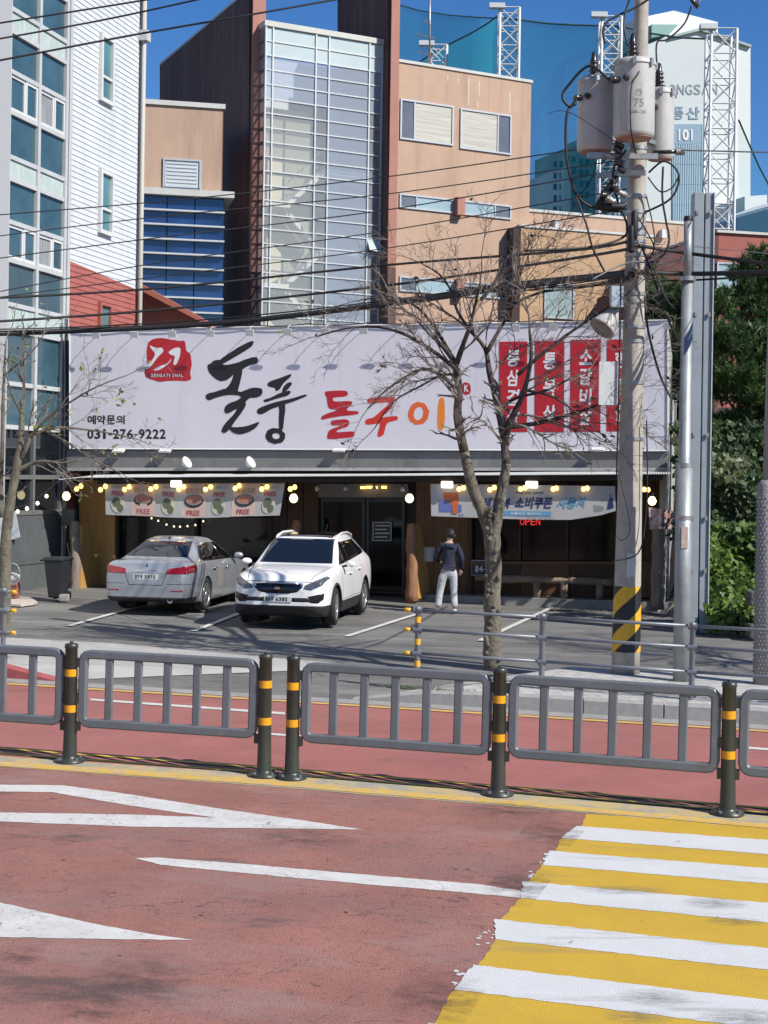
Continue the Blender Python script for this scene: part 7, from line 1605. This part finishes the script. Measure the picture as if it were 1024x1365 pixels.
MB().lathe([(.045, -.06), (.05, .03), (.04, .03), (.04, -.02)], Vector((-2.50, -.50, .275)), (-1, 0, 0), 18).build('exhaust', chrome, sed)
mb = MB(); mb.prism([(-.95, 0, 1.435), (-1.10, 0, 1.41), (-1.06, 0, 1.47)], (0, .02, 0)); mb.build('roof_fin', clad, sed)
for t, y0_ in ():
    glyph_mb(MB(), t, [Vector((-2.528, y0_, .655)), Vector((-2.528, y0_-.16, .655)), Vector((-2.528, y0_-.16, .70)), Vector((-2.528, y0_, .70))], .02).build('model_letters', chrome, sed)
h9 = R(10); sc = Vector((-4.20, 31.6, 0)); sc.z = G(sc.x, sc.y)+.012; sed.location = sc; sed.rotation_euler = (0, 0, R(90)-h9)
# ---- the person by the tree
def skin(name, joints, edges, radii, m, parent, sub=2, rootv=0):
    me = bpy.data.meshes.new(name); me.from_pydata(joints, edges, []); me.materials.append(m); o = bpy.data.objects.new(name, me); COL.objects.link(o); o.parent = parent
    sk = o.modifiers.new('skin', 'SKIN'); sk.use_smooth_shade = True
    for i, q in enumerate(me.skin_vertices[0].data): q.radius = radii[i] if isinstance(radii[i], tuple) else (radii[i], radii[i]); q.use_root = i == rootv
    sb = o.modifiers.new('sub', 'SUBSURF'); sb.levels = sub; sb.render_levels = sub
    if name in ('hoodie', 'sweatpants', 'hood'):
        s2 = o.modifiers.new('sub2', 'SUBSURF'); s2.levels = s2.render_levels = 1; tx = bpy.data.textures.get('cloth_folds') or bpy.data.textures.new('cloth_folds', 'CLOUDS'); tx.noise_scale = .11; dp = o.modifiers.new('folds', 'DISPLACE'); dp.texture = tx; dp.strength = .024; dp.mid_level = .5
    return o
person = thing('person', (0, 0, 0), 'person in navy hoodie and light grey sweatpants standing with their back to the road', 'person')
skn = mat('skin_tone', (.50, .30, .22), .55); hair = mat('hair_black', (.010, .009, .010), .5, var=.4, vscale=30, bump=.6, bscale=80); hood = mat('hoodie_navy', (.014, .018, .045), .85, var=.25, vscale=6, bump=.5, bscale=12); pant = mat('sweatpants_grey', (.50, .51, .53), .85, var=.08, vscale=5, bump=.5, bscale=10); shoe = mat('shoe_white', (.72, .66, .62), .6)
J = [(0, 0, .93), (0, .005, 1.10), (.005, .0, 1.28), (.01, .01, 1.42), (.015, .02, 1.49), (.025, .03, 1.545), (.03, .035, 1.60), (.035, .04, 1.66),
     (-.17, .0, 1.40), (-.26, .03, 1.15), (-.19, .22, 1.04), (.19, .0, 1.38), (.265, -.02, 1.12), (.25, .10, .90),
     (-.10, 0, .88), (-.15, .04, .50), (-.21, -.02, .10), (.09, 0, .88), (.12, .03, .50), (.13, -.03, .10)]
E = [(0, 1), (1, 2), (2, 3), (3, 4), (4, 5), (5, 6), (6, 7), (3, 8), (8, 9), (9, 10), (3, 11), (11, 12), (12, 13), (0, 14), (14, 15), (15, 16), (0, 17), (17, 18), (18, 19)]
Rr = [(.11, .08), (.10, .07), (.11, .08), (.085, .07), .055, .06, .088, .075, .04, .034, .028, .04, .034, .028, .07, .045, .036, .07, .045, .036]
skin('body', J, E, Rr, skn, person)
for s, w_, d_ in ((-1, Vector((-.19, .22, 1.04)), Vector((.5, .8, -.15))), (1, Vector((.25, .10, .90)), Vector((-.05, .35, -.9)))):
    d_ = d_.normalized(); a = Vector((0, 0, 1)).cross(d_).normalized(); jj = [w_, w_+d_*.05, w_+d_*.09]; ee = [(0, 1), (1, 2)]; rr2 = [.026, (.036, .018), (.036, .016)]
    for k in range(4):
        b = w_+d_*.09+a*(-.027+.018*k); L_ = (.06, .072, .068, .052)[k]; cu = d_.cross(a)*(.02+.006*k); i0 = len(jj); jj += [b+d_*.01, b+d_*L_*.55+cu*.4, b+d_*L_+cu*1.2]; ee += [(2, i0), (i0, i0+1), (i0+1, i0+2)]; rr2 += [.009, .0085, .0075]
    i0 = len(jj); b = w_+d_*.04; jj += [b+a*-.04*s, b+a*-.06*s+d_*.035]; ee += [(1, i0), (i0, i0+1)]; rr2 += [.011, .009]
    skin('hand', [tuple(q) for q in jj], ee, rr2, skn, person, 1)
hj = [(0, .0, .90), (0, .0, .96), (0, .0, 1.08), (.005, -.005, 1.26), (.01, .0, 1.38), (.012, .0, 1.445), (-.15, .0, 1.40), (-.215, .0, 1.30), (-.27, .03, 1.14), (-.23, .13, 1.08), (-.195, .20, 1.045), (.17, .0, 1.385), (.235, -.01, 1.27), (.275, -.02, 1.11), (.265, .05, .98), (.25, .095, .915)]
he = [(0, 1), (1, 2), (2, 3), (3, 4), (4, 5), (4, 6), (6, 7), (7, 8), (8, 9), (9, 10), (4, 11), (11, 12), (12, 13), (13, 14), (14, 15)]
skin('hoodie', hj, he, [(.150, .115), (.165, .13), (.165, .135), (.175, .14), (.145, .12), (.085, .08), .085, .078, .068, .058, .042, .085, .078, .066, .055, .042], hood, person, 2, 2)
skin('hood', [(-.09, -.06, 1.44), (-.06, -.125, 1.40), (.01, -.15, 1.375), (.08, -.125, 1.395), (.11, -.06, 1.435)], [(0, 1), (1, 2), (2, 3), (3, 4)], [.035, .05, .06, .05, .035], hood, person, 2, 2)
pj = [(0, 0, .98), (0, 0, .90), (-.10, .0, .82), (-.135, .025, .66), (-.155, .04, .50), (-.185, .01, .30), (-.215, -.02, .11), (.095, .0, .82), (.112, .02, .66), (.122, .03, .50), (.13, .0, .30), (.135, -.03, .11)]
skin('sweatpants', pj, [(0, 1), (1, 2), (2, 3), (3, 4), (4, 5), (5, 6), (1, 7), (7, 8), (8, 9), (9, 10), (10, 11)], [(.135, .105), (.155, .125), (.105, .115), .093, .080, .078, .082, (.105, .115), .090, .078, .074, .078], pant, person, 2, 1)
for s, a, b in ((-1, (-.215, -.04, .035), (-.245, .17, .03)), (1, (.135, -.05, .035), (.17, .155, .03))):
    skin('shoe', [a, tuple((Vector(a)+Vector(b))/2+Vector((0, 0, .012))), b], [(0, 1), (1, 2)], [(.042, .045), (.046, .045), (.042, .032)], shoe, person, 2)
hd = Vector((.034, .04, 1.63))
mb = MB(); mb.smooth = True; r = random.Random(5); vs = []; A_, B_ = 20, 12
for i in range(B_+1):
    ph = math.pi*i/B_*.72
    for k in range(A_):
        t = 2*math.pi*k/A_; front = max(0, math.sin(t-.3)); q = Vector((math.sin(ph)*math.cos(t)*.092, math.sin(ph)*math.sin(t)*.108, math.cos(ph)*.118))*(1+r.uniform(-.035, .05))
        if ph > 1.3 and front > .45: q *= .80; q.z += .03
        vs.append(hd+Vector((0, -.006, .018))+q)
mb.add(vs, [[i*A_+k, (i+1)*A_+k, (i+1)*A_+(k+1) % A_, i*A_+(k+1) % A_] for i in range(B_) for k in range(A_)]); mb.build('hair', hair, person, fixn=True)
fx = Vector((.35, .93, 0)).normalized(); sx_ = Vector((.93, -.35, 0))
MB().lathe([(.012, 0), (.016, .02), (.006, .035)], hd+fx*.08+Vector((0, 0, -.015)), (fx.x, fx.y, -.4), 8).build('nose', skn, person)
for s in (-1, 1):
    MB().lathe([(.01, -.008), (.024, .0), (.02, .012)], hd+sx_*s*.082+Vector((0, 0, -.01)), sx_*s, 10).build('ear', skn, person); MB().lathe([(.011, 0), (.010, .004)], hd+fx*.086+sx_*s*.032+Vector((0, 0, .01)), fx, 10).build('eye', mat('eye_dark', (.02, .015, .012), .2), person)
MB().box(hd+fx*.083+Vector((0, 0, -.055)), (.045, .01, .01), sx_).build('mouth', mat('lip', (.35, .12, .10), .5), person)
pz = Gp(597, 817, .012); person.location = (pz.x, pz.y, G(pz.x, pz.y)+.008); person.scale = (1, 1, 1)
